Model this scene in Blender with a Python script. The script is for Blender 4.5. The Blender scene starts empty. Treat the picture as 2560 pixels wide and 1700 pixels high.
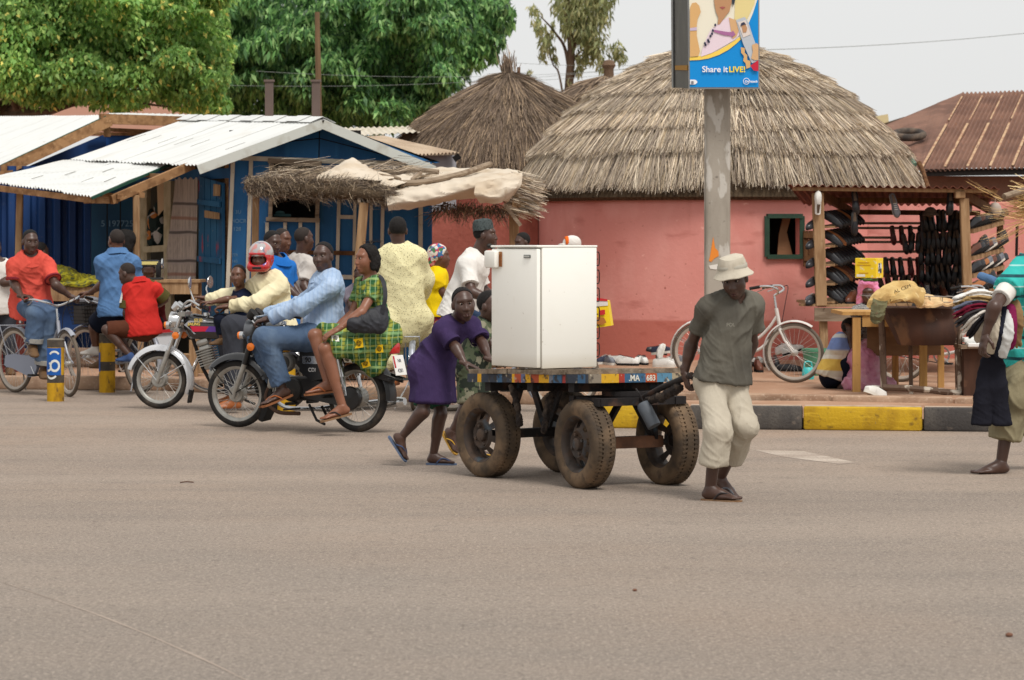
import bpy,bmesh,math,random
import numpy as np
from mathutils import Vector,Matrix,noise
random.seed(7);RNG=np.random.default_rng(7)
SC=bpy.context.scene
COL=SC.collection
F=7000.0;HC=1.6;HY=600.0;CX=1280.0
V=Vector
def W(px,py,d):return V(((px-CX)/F*d,d,HC-(py-HY)/F*d))
def GD(py,z=0.0):return F*(HC-z)/(py-HY)
def G(px,py,z=0.0):return W(px,py,GD(py,z))
def PXM(d):return F/d
def C(r,g,b,k=1.0):
 f=lambda c:((c/255.0)/12.92 if c<=10 else(((c/255.0)+0.055)/1.055)**2.4)
 return(min(1,f(r)*k),min(1,f(g)*k),min(1,f(b)*k),1.0)
MATS={}
def mat(name,base,rough=0.8,layers=(),bump=(),metal=0.0,spec=0.3,vcol=None,transl=0.0,emit=None,coat=0.0):
 if name in MATS:return MATS[name]
 m=bpy.data.materials.new(name);MATS[name]=m
 m.use_nodes=True;nt=m.node_tree;N=nt.nodes;L=nt.links
 bs=N['Principled BSDF'];out=N['Material Output']
 tc=N.new('ShaderNodeTexCoord')
 col=None
 def rgb(c):
  n=N.new('ShaderNodeRGB');n.outputs[0].default_value=c if len(c)==4 else(*c,1);return n.outputs[0]
 col=rgb(base)
 def mix(f,a,b,mode='MIX'):
  n=N.new('ShaderNodeMix');n.data_type='RGBA';n.blend_type=mode
  if hasattr(f,'default_value')or not isinstance(f,(int,float)):L.new(f,n.inputs[0])
  else:n.inputs[0].default_value=f
  L.new(a,n.inputs[6]);L.new(b,n.inputs[7]);return n.outputs[2]
 if vcol:
  a=N.new('ShaderNodeAttribute');a.attribute_name='tint'
  col=mix(1.0,col,a.outputs['Color'],'MULTIPLY')
 def mapped(sc):
  mp=N.new('ShaderNodeMapping');L.new(tc.outputs['Object'],mp.inputs[0])
  mp.inputs['Scale'].default_value=sc if isinstance(sc,(tuple,list))else(sc,sc,sc)
  return mp.outputs[0]
 for ly in layers:
  kind=ly[0]
  if kind=='n':
   _,sc,c2,lo,hi,mx=ly
   t=N.new('ShaderNodeTexNoise');t.inputs['Scale'].default_value=1.0;t.inputs['Detail'].default_value=5.0
   L.new(mapped(sc),t.inputs['Vector']);v=t.outputs['Fac']
  elif kind=='w':
   _,ax,sc,c2,lo,hi,mx,ds=ly
   t=N.new('ShaderNodeTexWave');t.bands_direction=ax;t.inputs['Scale'].default_value=1.0
   t.inputs['Distortion'].default_value=ds;t.inputs['Detail Scale'].default_value=1.5
   L.new(mapped(sc),t.inputs['Vector']);v=t.outputs['Fac']
  elif kind=='v':
   _,sc,c2,lo,hi,mx=ly
   t=N.new('ShaderNodeTexVoronoi');t.inputs['Scale'].default_value=1.0
   L.new(mapped(sc),t.inputs['Vector']);v=t.outputs['Distance']
  elif kind=='vc':
   _,sc,c2,lo,hi,mx=ly
   t=N.new('ShaderNodeTexVoronoi');t.inputs['Scale'].default_value=1.0
   L.new(mapped(sc),t.inputs['Vector'])
   sp=N.new('ShaderNodeSeparateColor');L.new(t.outputs['Color'],sp.inputs[0]);v=sp.outputs[0]
  elif kind=='z':
   _,ax,c2,lo,hi,mx=ly
   sp=N.new('ShaderNodeSeparateXYZ');L.new(tc.outputs['Object'],sp.inputs[0]);v=sp.outputs['XYZ'.index(ax)]
  mr=N.new('ShaderNodeMapRange');mr.inputs[1].default_value=lo;mr.inputs[2].default_value=hi
  mr.inputs[3].default_value=0.0;mr.inputs[4].default_value=mx
  L.new(v,mr.inputs[0])
  col=mix(mr.outputs[0],col,rgb(c2))
 L.new(col,bs.inputs['Base Color'])
 bs.inputs['Roughness'].default_value=rough;bs.inputs['Metallic'].default_value=metal
 bs.inputs['Specular IOR Level'].default_value=spec
 if coat:bs.inputs['Coat Weight'].default_value=coat
 if bump:
  prev=None
  for sc,st,dist in bump:
   t=N.new('ShaderNodeTexNoise');t.inputs['Scale'].default_value=1.0;t.inputs['Detail'].default_value=4.0
   L.new(mapped(sc),t.inputs['Vector'])
   b=N.new('ShaderNodeBump');b.inputs['Strength'].default_value=st;b.inputs['Distance'].default_value=dist
   L.new(t.outputs['Fac'],b.inputs['Height'])
   if prev:L.new(prev,b.inputs['Normal'])
   prev=b.outputs[0]
  L.new(prev,bs.inputs['Normal'])
 if transl:
  tr=N.new('ShaderNodeBsdfTranslucent');L.new(col,tr.inputs[0])
  mx=N.new('ShaderNodeMixShader');mx.inputs[0].default_value=transl
  L.new(bs.outputs[0],mx.inputs[1]);L.new(tr.outputs[0],mx.inputs[2]);L.new(mx.outputs[0],out.inputs[0])
 if emit:
  bs.inputs['Emission Color'].default_value=emit[0];bs.inputs['Emission Strength'].default_value=emit[1]
 return m
ORG={}
def tag(o,label=None,cat=None,group=None,kind=None):
 if label:o['label']=label
 if cat:o['category']=cat
 if group:o['group']=group
 if kind:o['kind']=kind
 return o
def thing(name,label,cat,loc,group=None):
 o=bpy.data.objects.new(name,None);COL.objects.link(o);o.location=loc;o.empty_display_size=.1
 ORG[o.name]=V(loc);return tag(o,label,cat,group)
def link(name,me,parent=None):
 o=bpy.data.objects.new(name,me);COL.objects.link(o)
 if parent is not None:
  o.parent=parent;ORG[o.name]=ORG[parent.name]
 else:ORG[o.name]=V((0,0,0))
 return o
def npmesh(name,verts,faces,parent=None,mats=None,smooth=True,tint=None,midx=None,recenter=False):
 verts=np.asarray(verts,dtype=np.float64)
 org=None
 if parent is not None:verts=verts-np.array(ORG[parent.name])
 elif recenter:
  org=np.array([(verts[:,0].min()+verts[:,0].max())/2,(verts[:,1].min()+verts[:,1].max())/2,verts[:,2].min()]);verts=verts-org
 me=bpy.data.meshes.new(name)
 if isinstance(faces,np.ndarray):
  nv=len(verts);nf,k=faces.shape
  me.vertices.add(nv);me.vertices.foreach_set('co',verts.astype(np.float32).ravel())
  me.loops.add(nf*k);me.loops.foreach_set('vertex_index',faces.astype(np.int32).ravel())
  me.polygons.add(nf);me.polygons.foreach_set('loop_start',np.arange(0,nf*k,k,dtype=np.int32))
  me.polygons.foreach_set('loop_total',np.full(nf,k,dtype=np.int32))
  me.update(calc_edges=True)
 else:
  me.from_pydata([tuple(v)for v in verts],[],faces)
 for m in(mats if isinstance(mats,(list,tuple))else[mats]if mats else[]):me.materials.append(m)
 if smooth:me.polygons.foreach_set('use_smooth',[True]*len(me.polygons))
 if midx is not None:me.polygons.foreach_set('material_index',np.asarray(midx,dtype=np.int32))
 if tint is not None:
  a=me.color_attributes.new('tint','FLOAT_COLOR','POINT')
  t=np.ones((len(verts),4),dtype=np.float32);t[:,:3]=tint;a.data.foreach_set('color',t.ravel())
 me.update()
 o=link(name,me,parent)
 if org is not None:o.location=V(org);ORG[o.name]=V(org)
 return o
class MB:
 def __init__(s):s.v=[];s.f=[];s.mi=[];s.cm=0
 def add(s,vs,fs):
  o=len(s.v);s.v+=[tuple(v)for v in vs]
  for f in fs:s.f.append(tuple(i+o for i in f));s.mi.append(s.cm)
  return s
 def box(s,c,size,R=None,bev=0.0):
  c=V(c);hx,hy,hz=size[0]/2,size[1]/2,size[2]/2
  R=R or Matrix.Identity(3)
  if bev<=0:
   vs=[c+R@V((x*hx,y*hy,z*hz))for x in(-1,1)for y in(-1,1)for z in(-1,1)]
   return s.add(vs,[(0,1,3,2),(4,6,7,5),(0,4,5,1),(2,3,7,6),(0,2,6,4),(1,5,7,3)])
  b=min(bev,hx*.9,hy*.9,hz*.9);bm=bmesh.new();bmesh.ops.create_cube(bm,size=1.0)
  for v in bm.verts:v.co=V((v.co.x*2*hx,v.co.y*2*hy,v.co.z*2*hz))
  bmesh.ops.bevel(bm,geom=list(bm.edges),offset=b,segments=2,affect='EDGES',profile=.5)
  bm.verts.index_update()
  vs=[c+R@v.co for v in bm.verts];fs=[[v.index for v in f.verts]for f in bm.faces];bm.free()
  return s.add(vs,fs)
 def bar(s,p,q,w,h,up=V((0,0,1)),bev=0.0):
  p=V(p);q=V(q);d=(q-p);L=d.length;d=d/L
  x=d.cross(up)
  if x.length<1e-4:x=d.cross(V((0,1,0)))
  x.normalize();z=x.cross(d).normalized()
  R=Matrix((x,d,z)).transposed()
  return s.box((p+q)/2,(w,L,h),R,bev)
 def tube(s,pts,r,n=8,cap=True,closed=False):
  pts=[V(p)for p in pts];m=len(pts)
  rs=r if isinstance(r,(list,tuple))else[r]*m
  vs=[];prev=None
  for i in range(m):
   if closed:t=pts[(i+1)%m]-pts[i-1]
   else:t=pts[min(i+1,m-1)]-pts[max(i-1,0)]
   t.normalize()
   if prev is None:
    a=t.cross(V((0,0,1)))
    if a.length<.1:a=t.cross(V((1,0,0)))
   else:a=prev-t*prev.dot(t)
   a.normalize();prev=a;b=t.cross(a)
   for k in range(n):
    th=2*math.pi*k/n;vs.append(pts[i]+(a*math.cos(th)+b*math.sin(th))*rs[i])
  fs=[]
  for i in range(m if closed else m-1):
   j=(i+1)%m
   for k in range(n):fs.append((i*n+k,i*n+(k+1)%n,j*n+(k+1)%n,j*n+k))
  if cap and not closed:
   fs.append(tuple(range(n-1,-1,-1)));fs.append(tuple((m-1)*n+k for k in range(n)))
  return s.add(vs,fs)
 def lathe(s,prof,c,axis=V((0,0,1)),n=24,ref=None,arc=None,closed=False):
  c=V(c);ax=V(axis).normalized();a=V(ref)if ref is not None else ax.cross(V((0,0,1)))
  if a.length<1e-3:a=ax.cross(V((0,1,0)))
  a=(a-ax*a.dot(ax)).normalized();b=ax.cross(a)
  m=len(prof);full=arc is None;a0,a1=arc or(0,2*math.pi);cnt=n if full else n+1
  vs=[]
  for k in range(cnt):
   th=a0+(a1-a0)*k/n;e=a*math.cos(th)+b*math.sin(th)
   for r,h in prof:vs.append(c+e*r+ax*h)
  fs=[]
  for k in range(n):
   k2=(k+1)%cnt
   for i in range(m if closed else m-1):
    j=(i+1)%m;fs.append((k*m+i,k2*m+i,k2*m+j,k*m+j))
  return s.add(vs,fs)
 def prism(s,poly,ext):
  poly=[V(p)for p in poly];e=V(ext);n=len(poly)
  vs=poly+[p+e for p in poly]
  fs=[tuple(range(n)),tuple(range(2*n-1,n-1,-1))]+[(i,i+n,(i+1)%n+n,(i+1)%n)for i in range(n)]
  return s.add(vs,fs)
 def sphere(s,c,r,n=12,R=None):
  c=V(c);r=(r,r,r)if isinstance(r,(int,float))else r;R=R or Matrix.Identity(3);m=max(6,n//2)
  vs=[c+R@V((0,0,r[2]))]
  for i in range(1,m):
   ph=math.pi*i/m
   for k in range(n):
    th=2*math.pi*k/n;vs.append(c+R@V((r[0]*math.sin(ph)*math.cos(th),r[1]*math.sin(ph)*math.sin(th),r[2]*math.cos(ph))))
  vs.append(c+R@V((0,0,-r[2])))
  fs=[(0,1+k,1+(k+1)%n)for k in range(n)]
  for i in range(m-2):
   for k in range(n):a=1+i*n;fs.append((a+k,a+n+k,a+n+(k+1)%n,a+(k+1)%n))
  a=1+(m-2)*n;e=len(vs)-1
  fs+=[(a+k,e,a+(k+1)%n)for k in range(n)]
  return s.add(vs,fs)
 def sheet(s,grid,th=0.004):
  ni,nj=len(grid),len(grid[0]);P=np.array([[tuple(p)for p in row]for row in grid])
  du=np.gradient(P,axis=0);dv=np.gradient(P,axis=1);nn=np.cross(du,dv);nn/=(np.linalg.norm(nn,axis=2,keepdims=True)+1e-12)
  A=P+nn*th/2;B=P-nn*th/2
  vs=[V(x)for x in A.reshape(-1,3)]+[V(x)for x in B.reshape(-1,3)]
  o=ni*nj;fs=[];I=lambda i,j:i*nj+j
  for i in range(ni-1):
   for j in range(nj-1):
    fs.append((I(i,j),I(i+1,j),I(i+1,j+1),I(i,j+1)));fs.append((o+I(i,j),o+I(i,j+1),o+I(i+1,j+1),o+I(i+1,j)))
  for i in range(ni-1):
   fs.append((I(i,0),o+I(i,0),o+I(i+1,0),I(i+1,0)));fs.append((I(i,nj-1),I(i+1,nj-1),o+I(i+1,nj-1),o+I(i,nj-1)))
  for j in range(nj-1):
   fs.append((I(0,j),I(0,j+1),o+I(0,j+1),o+I(0,j)));fs.append((I(ni-1,j),o+I(ni-1,j),o+I(ni-1,j+1),I(ni-1,j+1)))
  return s.add(vs,fs)
 def build(s,name,m,parent=None,smooth=False,recenter=False):
  v=np.array(s.v);org=None
  if parent is not None:v=v-np.array(ORG[parent.name])
  elif recenter:
   org=np.array([(v[:,0].min()+v[:,0].max())/2,(v[:,1].min()+v[:,1].max())/2,v[:,2].min()]);v=v-org
  me=bpy.data.meshes.new(name);me.from_pydata([tuple(x)for x in v],[],s.f)
  for mm in(m if isinstance(m,(list,tuple))else[m]):me.materials.append(mm)
  me.polygons.foreach_set('material_index',s.mi)
  bm=bmesh.new();bm.from_mesh(me);bmesh.ops.recalc_face_normals(bm,faces=bm.faces);bm.to_mesh(me);bm.free()
  if smooth:
   me.polygons.foreach_set('use_smooth',[True]*len(me.polygons))
   try:me.set_sharp_from_angle(angle=math.radians(40))
   except Exception:pass
  o=link(name,me,parent)
  if org is not None:o.location=V(org);ORG[o.name]=V(org)
  return o
def lerp(a,b,t):return a+(b-a)*t
def bez(pts,n=10):
 P=[V(p)for p in pts];P=[P[0]*2-P[1]]+P+[P[-1]*2-P[-2]];out=[]
 for i in range(1,len(P)-2):
  for k in range(n):
   t=k/n;a,b,c,d=P[i-1],P[i],P[i+1],P[i+2]
   out.append(.5*((2*b)+(c-a)*t+(2*a-5*b+4*c-d)*t*t+(3*b-a-3*c+d)*t**3))
 out.append(P[-2]);return out
def copy_tree(o,parent=None):
 c=o.copy();COL.objects.link(c);ORG[c.name]=ORG.get(o.name,V((0,0,0)))
 if parent is not None:c.parent=parent
 for ch in list(o.children):copy_tree(ch,c)
 return c
def corrugate(mb,p00,p10,p11,p01,waves,amp=.012,th=.003,ni=None,nj=6,jit=0.0):
 p00,p10,p11,p01=map(V,(p00,p10,p11,p01));ni=ni or waves*6
 n=(p10-p00).cross(p01-p00).normalized();g=[]
 for i in range(ni+1):
  u=i/ni;row=[]
  for j in range(nj+1):
   v=j/nj
   p=(p00*(1-u)+p10*u)*(1-v)+(p01*(1-u)+p11*u)*v
   w=amp*math.sin(u*waves*2*math.pi)
   if jit:w+=jit*noise.noise(p*1.3)
   row.append(p+n*w)
  g.append(row)
 return mb.sheet(g,th)
def text_mesh(name,s,size,m,parent,origin,xdir,ydir,depth=.002,align='LEFT',bold=0.0,shear=0.0):
 cu=bpy.data.curves.new(name,'FONT');cu.body=s;cu.size=size;cu.extrude=depth;cu.offset=bold;cu.align_x=align;cu.shear=shear
 o=bpy.data.objects.new(name,cu);COL.objects.link(o)
 dg=bpy.context.evaluated_depsgraph_get();me=bpy.data.meshes.new_from_object(o.evaluated_get(dg))
 bpy.data.objects.remove(o);bpy.data.curves.remove(cu)
 x=V(xdir).normalized();y=V(ydir).normalized();z=x.cross(y).normalized()
 mt=Matrix((x,y,z)).transposed()
 for v in me.vertices:v.co=V(origin)+mt@v.co-(ORG[parent.name]if parent else V((0,0,0)))
 me.name=name
 me.materials.clear();me.materials.append(m)
 return link(name,me,parent)
def A3(v):return np.array((v[0],v[1],v[2]),dtype=np.float64)
def vnoise(p):
 i=np.floor(p).astype(np.int64);f=p-i;f=f*f*(3-2*f)
 def h(a,b,c):
  n=(a*374761393+b*668265263+c*2147483647)&0x7fffffff
  n=((n^(n>>13))*1274126177)&0x7fffffff
  return((n^(n>>16))&0xffff)/65535.0
 x,y,z=i[:,0],i[:,1],i[:,2];u,v,w=f[:,0],f[:,1],f[:,2]
 L=lambda a,b,t:a+(b-a)*t
 return L(L(L(h(x,y,z),h(x+1,y,z),u),L(h(x,y+1,z),h(x+1,y+1,z),u),v),L(L(h(x,y,z+1),h(x+1,y,z+1),u),L(h(x,y+1,z+1),h(x+1,y+1,z+1),u),v),w)*2-1
class Field:
 def __init__(s):s.pr=[];s.cuts=[]
 def rc(s,a,b,ra,rb,k=.02,flat=None,cuts=(),op='u'):
  a=A3(a);b=A3(b);u=f=None
  if flat:u=A3(flat[0]);u=u/np.linalg.norm(u);f=flat[1]
  R=max(ra,rb)*(1 if not f or f>=1 else 1/f)
  lo=np.minimum(a,b)-R;hi=np.maximum(a,b)+R
  def fn(X,Y,Z):
   x=X-a[0];y=Y-a[1];z=Z-a[2];d=b-a
   if u is not None:
    q=(x*u[0]+y*u[1]+z*u[2])*(f-1);x=x+q*u[0];y=y+q*u[1];z=z+q*u[2]
    d=d+u*(d@u)*(f-1)
   dd=d@d+1e-9
   t=np.clip((x*d[0]+y*d[1]+z*d[2])/dd,0,1)
   v=np.sqrt((x-t*d[0])**2+(y-t*d[1])**2+(z-t*d[2])**2)-(ra+(rb-ra)*t)
   for c,n in cuts:v=np.maximum(v,(X-c[0])*n[0]+(Y-c[1])*n[1]+(Z-c[2])*n[2])
   return v
  s.pr.append((fn,lo,hi,k,op));return s
 def ell(s,c,r,R=None,k=.02,op='u',cuts=()):
  c=A3(c);r=np.array(r,dtype=float);R=np.eye(3)if R is None else np.array(R)
  m=np.abs(R)@r;lo=c-m;hi=c+m
  def fn(X,Y,Z):
   x=X-c[0];y=Y-c[1];z=Z-c[2]
   l=[(x*R[0,i]+y*R[1,i]+z*R[2,i])/r[i]for i in range(3)]
   k0=np.sqrt(l[0]**2+l[1]**2+l[2]**2)+1e-9
   k1=np.sqrt((l[0]/r[0])**2+(l[1]/r[1])**2+(l[2]/r[2])**2)+1e-9
   v=k0*(k0-1)/k1
   for cc,n in cuts:v=np.maximum(v,(X-cc[0])*n[0]+(Y-cc[1])*n[1]+(Z-cc[2])*n[2])
   return v
  s.pr.append((fn,lo,hi,k,op));return s
 def cut(s,c,n):s.cuts.append((A3(c),A3(V(n).normalized())));return s
 def mesh(s,vox):
  us=[p for p in s.pr if p[4]=='u']
  lo=np.min([p[1]for p in us],axis=0)-3*vox-.02;hi=np.max([p[2]for p in us],axis=0)+3*vox+.02
  n=np.ceil((hi-lo)/vox).astype(int)+1
  f=np.full(n,.2,dtype=np.float32)
  ax=[lo[i]+vox*np.arange(n[i])for i in range(3)]
  for fn,l,h,k,op in s.pr:
   mg=k+2.5*vox
   i0=np.clip(np.floor((l-mg-lo)/vox).astype(int),0,n);i1=np.clip(np.ceil((h+mg-lo)/vox).astype(int)+1,0,n)
   if np.any(i1<=i0):continue
   sl=tuple(slice(i0[i],i1[i])for i in range(3))
   X=ax[0][sl[0]][:,None,None];Y=ax[1][sl[1]][None,:,None];Z=ax[2][sl[2]][None,None,:]
   v=fn(X,Y,Z).astype(np.float32);g=f[sl]
   if op=='u':
    hh=np.maximum(k-np.abs(g-v),0)/k;f[sl]=np.minimum(g,v)-hh*hh*k*.25
   else:
    v=-v;hh=np.maximum(k-np.abs(g-v),0)/k;f[sl]=np.maximum(g,v)+hh*hh*k*.25
  for c,nn in s.cuts:
   v=(ax[0][:,None,None]-c[0])*nn[0]+(ax[1][None,:,None]-c[1])*nn[1]+(ax[2][None,None,:]-c[2])*nn[2]
   f=np.maximum(f,v.astype(np.float32))
  return surfnets(f,lo,vox)
def surfnets(f,lo,vox):
 s=f<0;n=f.shape
 cs=[(i,j,k)for i in(0,1)for j in(0,1)for k in(0,1)]
 sh=lambda a,c:a[c[0]:n[0]-1+c[0],c[1]:n[1]-1+c[1],c[2]:n[2]-1+c[2]]
 cnt=sum(sh(s,c).astype(np.int8)for c in cs)
 act=(cnt>0)&(cnt<8);idx=np.argwhere(act)
 if len(idx)==0:return np.zeros((0,3)),np.zeros((0,4),int)
 acc=np.zeros((len(idx),3));num=np.zeros(len(idx))
 vals={c:f[idx[:,0]+c[0],idx[:,1]+c[1],idx[:,2]+c[2]].astype(np.float64)for c in cs}
 for c0 in cs:
  for a in range(3):
   if c0[a]==1:continue
   c1=tuple(c0[i]+(1 if i==a else 0)for i in range(3))
   f0,f1=vals[c0],vals[c1];m=(f0<0)!=(f1<0)
   t=np.where(m,f0/(f0-f1+1e-12),0)
   pos=np.array(c0,dtype=float)[None,:]+np.zeros((len(idx),3));pos[:,a]+=t
   acc+=pos*m[:,None];num+=m
 P=lo+vox*(idx+acc/num[:,None])
 vid=np.full(act.shape,-1,dtype=np.int64);vid[act]=np.arange(len(idx))
 F_=[]
 for a in range(3):
  b,c=(a+1)%3,(a+2)%3
  s0=[slice(None)]*3;s1=[slice(None)]*3;s0[a]=slice(0,n[a]-1);s1[a]=slice(1,n[a])
  ch=s[tuple(s0)]!=s[tuple(s1)];e=np.argwhere(ch)
  ok=(e[:,b]>0)&(e[:,c]>0)&(e[:,b]<n[b]-1)&(e[:,c]<n[c]-1);e=e[ok]
  ins=s[e[:,0],e[:,1],e[:,2]]
  def cell(db,dc):
   q=e.copy();q[:,b]+=db;q[:,c]+=dc;return vid[q[:,0],q[:,1],q[:,2]]
  quad=np.stack([cell(-1,-1),cell(0,-1),cell(0,0),cell(-1,0)],axis=1)
  quad[~ins]=quad[~ins][:,::-1];F_.append(quad)
 return P,np.concatenate(F_)
def vnormals(P,Q):
 n=np.cross(P[Q[:,2]]-P[Q[:,0]],P[Q[:,3]]-P[Q[:,1]]);N=np.zeros_like(P)
 for k in range(4):np.add.at(N,Q[:,k],n)
 return N/(np.linalg.norm(N,axis=1,keepdims=True)+1e-12)
def wrinkle(P,Q,amp,sc=(11,11,6),seed=0.0,amp2=None):
 N=vnormals(P,Q);s=np.array(sc)
 a=vnoise(P*s*.6+seed);q=P+.05*a[:,None]*np.array((1,-.6,.8));o=0
 for i,(M,f,g)in enumerate((((1,0,.75),(9,9,2.6),.8),((1,0,-.8),(10,10,2.4),.7),((1,.3,.15),(15,15,3.2),.45),((1,0,1.4),(21,21,4),.3))):
  k=q.copy();k[:,0]=q[:,0]+M[2]*q[:,2]+M[1]*q[:,1];k[:,1]=q[:,1]-.6*M[2]*q[:,2]
  m=np.clip(vnoise(P*3.1+seed*2+i*7)*1.6+.5,0,1);o=o+g*m*((1-np.abs(vnoise(k*np.array(f)*(s[0]/9.0)+seed+i*13)))**3-.3)
 return P+N*(amp*(.6*a+1.25*o))[:,None]
def field_obj(name,fld,vox,m,parent,amp=0,sc=(11,11,6),seed=0.0,extra=()):
 P,Q=fld.mesh(vox)
 if amp:P=wrinkle(P,Q,amp,sc,seed)
 for f2,v2 in extra:
  p2,q2=f2.mesh(v2)
  Q=np.concatenate([Q,q2+len(P)]);P=np.concatenate([P,p2])
 return npmesh(name,P,Q,parent,m,smooth=True)
SK={'dark':mat('skin_dark',C(76,52,42),.42,[('n',14,C(60,40,33),.4,.7,.6)],[(60,.15,.004)],spec=.5),'mid':mat('skin_mid',C(100,66,50),.42,[('n',14,C(80,51,38),.4,.7,.5)],[(60,.15,.004)],spec=.45),'warm':mat('skin_warm',C(132,86,64),.42,[('n',12,C(110,70,52),.4,.7,.5)],[(60,.15,.004)],spec=.45),}
HAIR=mat('hair_black',C(24,21,20),.85,[('n',60,C(40,36,34),.5,.7,.6)],[(160,.6,.006)])
HAIRB=mat('hair_shaved',C(44,36,32),.8,[('n',60,C(30,26,24),.5,.7,.6)],[(160,.5,.004)])
HAIRG=mat('hair_grey',C(70,68,66),.85,[('n',60,C(30,28,27),.45,.6,.9)],[(160,.6,.006)])
EYEW=mat('eye_white',C(168,152,138),.35);EYEP=mat('eye_dark',C(18,12,10),.2)
LIP=mat('lip_brown',C(70,38,34),.4)
RUB=mat('sandal_rubber',C(60,62,70),.7);RUBT=mat('sandal_tan',C(150,118,88,.8),.75,[('n',20,C(120,84,56),.4,.7,.7)])
def yawv(a):a=math.radians(a);return V((math.sin(a),-math.cos(a),0))
class Person:pass
def make_person(label,d,neck,pelvis,face,head,look=None,s=1.0,skin='dark',arms={},legs={},hair='short',vox=.009,group=None,sw=.185,hw=.085,bulk=1.0,eyes=True,base=None,hpitch=0,roll=0,hands={},feet={},wear=(),hs=None,sandals=None,beard=False):
 P=Person();J=lambda t:V(t)if isinstance(t,Vector)else W(t[0],t[1],d+(t[2]if len(t)>2 else 0))
 P.s=s;P.neck=J(neck);P.pel=J(pelvis);P.head=J(head)
 P.up=(P.neck-P.pel).normalized();f0=yawv(face);P.fwd=(f0-P.up*f0.dot(P.up)).normalized();P.lat=P.up.cross(P.fwd).normalized()
 P.sw=sw*s;P.bulk=bulk
 P.sh={'L':P.neck-P.up*.10*s+P.lat*P.sw*.88,'R':P.neck-P.up*.10*s-P.lat*P.sw*.88}
 for k in 'LR':
  if 'sh'+k in arms:P.sh[k]=J(arms['sh'+k])
 P.hip={'L':P.pel+P.lat*hw*s-V((0,0,.02*s)),'R':P.pel-P.lat*hw*s-V((0,0,.02*s))}
 P.el={k:J(arms['el'+k])for k in 'LR' if 'el'+k in arms};P.wr={k:J(arms['wr'+k])for k in 'LR' if 'wr'+k in arms}
 if legs=='stand':
  zg=base or 0.0;legs={}
  for k,sg in(('L',1),('R',-1)):
   h=P.hip[k];legs['kn'+k]=V((h.x,h.y,lerp(h.z,zg,.52)))+P.fwd*.03;legs['an'+k]=V((h.x,h.y,zg+.07*s))+P.lat*.02*sg
 P.kn={k:J(legs['kn'+k])for k in 'LR' if 'kn'+k in legs};P.an={k:J(legs['an'+k])for k in 'LR' if 'an'+k in legs}
 zb=min([x.z for x in list(P.an.values())+[P.pel]])
 root=thing('person',label,'person',V((P.pel.x,P.pel.y,base if base is not None else max(0,zb-.08*s))),group)
 P.root=root;P.vox=vox;P.label=label
 sk=SK[skin];P.skin=sk
 B=Field();bk=bulk
 torso(B,P,0)
 lk=yawv(look if look is not None else face);hp=math.radians(hpitch)
 hf=(lk*math.cos(hp)+V((0,0,math.sin(hp)))).normalized();hu=(V((0,0,1))-hf*hf.z).normalized();hl=hu.cross(hf)
 if roll:
  rr=Matrix.Rotation(math.radians(roll),3,hf);hu=rr@hu;hl=rr@hl
 h=hs or(s if s>.95 else .5*s+.47);P.hf,P.hu,P.hl,P.hs=hf,hu,hl,h
 hd=lambda f,u,l:P.head+(hf*f+hu*u+hl*l)*h
 P.hd=hd;R=np.array([[hl[i],hf[i],hu[i]]for i in range(3)]);P.hR=R
 nb=P.neck-P.up*.03*s
 B.rc(nb,hd(-.018,-.06,0),.062*s,.056*h,.03)
 for k in P.el:
  B.rc(P.sh[k],P.el[k],.05*s*bk,.04*s*bk,.03)
  if k in P.wr:
   e,w=P.el[k],P.wr[k]
   B.rc(e,w,.04*s*bk,.027*s,.02);B.rc(lerp(e,w,.12),lerp(e,w,.4),.042*s*bk,.036*s*bk,.03)
 for k in P.kn:
  B.rc(P.hip[k],P.kn[k],.085*s*bk,.056*s*bk,.03)
  if k in P.an:
   a,b=P.kn[k],P.an[k]
   B.rc(a,b,.054*s*bk,.036*s,.02)
   ax=(b-a).normalized();back=-(P.hip[k]-a);back=(back-ax*back.dot(ax))
   back=back.normalized()if back.length>.02 else-P.fwd
   sgn=-1 if(P.hip[k]-a).dot(P.fwd)>0 and abs((P.hip[k]-a).normalized().dot(ax))<.5 else 1
   cb=-P.fwd;cb=(cb-ax*cb.dot(ax)).normalized()
   B.rc(lerp(a,b,.16)+cb*.018*s,lerp(a,b,.5)+cb*.012*s,.052*s*bk,.038*s*bk,.03)
 ex=[]
 Hd=Field()
 Hd.rc(lerp(nb,hd(-.018,-.06,0),.3),hd(-.018,-.05,0),.06*s,.056*h,.03)
 Hd.ell(hd(-.012,.03,0),np.array((.074,.094,.088))*h,R,.02)
 Hd.ell(hd(.022,-.042,0),np.array((.06,.066,.078))*h,R,.03)
 Hd.ell(hd(.062,-.098,0),np.array((.026,.022,.02))*h,R,.03)
 for l in(-1,1):
  Hd.ell(hd(.052,-.026,.036*l),np.array((.026,.026,.03))*h,R,.04)
  Hd.ell(hd(-.008,-.008,.076*l),np.array((.011,.02,.032))*h,R,.008)
  Hd.rc(hd(.076,.034,.012*l),hd(.066,.035,.046*l),.012*h,.010*h,.022)
  Hd.ell(hd(.09,.012,.031*l),np.array((.018,.012,.011))*h,R,.012,'s')
  Hd.ell(hd(.092,-.034,.014*l),np.array((.011,.011,.009))*h,R,.008)
 Hd.rc(hd(.083,.012,0),hd(.098,-.03,0),.009*h,.0145*h,.014)
 Hd.rc(hd(.084,-.057,-.02),hd(.084,-.057,.02),.0095*h,.0095*h,.007)
 Hd.rc(hd(.0925,-.056,-.01),hd(.0925,-.056,.01),.0095*h,.0095*h,.006)
 Hd.rc(hd(.087,-.0765,-.014),hd(.087,-.0765,.014),.0125*h,.0125*h,.006)
 if vox<.03:ex.append((Hd,min(.0065,vox)))
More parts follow.
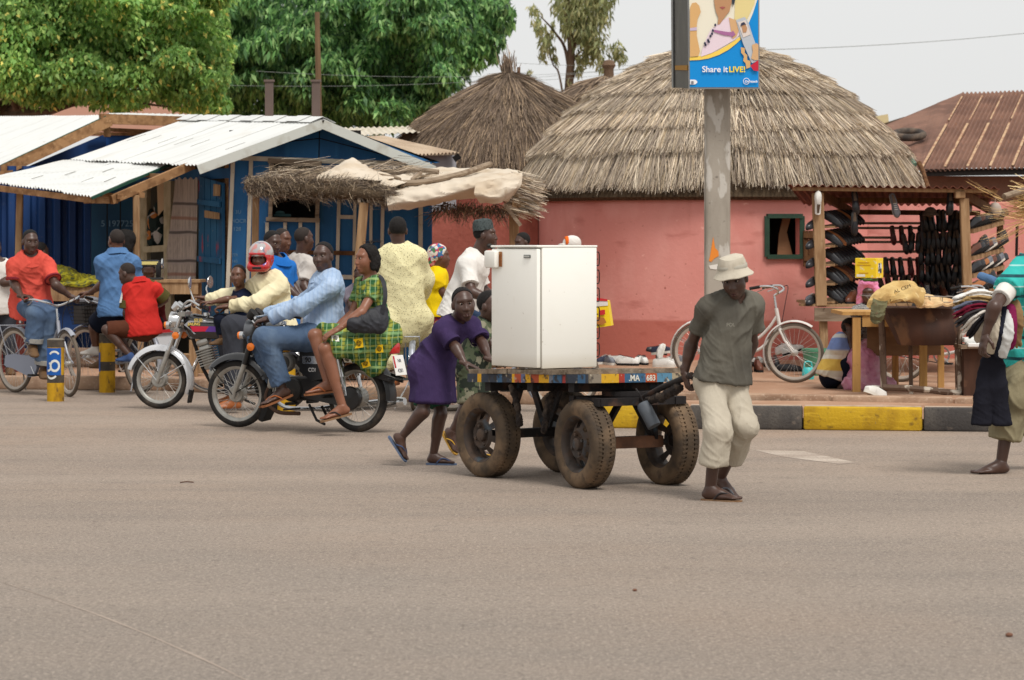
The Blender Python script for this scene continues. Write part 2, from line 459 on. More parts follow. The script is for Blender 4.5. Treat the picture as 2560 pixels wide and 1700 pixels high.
 for k in P.wr:
  hh=hands.get(k)
  if hh=='none':continue
  Hn=Field();hand(Hn,P,k,hh or{});ex.append((Hn,.005 if vox<=.009 else .007))
 for k in P.an:
  ff=feet.get(k)
  if ff=='none':continue
  ff=dict(ff or{});Fn=Field();foot(Fn,P,k,ff)
  if not ff.get('shoe'):ex.append((Fn,.0065))
  if ff.get('shoe'):field_obj('shoe',Fn,.007,ff['shoe'],root)
  elif ff.get('sandal'):flipflop(P,k,ff)
 P.body=field_obj('body',B,vox,sk,root,extra=ex)
 if eyes:
  for l in(-1,1):
   mb=MB();Rm=Matrix((hl,hf,hu)).transposed()
   mb.sphere(hd(.0765,.011,.031*l),(.0115*h,.0095*h,.005*h),12,Rm);mb.cm=1
   mb.sphere(hd(.083,.011,.030*l),(.0075*h,.0045*h,.0056*h),8,Rm)
   mb.build('eye',[EYEW,EYEP],root,True)
  mb=MB();mb.tube([hd(.0885,-.066,-.025),hd(.0985,-.0655,-.009),hd(.0985,-.0655,.009),hd(.0885,-.066,.025)],[.001,.0042*h,.0042*h,.001],8);mb.tube([hd(.094,-.0775,-.015),hd(.0995,-.0775,-.005),hd(.0995,-.0775,.005),hd(.094,-.0775,.015)],[.002,.0055*h,.0055*h,.002],8);mb.build('lips',LIP,root,True)
 if hair in('short','bald','grey'):
  Hr=Field();n=(hf*.82-hu*.57);g_=.001 if hair=='bald' else .0035
  c=hd(.04,.09,0)
  Hr.ell(hd(-.012,.031,0),np.array((.074+g_,.094+g_,.088+g_))*h,R,.01,cuts=[(A3(c),A3(n.normalized())),(A3(hd(0,-.03,0)),A3(-hu))])
  field_obj('hair',Hr,.005,HAIRG if hair=='grey' else HAIRB if hair=='bald' else HAIR,root,amp=.001,sc=(90,90,90))
 if beard:
  Bd=Field();Bd.ell(hd(.068,-.1,0),np.array((.03,.026,.024))*h,R,.02);Bd.rc(hd(.045,-.09,-.04),hd(.045,-.09,.04),.022*h,.022*h,.02)
  field_obj('beard',Bd,.006,HAIRG,root,amp=.003,sc=(90,90,90))
 for w in wear:w(P)
 return P
def torso(B,P,g,skirt=None):
 s,bk=P.s,P.bulk;nk,pl=P.neck,P.pel;fl=(P.fwd,1.5)
 B.rc(P.sh['L'],P.sh['R'],.046*s+g*.8,.046*s+g*.8,.05)
 for k in 'LR':B.rc(nk-P.up*.028*s,lerp(nk,P.sh[k],.8),.05*s+g*.6,.048*s+g*.7,.04)
 c1=lerp(nk,pl,.24);wa=lerp(nk,pl,.66)
 B.rc(c1,wa,P.sw*.84*bk+g*.8,.134*s*bk+g*.9,.05,fl)
 B.rc(c1+P.fwd*.03*s,lerp(c1,wa,.5)+P.fwd*.03*s,.1*s*bk+g,.1*s*bk+g,.05,(P.fwd,1.3))
 B.rc(wa,pl,.138*s*bk+g,.155*s*bk+g,.05,(P.fwd,1.35))
 B.rc(P.hip['L'],P.hip['R'],.1*s*bk+g,.1*s*bk+g,.04)
def hand(Fl,P,k,o):
 s=P.s*o.get('sc',1.0);w=P.wr[k];e=P.el[k]
 d=V(o['dir']).normalized()if 'dir' in o else(w-e).normalized()
 pn=V(o.get('palm',(0,0,-1)));pn=(pn-d*pn.dot(d)).normalized();lat=d.cross(pn)
 ts=o.get('thumb',1 if k=='L' else-1);curl=math.radians(o.get('curl',28))
 Fl.rc(w-d*.03*s,w+d*.03*s,.027*s,.03*s,.015,(pn,1.25))
 Fl.rc(w+d*.03*s,w+d*.07*s,.036*s,.039*s,.015,(pn,2.4))
 for i,(off,L)in enumerate(((-.03,.06),(-.0105,.072),(.0105,.077),(.03,.07))):
  off*=ts
  p=w+(d*.09+lat*off)*s;a=curl*.5
  for j,fr in enumerate((.45,.32,.23)):
   dd=d*math.cos(a)+pn*math.sin(a)+lat*off*.6;q=p+dd.normalized()*L*s*fr*1.05
   Fl.rc(p,q,(.0095-.0008*j)*s,(.009-.001*j)*s,.004);p=q;a+=curl*(1.0 if j else 1.2)
 p=w+(d*.025+lat*ts*.026+pn*.008)*s;a=(d*.62+lat*ts*.6+pn*.5).normalized();q=p+a*.042*s
 Fl.rc(p,q,.0135*s,.011*s,.008);a=(d*.85+lat*ts*.12+pn*.5).normalized();Fl.rc(q,q+a*.032*s,.0108*s,.009*s,.006)
def foot(Fl,P,k,o):
 s=P.s;a=P.an[k];up=V((0,0,1));yw=yawv(o.get('yaw',0));pt=math.radians(o.get('pitch',0))
 d=yw*math.cos(pt)+up*math.sin(pt);n=up*math.cos(pt)-yw*math.sin(pt);l=n.cross(d)
 o['d'],o['n'],o['l']=d,n,l
 shoe=o.get('shoe');g=.008 if shoe else 0
 h=.068*s
 Fl.rc(a+(a-a),a-n*.03*s,.036*s+g,.034*s+g,.02)
 Fl.rc(a-n*(h-.03*s)-d*.028*s,a-n*(h-.024*s)+d*.06*s,.03*s+g,.032*s+g,.02)
 Fl.rc(a-n*.01*s+d*.01*s,a-n*(h-.018*s)+d*.125*s,.032*s+g,.026*s+g,.03)
 Fl.rc(a-n*(h-.016*s)+d*.1*s,a-n*(h-.015*s)+d*.14*s,.042*s+g,.038*s+g,.02,(n,2.4))
 sd=1 if k=='L' else-1
 if shoe:
  Fl.rc(a-n*(h-.018*s)+d*.13*s,a-n*(h-.018*s)+d*.17*s,.04*s,.032*s,.02,(n,1.5))
  Fl.cut(a-n*h,-n);return
 for i,(of,r,L)in enumerate(((-.03,.0125,.195),(-.010,.0095,.197),(.006,.009,.19),(.02,.0085,.18),(.033,.0085,.168))):
  Fl.rc(a-n*(h-.013*s)+d*.14*s+l*of*sd*s,a-n*(h-.011*s)+d*L*s+l*of*sd*1.1*s,r*s,r*.9*s,.005)
 Fl.cut(a-n*(h+.002),-n)
def flipflop(P,k,o):
 s=P.s;a=P.an[k];d,n,l=o['d'],o['n'],o['l'];h=.07*s;sole,strap=o['sandal']
 pts=[(-.068,0),(-.055,.028),(0,.032),(.07,.036),(.14,.046),(.185,.042),(.212,.02),(.215,-.005),(.2,-.03),(.14,-.044),(.07,-.034),(0,-.031),(-.055,-.027)]
 hd=o.get('drop',0);mb=MB()
 dd=(d-n*hd).normalized();nn=(n+d*hd).normalized();piv=a-n*h+d*.17*s
 poly=[piv+dd*(x-.17)*s+l*y*s for x,y in pts]
 mb.prism(poly,-nn*.016*s);so=mb.build('sandal',sole,P.root)
 mb=MB();c=a-n*(h-.004)+d*.165*s-l*.018*s*(1 if k=='L' else-1)
 for y in(-1,1):
  mb.tube(bez([c,c+n*.022*s-d*.012*s+l*y*.012*s,a-n*(h-.045*s)+d*.09*s+l*y*.036*s,a-n*(h-.004)+d*.04*s+l*y*.04*s],5),.0055*s,6)
 mb.build('strap',strap,so,True)
def shirt(m,g=.022,sleeve=.62,hem=.1,flare=.02,sr=.058,amp=.009,collar=None,vneck=0,name='shirt',sc=(9,9,5),trim=None,cuffr=None,neckr=.075,hemn=None,seed=None,low=None):
 def f(P):
  s=P.s;T=Field();torso(T,P,g*s)
  dn=V(hemn).normalized()if hemn else-P.up
  he=P.pel+dn*hem*s if low is None else W(*low)
  r0=.155*s*P.bulk+g*s
  T.rc(lerp(P.neck,P.pel,.7),he+dn*.08*s,.142*s*P.bulk+g*s,r0+flare*s,.05,(P.fwd,1.35))
  for k in P.el:
   a,e=P.sh[k],P.el[k]
   if sleeve<=1:
    q=lerp(a,e,sleeve);dr=(e-a).normalized()
    T.rc(a,q+dr*.05,(sr-.006)*s,(sr+.010)*s,.04,cuts=[(A3(q),A3(dr))])
    if trim:
     tb=MB();tb.lathe([((sr+.010)*s,-.022),((sr+.013)*s,-.02),((sr+.0145)*s,0),((sr+.004)*s,.002)],q,dr,20);tb.build('cuff',trim,P.root,True)
   else:
    T.rc(a,e,sr*s,(sr-.006)*s,.03)
    if k in P.wr:
     w=P.wr[k];q=lerp(e,w,sleeve-1);dr=(w-e).normalized();cr=(cuffr or sr-.014)*s
     T.rc(e,q+dr*.04,(sr-.006)*s,cr,.03,cuts=[(A3(q),A3(dr))])
  T.cut(he,dn)
  nk=P.neck+P.up*.012*s
  T.rc(nk-P.up*.02*s+P.fwd*.012*s,nk+P.up*.1*s+P.fwd*.03*s,neckr*s,(neckr+.015)*s,.01,op='s')
  if vneck:
   T.rc(nk+P.fwd*.08*s,nk-P.up*vneck*s+P.fwd*.125*s,.045*s,.004*s,.008,op='s')
  o=field_obj(name,T,P.vox,m,P.root,amp*s,sc,seed if seed is not None else random.random()*50)
  if collar:
   cb=MB();pr=[]
   c0=P.neck+P.up*.022*s+P.fwd*.012*s
   for y in(-1,1):
    pts=[]
    for i in range(9):
     th=math.pi*i/8;e=-P.fwd*math.cos(th)*.078*s+P.lat*y*math.sin(th)*.082*s
     pts.append(c0+e-P.up*(.045*s*max(0,-math.cos(th)))+P.up*.02*s)
    g0=[]
    for i,p in enumerate(pts):
     t=i/8;out=(p-c0-P.up*(p-c0).dot(P.up)).normalized();w=(.042+.03*t)*s
     g0.append([p-out*.006*s+P.up*.018*s,p+out*.012*s+P.up*.012*s,p+out*(.03+.012*t)*s-P.up*w*.5,p+out*(.046+.014*t)*s-P.up*w])
    cb.sheet(g0,.006*s)
   cb.build('collar',collar,P.root,True)
  P.shirt=o
 return f
def trousers(m,leg=1.92,g=.02,r=(.1,.075,.062),amp=.008,name='trousers',sc=(9,9,6),cuff=None,waist=.06):
 def f(P):
  s=P.s;T=Field();bk=P.bulk
  T.rc(P.hip['L'],P.hip['R'],.1*s*bk+g,.1*s*bk+g,.04)
  T.rc(P.pel+P.up*(waist+.06)*s,P.pel,.142*s*bk+g,.155*s*bk+g,.04,(P.fwd,1.35),cuts=[(A3(P.pel+P.up*waist*s),A3(P.up))])
  for k in P.kn:
   h,n=P.hip[k],P.kn[k]
   if leg<=1:
    q=lerp(h,n,leg);dr=(n-h).normalized();T.rc(h,q+dr*.05,r[0]*s*bk,r[1]*s*bk,.03,cuts=[(A3(q),A3(dr))])
   else:
    T.rc(h,n,r[0]*s*bk,r[1]*s*bk,.03)
    if k in P.an:
     a=P.an[k];q=lerp(n,a,leg-1);dr=(a-n).normalized()
     T.rc(n,q+dr*.03,r[1]*s*bk,r[2]*s,.03,cuts=[(A3(q),A3(dr))])
     if cuff:
      tb=MB();tb.lathe([((r[2]-.01)*s,.006),((r[2]+.012)*s,.0),((r[2]+.014)*s,-.045*s),((r[2]-.002)*s,-.05*s)],q,dr,20);tb.build('turn_up',cuff,P.root,True)
  field_obj(name,T,P.vox,m,P.root,amp*s,sc,random.random()*50)
 return f
w=bpy.data.worlds.new("World");SC.world=w;w.use_nodes=True
nt=w.node_tree;bg=nt.nodes['Background']
sky=nt.nodes.new('ShaderNodeTexSky');sky.sky_type='NISHITA';sky.sun_disc=False
SUN_EL,SUN_AZ=math.radians(58),math.radians(150)
sky.sun_elevation=SUN_EL;sky.sun_rotation=SUN_AZ;sky.dust_density=4.0;sky.air_density=1.0
hs=nt.nodes.new('ShaderNodeHueSaturation');hs.inputs['Saturation'].default_value=.12
mx=nt.nodes.new('ShaderNodeMix');mx.data_type='RGBA';mx.inputs[0].default_value=.8
nt.links.new(sky.outputs[0],hs.inputs['Color']);nt.links.new(hs.outputs[0],mx.inputs[6]);mx.inputs[7].default_value=(7.8,7.83,7.75,1)
nt.links.new(mx.outputs[2],bg.inputs[0]);bg.inputs[1].default_value=.1
sl=bpy.data.lights.new('Sun','SUN');sl.energy=2.15;sl.angle=math.radians(20);sl.color=(1,.96,.9)
so=bpy.data.objects.new('Sun',sl);COL.objects.link(so)
sd=V((math.sin(SUN_AZ)*math.cos(SUN_EL),math.cos(SUN_AZ)*math.cos(SUN_EL),math.sin(SUN_EL)))
so.rotation_euler=(-sd).to_track_quat('-Z','Y').to_euler();so.location=(0,0,30)
cd=bpy.data.cameras.new('Camera');cam=bpy.data.objects.new('Camera',cd);COL.objects.link(cam)
cam.location=(0,0,HC);cam.rotation_euler=(math.radians(90),0,0)
cd.sensor_width=36;cd.lens=F/2560*36;cd.shift_y=-(850-HY)/2560;cd.clip_end=3000;cd.clip_start=.5
cd.dof.use_dof=True;cd.dof.focus_distance=20.5;cd.dof.aperture_fstop=6.3
SC.camera=cam
SC.view_settings.view_transform='Standard';SC.view_settings.look='None';SC.view_settings.exposure=.25;SC.view_settings.gamma=1
SC.cycles.max_bounces=6;SC.cycles.transparent_max_bounces=8
ASPH=mat('asphalt_dusty',C(166,149,135,0.701),.9,[('n',(.35,.22,1),C(180,158,139,0.738),.40,.64,.7),('n',(.5,1.6,1),C(152,139,128,0.646),.44,.68,.5),('n',(.16,.12,1),C(190,156,128,0.738),.52,.74,.7),('n',(.25,2.6,1),C(148,136,126,0.608),.48,.72,.3),('n',(.1,.5,1),C(184,166,150,0.756),.46,.66,.6),('n',4,C(146,130,118,0.608),.56,.68,.3),('z','Y',C(152,145,137,0.628),21,12,.5),('n',18,C(128,115,105,0.553),.54,.70,.45),('n',48,C(214,198,182,0.830),.535,.66,.42),('n',62,C(96,87,80,0.461),.535,.66,.45),('n',120,C(226,212,198,0.877),.57,.68,.4)],[(120,.5,.012),(40,.35,.015)],spec=.2)
PAVE=mat('pavement_earth',C(186,148,122,0.81),.95,[('n',(.6,.4,1),C(164,124,98,0.76),.42,.62,.8),('n',(3,1.5,1),C(204,172,148,0.85),.5,.7,.6),('n',40,C(140,106,86,0.66),.58,.74,.5)],[(60,.4,.01),(9,.3,.02)],spec=.1)
def plane_obj(name,pts,m,kind='structure',th=None):
 mb=MB()
 if th:mb.prism(pts,th)
 else:mb.add(pts,[tuple(range(len(pts)))])
 o=mb.build(name,m);return tag(o,kind=kind)
plane_obj('road',[V((-900,-60,0)),V((900,-60,0)),V((900,1500,0)),V((-900,1500,0))],ASPH)
EARTHFAR=PAVE
PZ=.12
LE=[V((-14,33.2,0)),G(-60,971),G(420,975),G(900,1000),W(1500,0,27.1),W(2700,0,25.6),V((16,24,0))]
LE=[V((p.x,p.y,0))for p in LE]
mb=MB();top=[V((p.x,p.y,PZ))for p in LE]
mb.prism([V((p.x,p.y,0))for p in LE]+[V((120,300,0)),V((-120,300,0))],V((0,0,PZ)))
tag(mb.build('pavement',PAVE),kind='structure')
KST=mat('kerb_concrete',C(186,156,132,.85),.9,[('n',(4,4,2),C(150,118,96,.75),.45,.65,.8),('n',30,C(208,184,162,.9),.55,.7,.5)],[(50,.4,.01)],spec=.1)
mb=MB()
for i in range(len(LE)-1):
 a,b=LE[i],LE[i+1];n=max(1,int((b-a).length/1.1));nn=V((b.y-a.y,-(b.x-a.x),0)).normalized()
 for k in range(n):
  p,q=lerp(a,b,(k+.012)/n),lerp(a,b,(k+.988)/n)
  p,q=p+nn*.05,q+nn*.05
  mb.bar(V((p.x,p.y,.07)),V((q.x,q.y,.07)),.16,.15+.012*noise.noise(p),bev=.03)
tag(mb.build('pavement_edge',KST,smooth=True),kind='structure')
KY=mat('kerb_yellow_paint',C(206,166,34,.85),.75,[('n',(6,6,3),C(176,136,30,.8),.5,.68,.7),('n',16,C(128,98,44,.7),.6,.72,.8),('n',(3,3,30),C(236,196,60),.55,.7,.5),('n',70,C(150,130,96,.8),.64,.72,.7)],[(50,.4,.01)])
KB=mat('kerb_black_paint',C(78,74,72,.8),.8,[('n',(6,6,3),C(104,98,92,.8),.45,.68,.8),('n',16,C(142,128,116,.8),.62,.74,.7),('n',60,C(54,51,50),.5,.7,.5)],[(50,.4,.01)])
DUSTK=mat('kerb_top_dust',C(190,168,148,.85),.95,[('n',8,C(160,134,112,.8),.45,.65,.8)],[(60,.4,.01)])
ka=V((W(1440,0,23.85).x,23.85,0));kb=V((W(2900,0,23.15).x,23.15,0));kd=(kb-ka).normalized();kn=V((-kd.y,kd.x,0))
kx=lambda px:ka+kd*((W(px,0,23.6).x-ka.x)/kd.x)
for i,(x0,x1,y)in enumerate(((1440,1724,1),(1724,2006,0),(2006,2300,1),(2300,2590,0),(2590,2880,1))):
 p,q=kx(x0+1.5)+kn*.09,kx(x1-1.5)+kn*.09
 mb=MB();mb.bar(p+V((0,0,.1)),q+V((0,0,.1)),.18,.2,bev=.022)
 o=mb.build('kerb',KY if y else KB,smooth=True,recenter=True);tag(o,kind='structure')
 mb=MB();mb.bar(lerp(p,q,.01)+V((0,0,.2005)),lerp(p,q,.99)+V((0,0,.2005)),.12,.006)
 mb.build('kerb_top',DUSTK,o)
plane_obj('verge',[kx(1442)+kn*.178,kx(2890)+kn*.178,kx(2890)+kn*3,kx(1442)+kn*2.6],PAVE,th=V((0,0,.09)))
FADE=mat('faded_road_paint',C(214,198,182,0.74),.9,[('n',(1.2,5,1),C(180,162,147,0.74),.40,.6,.95),('n',60,C(150,136,124,0.61),.5,.66,.7)],[(90,.4,.01)])
plane_obj('road_marking',[G(1880,1124,.0015),G(2010,1128,.0015),G(2140,1156,.0015),G(2100,1160,.0015),G(1960,1142,.0015)],FADE)
DST=mat('road_dust',C(178,162,148,.80),.95,[('n',(2.5,.8,1),C(176,160,146,0.72),.40,.58,.95),('n',60,C(206,186,168,0.72),.55,.7,.5)],[(90,.4,.01)])
def streak(pts,wd,n=24):
 c=bez([G(*p,.0015)for p in pts],n);L=[];R=[]
 for i,p in enumerate(c):
  t=(c[min(i+1,len(c)-1)]-c[max(0,i-1)]).normalized();nn=V((-t.y,t.x,0));ww=wd*(.6+.5*noise.noise(p*2.2))*min(1,4*i/len(c)+.05,4*(len(c)-1-i)/len(c)+.05)
  L.append(p+nn*ww);R.append(p-nn*ww)
 mb=MB();k=len(c);mb.add(L+R,[(i,i+1,k+i+1,k+i)for i in range(k-1)])
 tag(mb.build('road_dust_streak',DST),kind='structure')
streak([(-40,1440),(240,1535),(480,1635),(640,1712)],.010)
TWIG=mat('twig_brown',C(84,56,44),.9)
mb=MB();a=G(450,1206,.006);mb.tube([a,a+V((.04,.01,.004)),a+V((.09,-.004,.002))],.004,5);tag(mb.build('twig',TWIG,recenter=True),'thin brown twig lying alone on the grey asphalt','twig')
STO=mat('stone_brown',C(112,78,62),.9,bump=[(30,.5,.01)])
for px,py,r,lb in((2523,1592,.016,'small brown stone at the very bottom of the road'),(1587,1478,.011,'tiny dark pebble lying mid road below the handcart')):
 mb=MB();a=G(px,py,0);mb.sphere(a+V((0,0,r*.5)),(r,r*.9,r*.6),8);tag(mb.build('stone',STO,recenter=True),lb,'stone')
STRAW=mat('straw',(1,1,1,1),.9,vcol=True,spec=.1)
STRAWB=mat('straw_underlayer',C(104,88,70,.8),.95,[('n',(30,30,4),C(72,60,48,.7),.4,.65,.9)],[(60,.6,.02)],spec=.1)
def straws(base,tips,width,cols,bow=0.01,segs=2):
 n=len(base);d=tips-base;L=np.linalg.norm(d,axis=1,keepdims=True)+1e-9;dn=d/L
 rnd=RNG.normal(size=(n,3));sd=np.cross(dn,rnd);sd/=np.linalg.norm(sd,axis=1,keepdims=True)+1e-9
 up=np.cross(sd,dn);vs=[]
 for k in range(segs+1):
  t=k/segs;c=base+d*t+up*bow*L*(4*t*(1-t))*RNG.normal(size=(n,1));ww=width*(1-.55*t)
  vs+=[c-sd*ww,c+sd*ww]
 P=np.stack(vs,axis=1).reshape(-1,3);m=2*(segs+1);b=np.arange(n)[:,None]*m
 q=np.concatenate([b+np.array([[2*k,2*k+1,2*k+3,2*k+2]])for k in range(segs)])
 return P,q,np.repeat(cols,m,axis=0)
def straw_cols(n,pal,wts=None):
 pal=np.array([C(*p)[:3]for p in pal])*.9;i=RNG.choice(len(pal),n,p=wts);return np.minimum(pal[i]*1.4*RNG.uniform(.72,1.15,(n,1)),.95)
PAL1=[(194,178,158),(174,160,143),(152,139,125),(208,194,172),(130,118,108),(178,160,134)]
PAL2=[(118,102,88),(98,85,74),(138,121,104),(152,132,108),(84,73,65),(110,96,84)]
def dome_thatch(name,parent,ctr,prof,layers,per_m,length,width,pal,lift,jitter,tilt,base_m,ragged=.05,noisez=.03):
 pr=np.array(prof);seg=np.r_[0,np.cumsum(np.hypot(np.diff(pr[:,0]),np.diff(pr[:,1])))];T=seg[-1]
 rz=lambda a:(np.interp(a,seg,pr[:,0]),np.interp(a,seg,pr[:,1]))
 mb=MB();mb.lathe([(max(.001,r-.05),z-.06)for r,z in prof]+[(pr[-1,0]-.12,pr[-1,1]-.1),(pr[-1,0]-.5,pr[-1,1]+.2)],ctr,n=64);mb.build('thatch_base',base_m,parent,True)
 Ps,Qs,Ts=[],[],[];off=0
 for fr in layers:
  a1=fr*T;r1,z1=rz(a1);n=int(2*math.pi*max(r1,.3)*per_m)
  th=RNG.uniform(0,2*math.pi,n);wav=noisez*np.sin(th*5+fr*37)+noisez*.8*np.sin(th*11+fr*91)
  te=np.clip(a1+wav+RNG.normal(0,ragged*.6,n)-RNG.exponential(ragged,n)*.6,.02,T+ragged*2)
  ln=length*RNG.uniform(.7,1.15,n);ts=np.maximum(te-ln,0)
  re,ze=rz(np.minimum(te,T));ov=np.maximum(te-T,0);ze=ze-ov*.9;re=re+ov*.25
  rs,zs=rz(ts)
  lf=lift*RNG.uniform(.5,1.25,n);th2=th+RNG.normal(0,tilt,n)/np.maximum(re,.4)
  b=np.stack([ctr[0]+(rs-.01)*np.cos(th),ctr[1]+(rs-.01)*np.sin(th),ctr[2]+zs-.01+.2*lf],axis=1)
  e=np.stack([ctr[0]+(re+lf*.8)*np.cos(th2),ctr[1]+(re+lf*.8)*np.sin(th2),ctr[2]+ze+lf*.75],axis=1)+RNG.normal(0,jitter,(n,3))
  p,q,t=straws(b,e,width*RNG.uniform(.6,1.3,(n,1)),straw_cols(n,pal)*(1-.12*math.sin(fr*40)),.02)
  Ps.append(p);Qs.append(q+off);Ts.append(t);off+=len(p)
 return npmesh(name,np.concatenate(Ps),np.concatenate(Qs),parent,STRAW,True,np.concatenate(Ts))
PINK=mat('plaster_pink',C(208,142,133,1.16),.9,[('n',(.9,.9,.6),C(200,128,118,1.13),.4,.65,.8),('n',(3,3,1.5),C(214,154,144,1.16),.5,.7,.5),('n',(4,4,.5),C(186,114,104,1.09),.58,.74,.4),('n',(14,14,14),C(130,70,58,1.45),.69,.74,.8),('n',(7,7,9),C(226,176,160,1.45),.70,.75,.5),('z','Z',C(186,108,94,1.05),.50,.47,.85),('n',(2,2,6),C(150,66,54,1.01),.6,.75,.4)],[(20,.3,.01),(90,.2,.004)],spec=.1)
REDW=mat('plaster_red_earth',C(168,98,86,0.86),.95,[('n',(1.5,1.5,1.5),C(146,82,70,0.83),.4,.65,.8),('n',(8,8,4),C(196,118,100,0.92),.55,.72,.5),('n',20,C(110,56,46,1.15),.66,.74,.6)],[(12,.4,.03),(70,.3,.006)],spec=.1)
HD=37.0;hs_=HD/F;hc=V((W(1797,0,HD).x,HD,PZ))
zof=lambda py,d=HD:HC-(py-HY)*d/F-PZ
hut=thing('thatched_hut','large round pink hut under a layered straw dome behind the billboard pole','hut',hc)
hp=[(0,zof(108)),(40,zof(113)),(105,zof(134)),(175,zof(158)),(255,zof(200)),(335,zof(255)),(405,zof(322)),(465,zof(388)),(495,zof(440)),(512,zof(488))]
hp=[(r*hs_,z)for r,z in hp]
Rw=475*hs_
def ring_wall(c,R,zt,mtl,parent,name,holes=(),n=120,th=.18):
 mb=MB();rows=[0,.15,.5,.502,1.0,1.25,1.5,zt]
 for h in holes:rows+=[h[2],h[3]]
 rows=sorted(set(rows));ang=sorted(set([2*math.pi*i/n for i in range(n)]+[a for h in holes for a in h[:2]]))
 P=lambda r,a,z:c+V((r*math.cos(a),r*math.sin(a),z))
 vs=[];fs=[];idx={}
 def vi(i,j,k):
  if(i,j,k)not in idx:
   a=ang[i];z=rows[j];q=noise.noise(V((math.cos(a)*4,math.sin(a)*4,z*1.6)))*.018
   idx[(i,j,k)]=len(vs);vs.append(P((R if k==0 else R-th)+q,a,z))
  return idx[(i,j,k)]
 na=len(ang)
 for i in range(na):
  i2=(i+1)%na;am=(ang[i]+(ang[i2]if i2 else 2*math.pi))/2
  for j in range(len(rows)-1):
   zm=(rows[j]+rows[j+1])/2
   if any(h[0]<am<h[1]and h[2]<zm<h[3]for h in holes):
    if True:continue
   fs.append((vi(i,j,0),vi(i2,j,0),vi(i2,j+1,0),vi(i,j+1,0)));fs.append((vi(i,j,1),vi(i,j+1,1),vi(i2,j+1,1),vi(i2,j,1)))
 for h in holes:
  ia,ib=ang.index(h[0]),ang.index(h[1]);ja,jb=rows.index(h[2]),rows.index(h[3])
  for j in range(ja,jb):fs.append((vi(ia,j,0),vi(ia,j+1,0),vi(ia,j+1,1),vi(ia,j,1)));fs.append((vi(ib,j,0),vi(ib,j,1),vi(ib,j+1,1),vi(ib,j+1,0)))
  for i in range(ia,ib):fs.append((vi(i,ja,0),vi(i,ja,1),vi(i+1,ja,1),vi(i+1,ja,0)));fs.append((vi(i,jb,0),vi(i+1,jb,0),vi(i+1,jb,1),vi(i,jb,1)))
 mb.add(vs,fs);return mb.build(name,mtl,parent,True)
def ang_at(px,c,R):
 k=(px-CX)/F;a=k*k+1;b=-2*(k*c.x+c.y);cc=c.x**2+c.y**2-R*R;y=(-b-math.sqrt(b*b-4*a*cc))/(2*a)
 return math.atan2(y-c.y,k*y-c.x)%(2*math.pi),y
a0,yw=ang_at(1916,hc,Rw);a1,_=ang_at(2004,hc,Rw);wz0,wz1=zof(642,yw),zof(540,yw)
ring_wall(hc,Rw,hp[-1][1]+.12,PINK,hut,'wall',[(a0,a1,wz0,wz1)])
GRN=mat('green_window_paint',C(52,78,62,.8),.6,[('n',20,C(34,52,44),.5,.7,.6)],[(40,.2,.005)])
WOOD=mat('raw_wood',C(178,144,108,.8),.85,[('n',(18,18,2),C(146,112,80,.75),.42,.62,.8),('n',(40,40,5),C(200,170,134,.85),.55,.72,.6),('n',9,C(104,78,58),.66,.75,.6)],[((50,50,6),.4,.006)],spec=.15)
WOODD=mat('dark_wood',C(120,84,56,.8),.85,[('n',(18,18,2),C(86,58,38,.75),.42,.62,.8),('n',(40,40,5),C(146,108,76,.85),.58,.72,.5)],[((50,50,6),.4,.006)],spec=.15)
WOODG=mat('weathered_wood',C(160,142,122,.8),.9,[('n',(3,20,20),C(124,104,86,.75),.42,.62,.8),('n',(5,50,50),C(184,168,148,.85),.55,.72,.5),('n',12,C(70,56,46),.68,.74,.7)],[((6,60,60),.4,.006)],spec=.1)
DARK=mat('dark_interior',C(26,22,20),.95)
am=(a0+a1)/2;wn=V((math.cos(am),math.sin(am),0));wt=V((-wn.y,wn.x,0))
wl=hc+V((Rw*math.cos(a0),Rw*math.sin(a0),0));wr=hc+V((Rw*math.cos(a1),Rw*math.sin(a1),0))
mb=MB()
for p,q in((wl+V((0,0,wz0)),wl+V((0,0,wz1))),(wr+V((0,0,wz0)),wr+V((0,0,wz1)))):mb.bar(p+wn*.02,q+wn*.02,.06,.05)
for z in(wz0,wz1):mb.bar(wl+wn*.023+V((0,0,z)),wr+wn*.023+V((0,0,z)),.06,.055)
wf=mb.build('window_frame',GRN,hut)
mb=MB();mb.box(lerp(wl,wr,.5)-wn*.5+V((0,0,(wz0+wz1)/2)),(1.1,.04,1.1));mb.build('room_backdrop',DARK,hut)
mb=MB();mb.prism([lerp(wl,wr,.45)-wn*.2+V((0,0,wz0)),lerp(wl,wr,.9)-wn*.2+V((0,0,wz0)),lerp(wl,wr,.72)-wn*.2+V((0,0,lerp(wz0,wz1,.6))),lerp(wl,wr,.85)-wn*.2+V((0,0,wz1)),lerp(wl,wr,.62)-wn*.2+V((0,0,wz1)),lerp(wl,wr,.5)-wn*.2+V((0,0,lerp(wz0,wz1,.55)))],wn*.02)
mb.build('window_curtain',mat('tan_curtain',C(140,108,78),.9),hut)
s0=wr+wn*.05+V((0,0,0));sdir=(wt*-1 if wt.x<0 else wt);sdir=V((sdir.x,sdir.y,0));se=s0+(sdir*.95+wn*.3).normalized()*.27
mb=MB()
for i in range(4):
 p,q=lerp(s0,se,i/4+.01),lerp(s0,se,(i+1)/4-.01);m_=lerp(p,q,.5);mb.bar(V((m_.x,m_.y,wz0-.0)),V((m_.x,m_.y,wz1-.06)),(q-p).length,.022,up=wn)
mb.bar(V((s0.x,s0.y,wz0+.1))+wn*.02,V((se.x,se.y,wz0+.1))+wn*.02,.02,.06);mb.bar(V((s0.x,s0.y,wz1-.12))+wn*.02,V((se.x,se.y,wz1-.12))+wn*.02,.02,.06)
mb.build('shutter',WOODD,hut)
lay=[.16,.27,.37,.46,.55,.65,.75,.86,1.0]
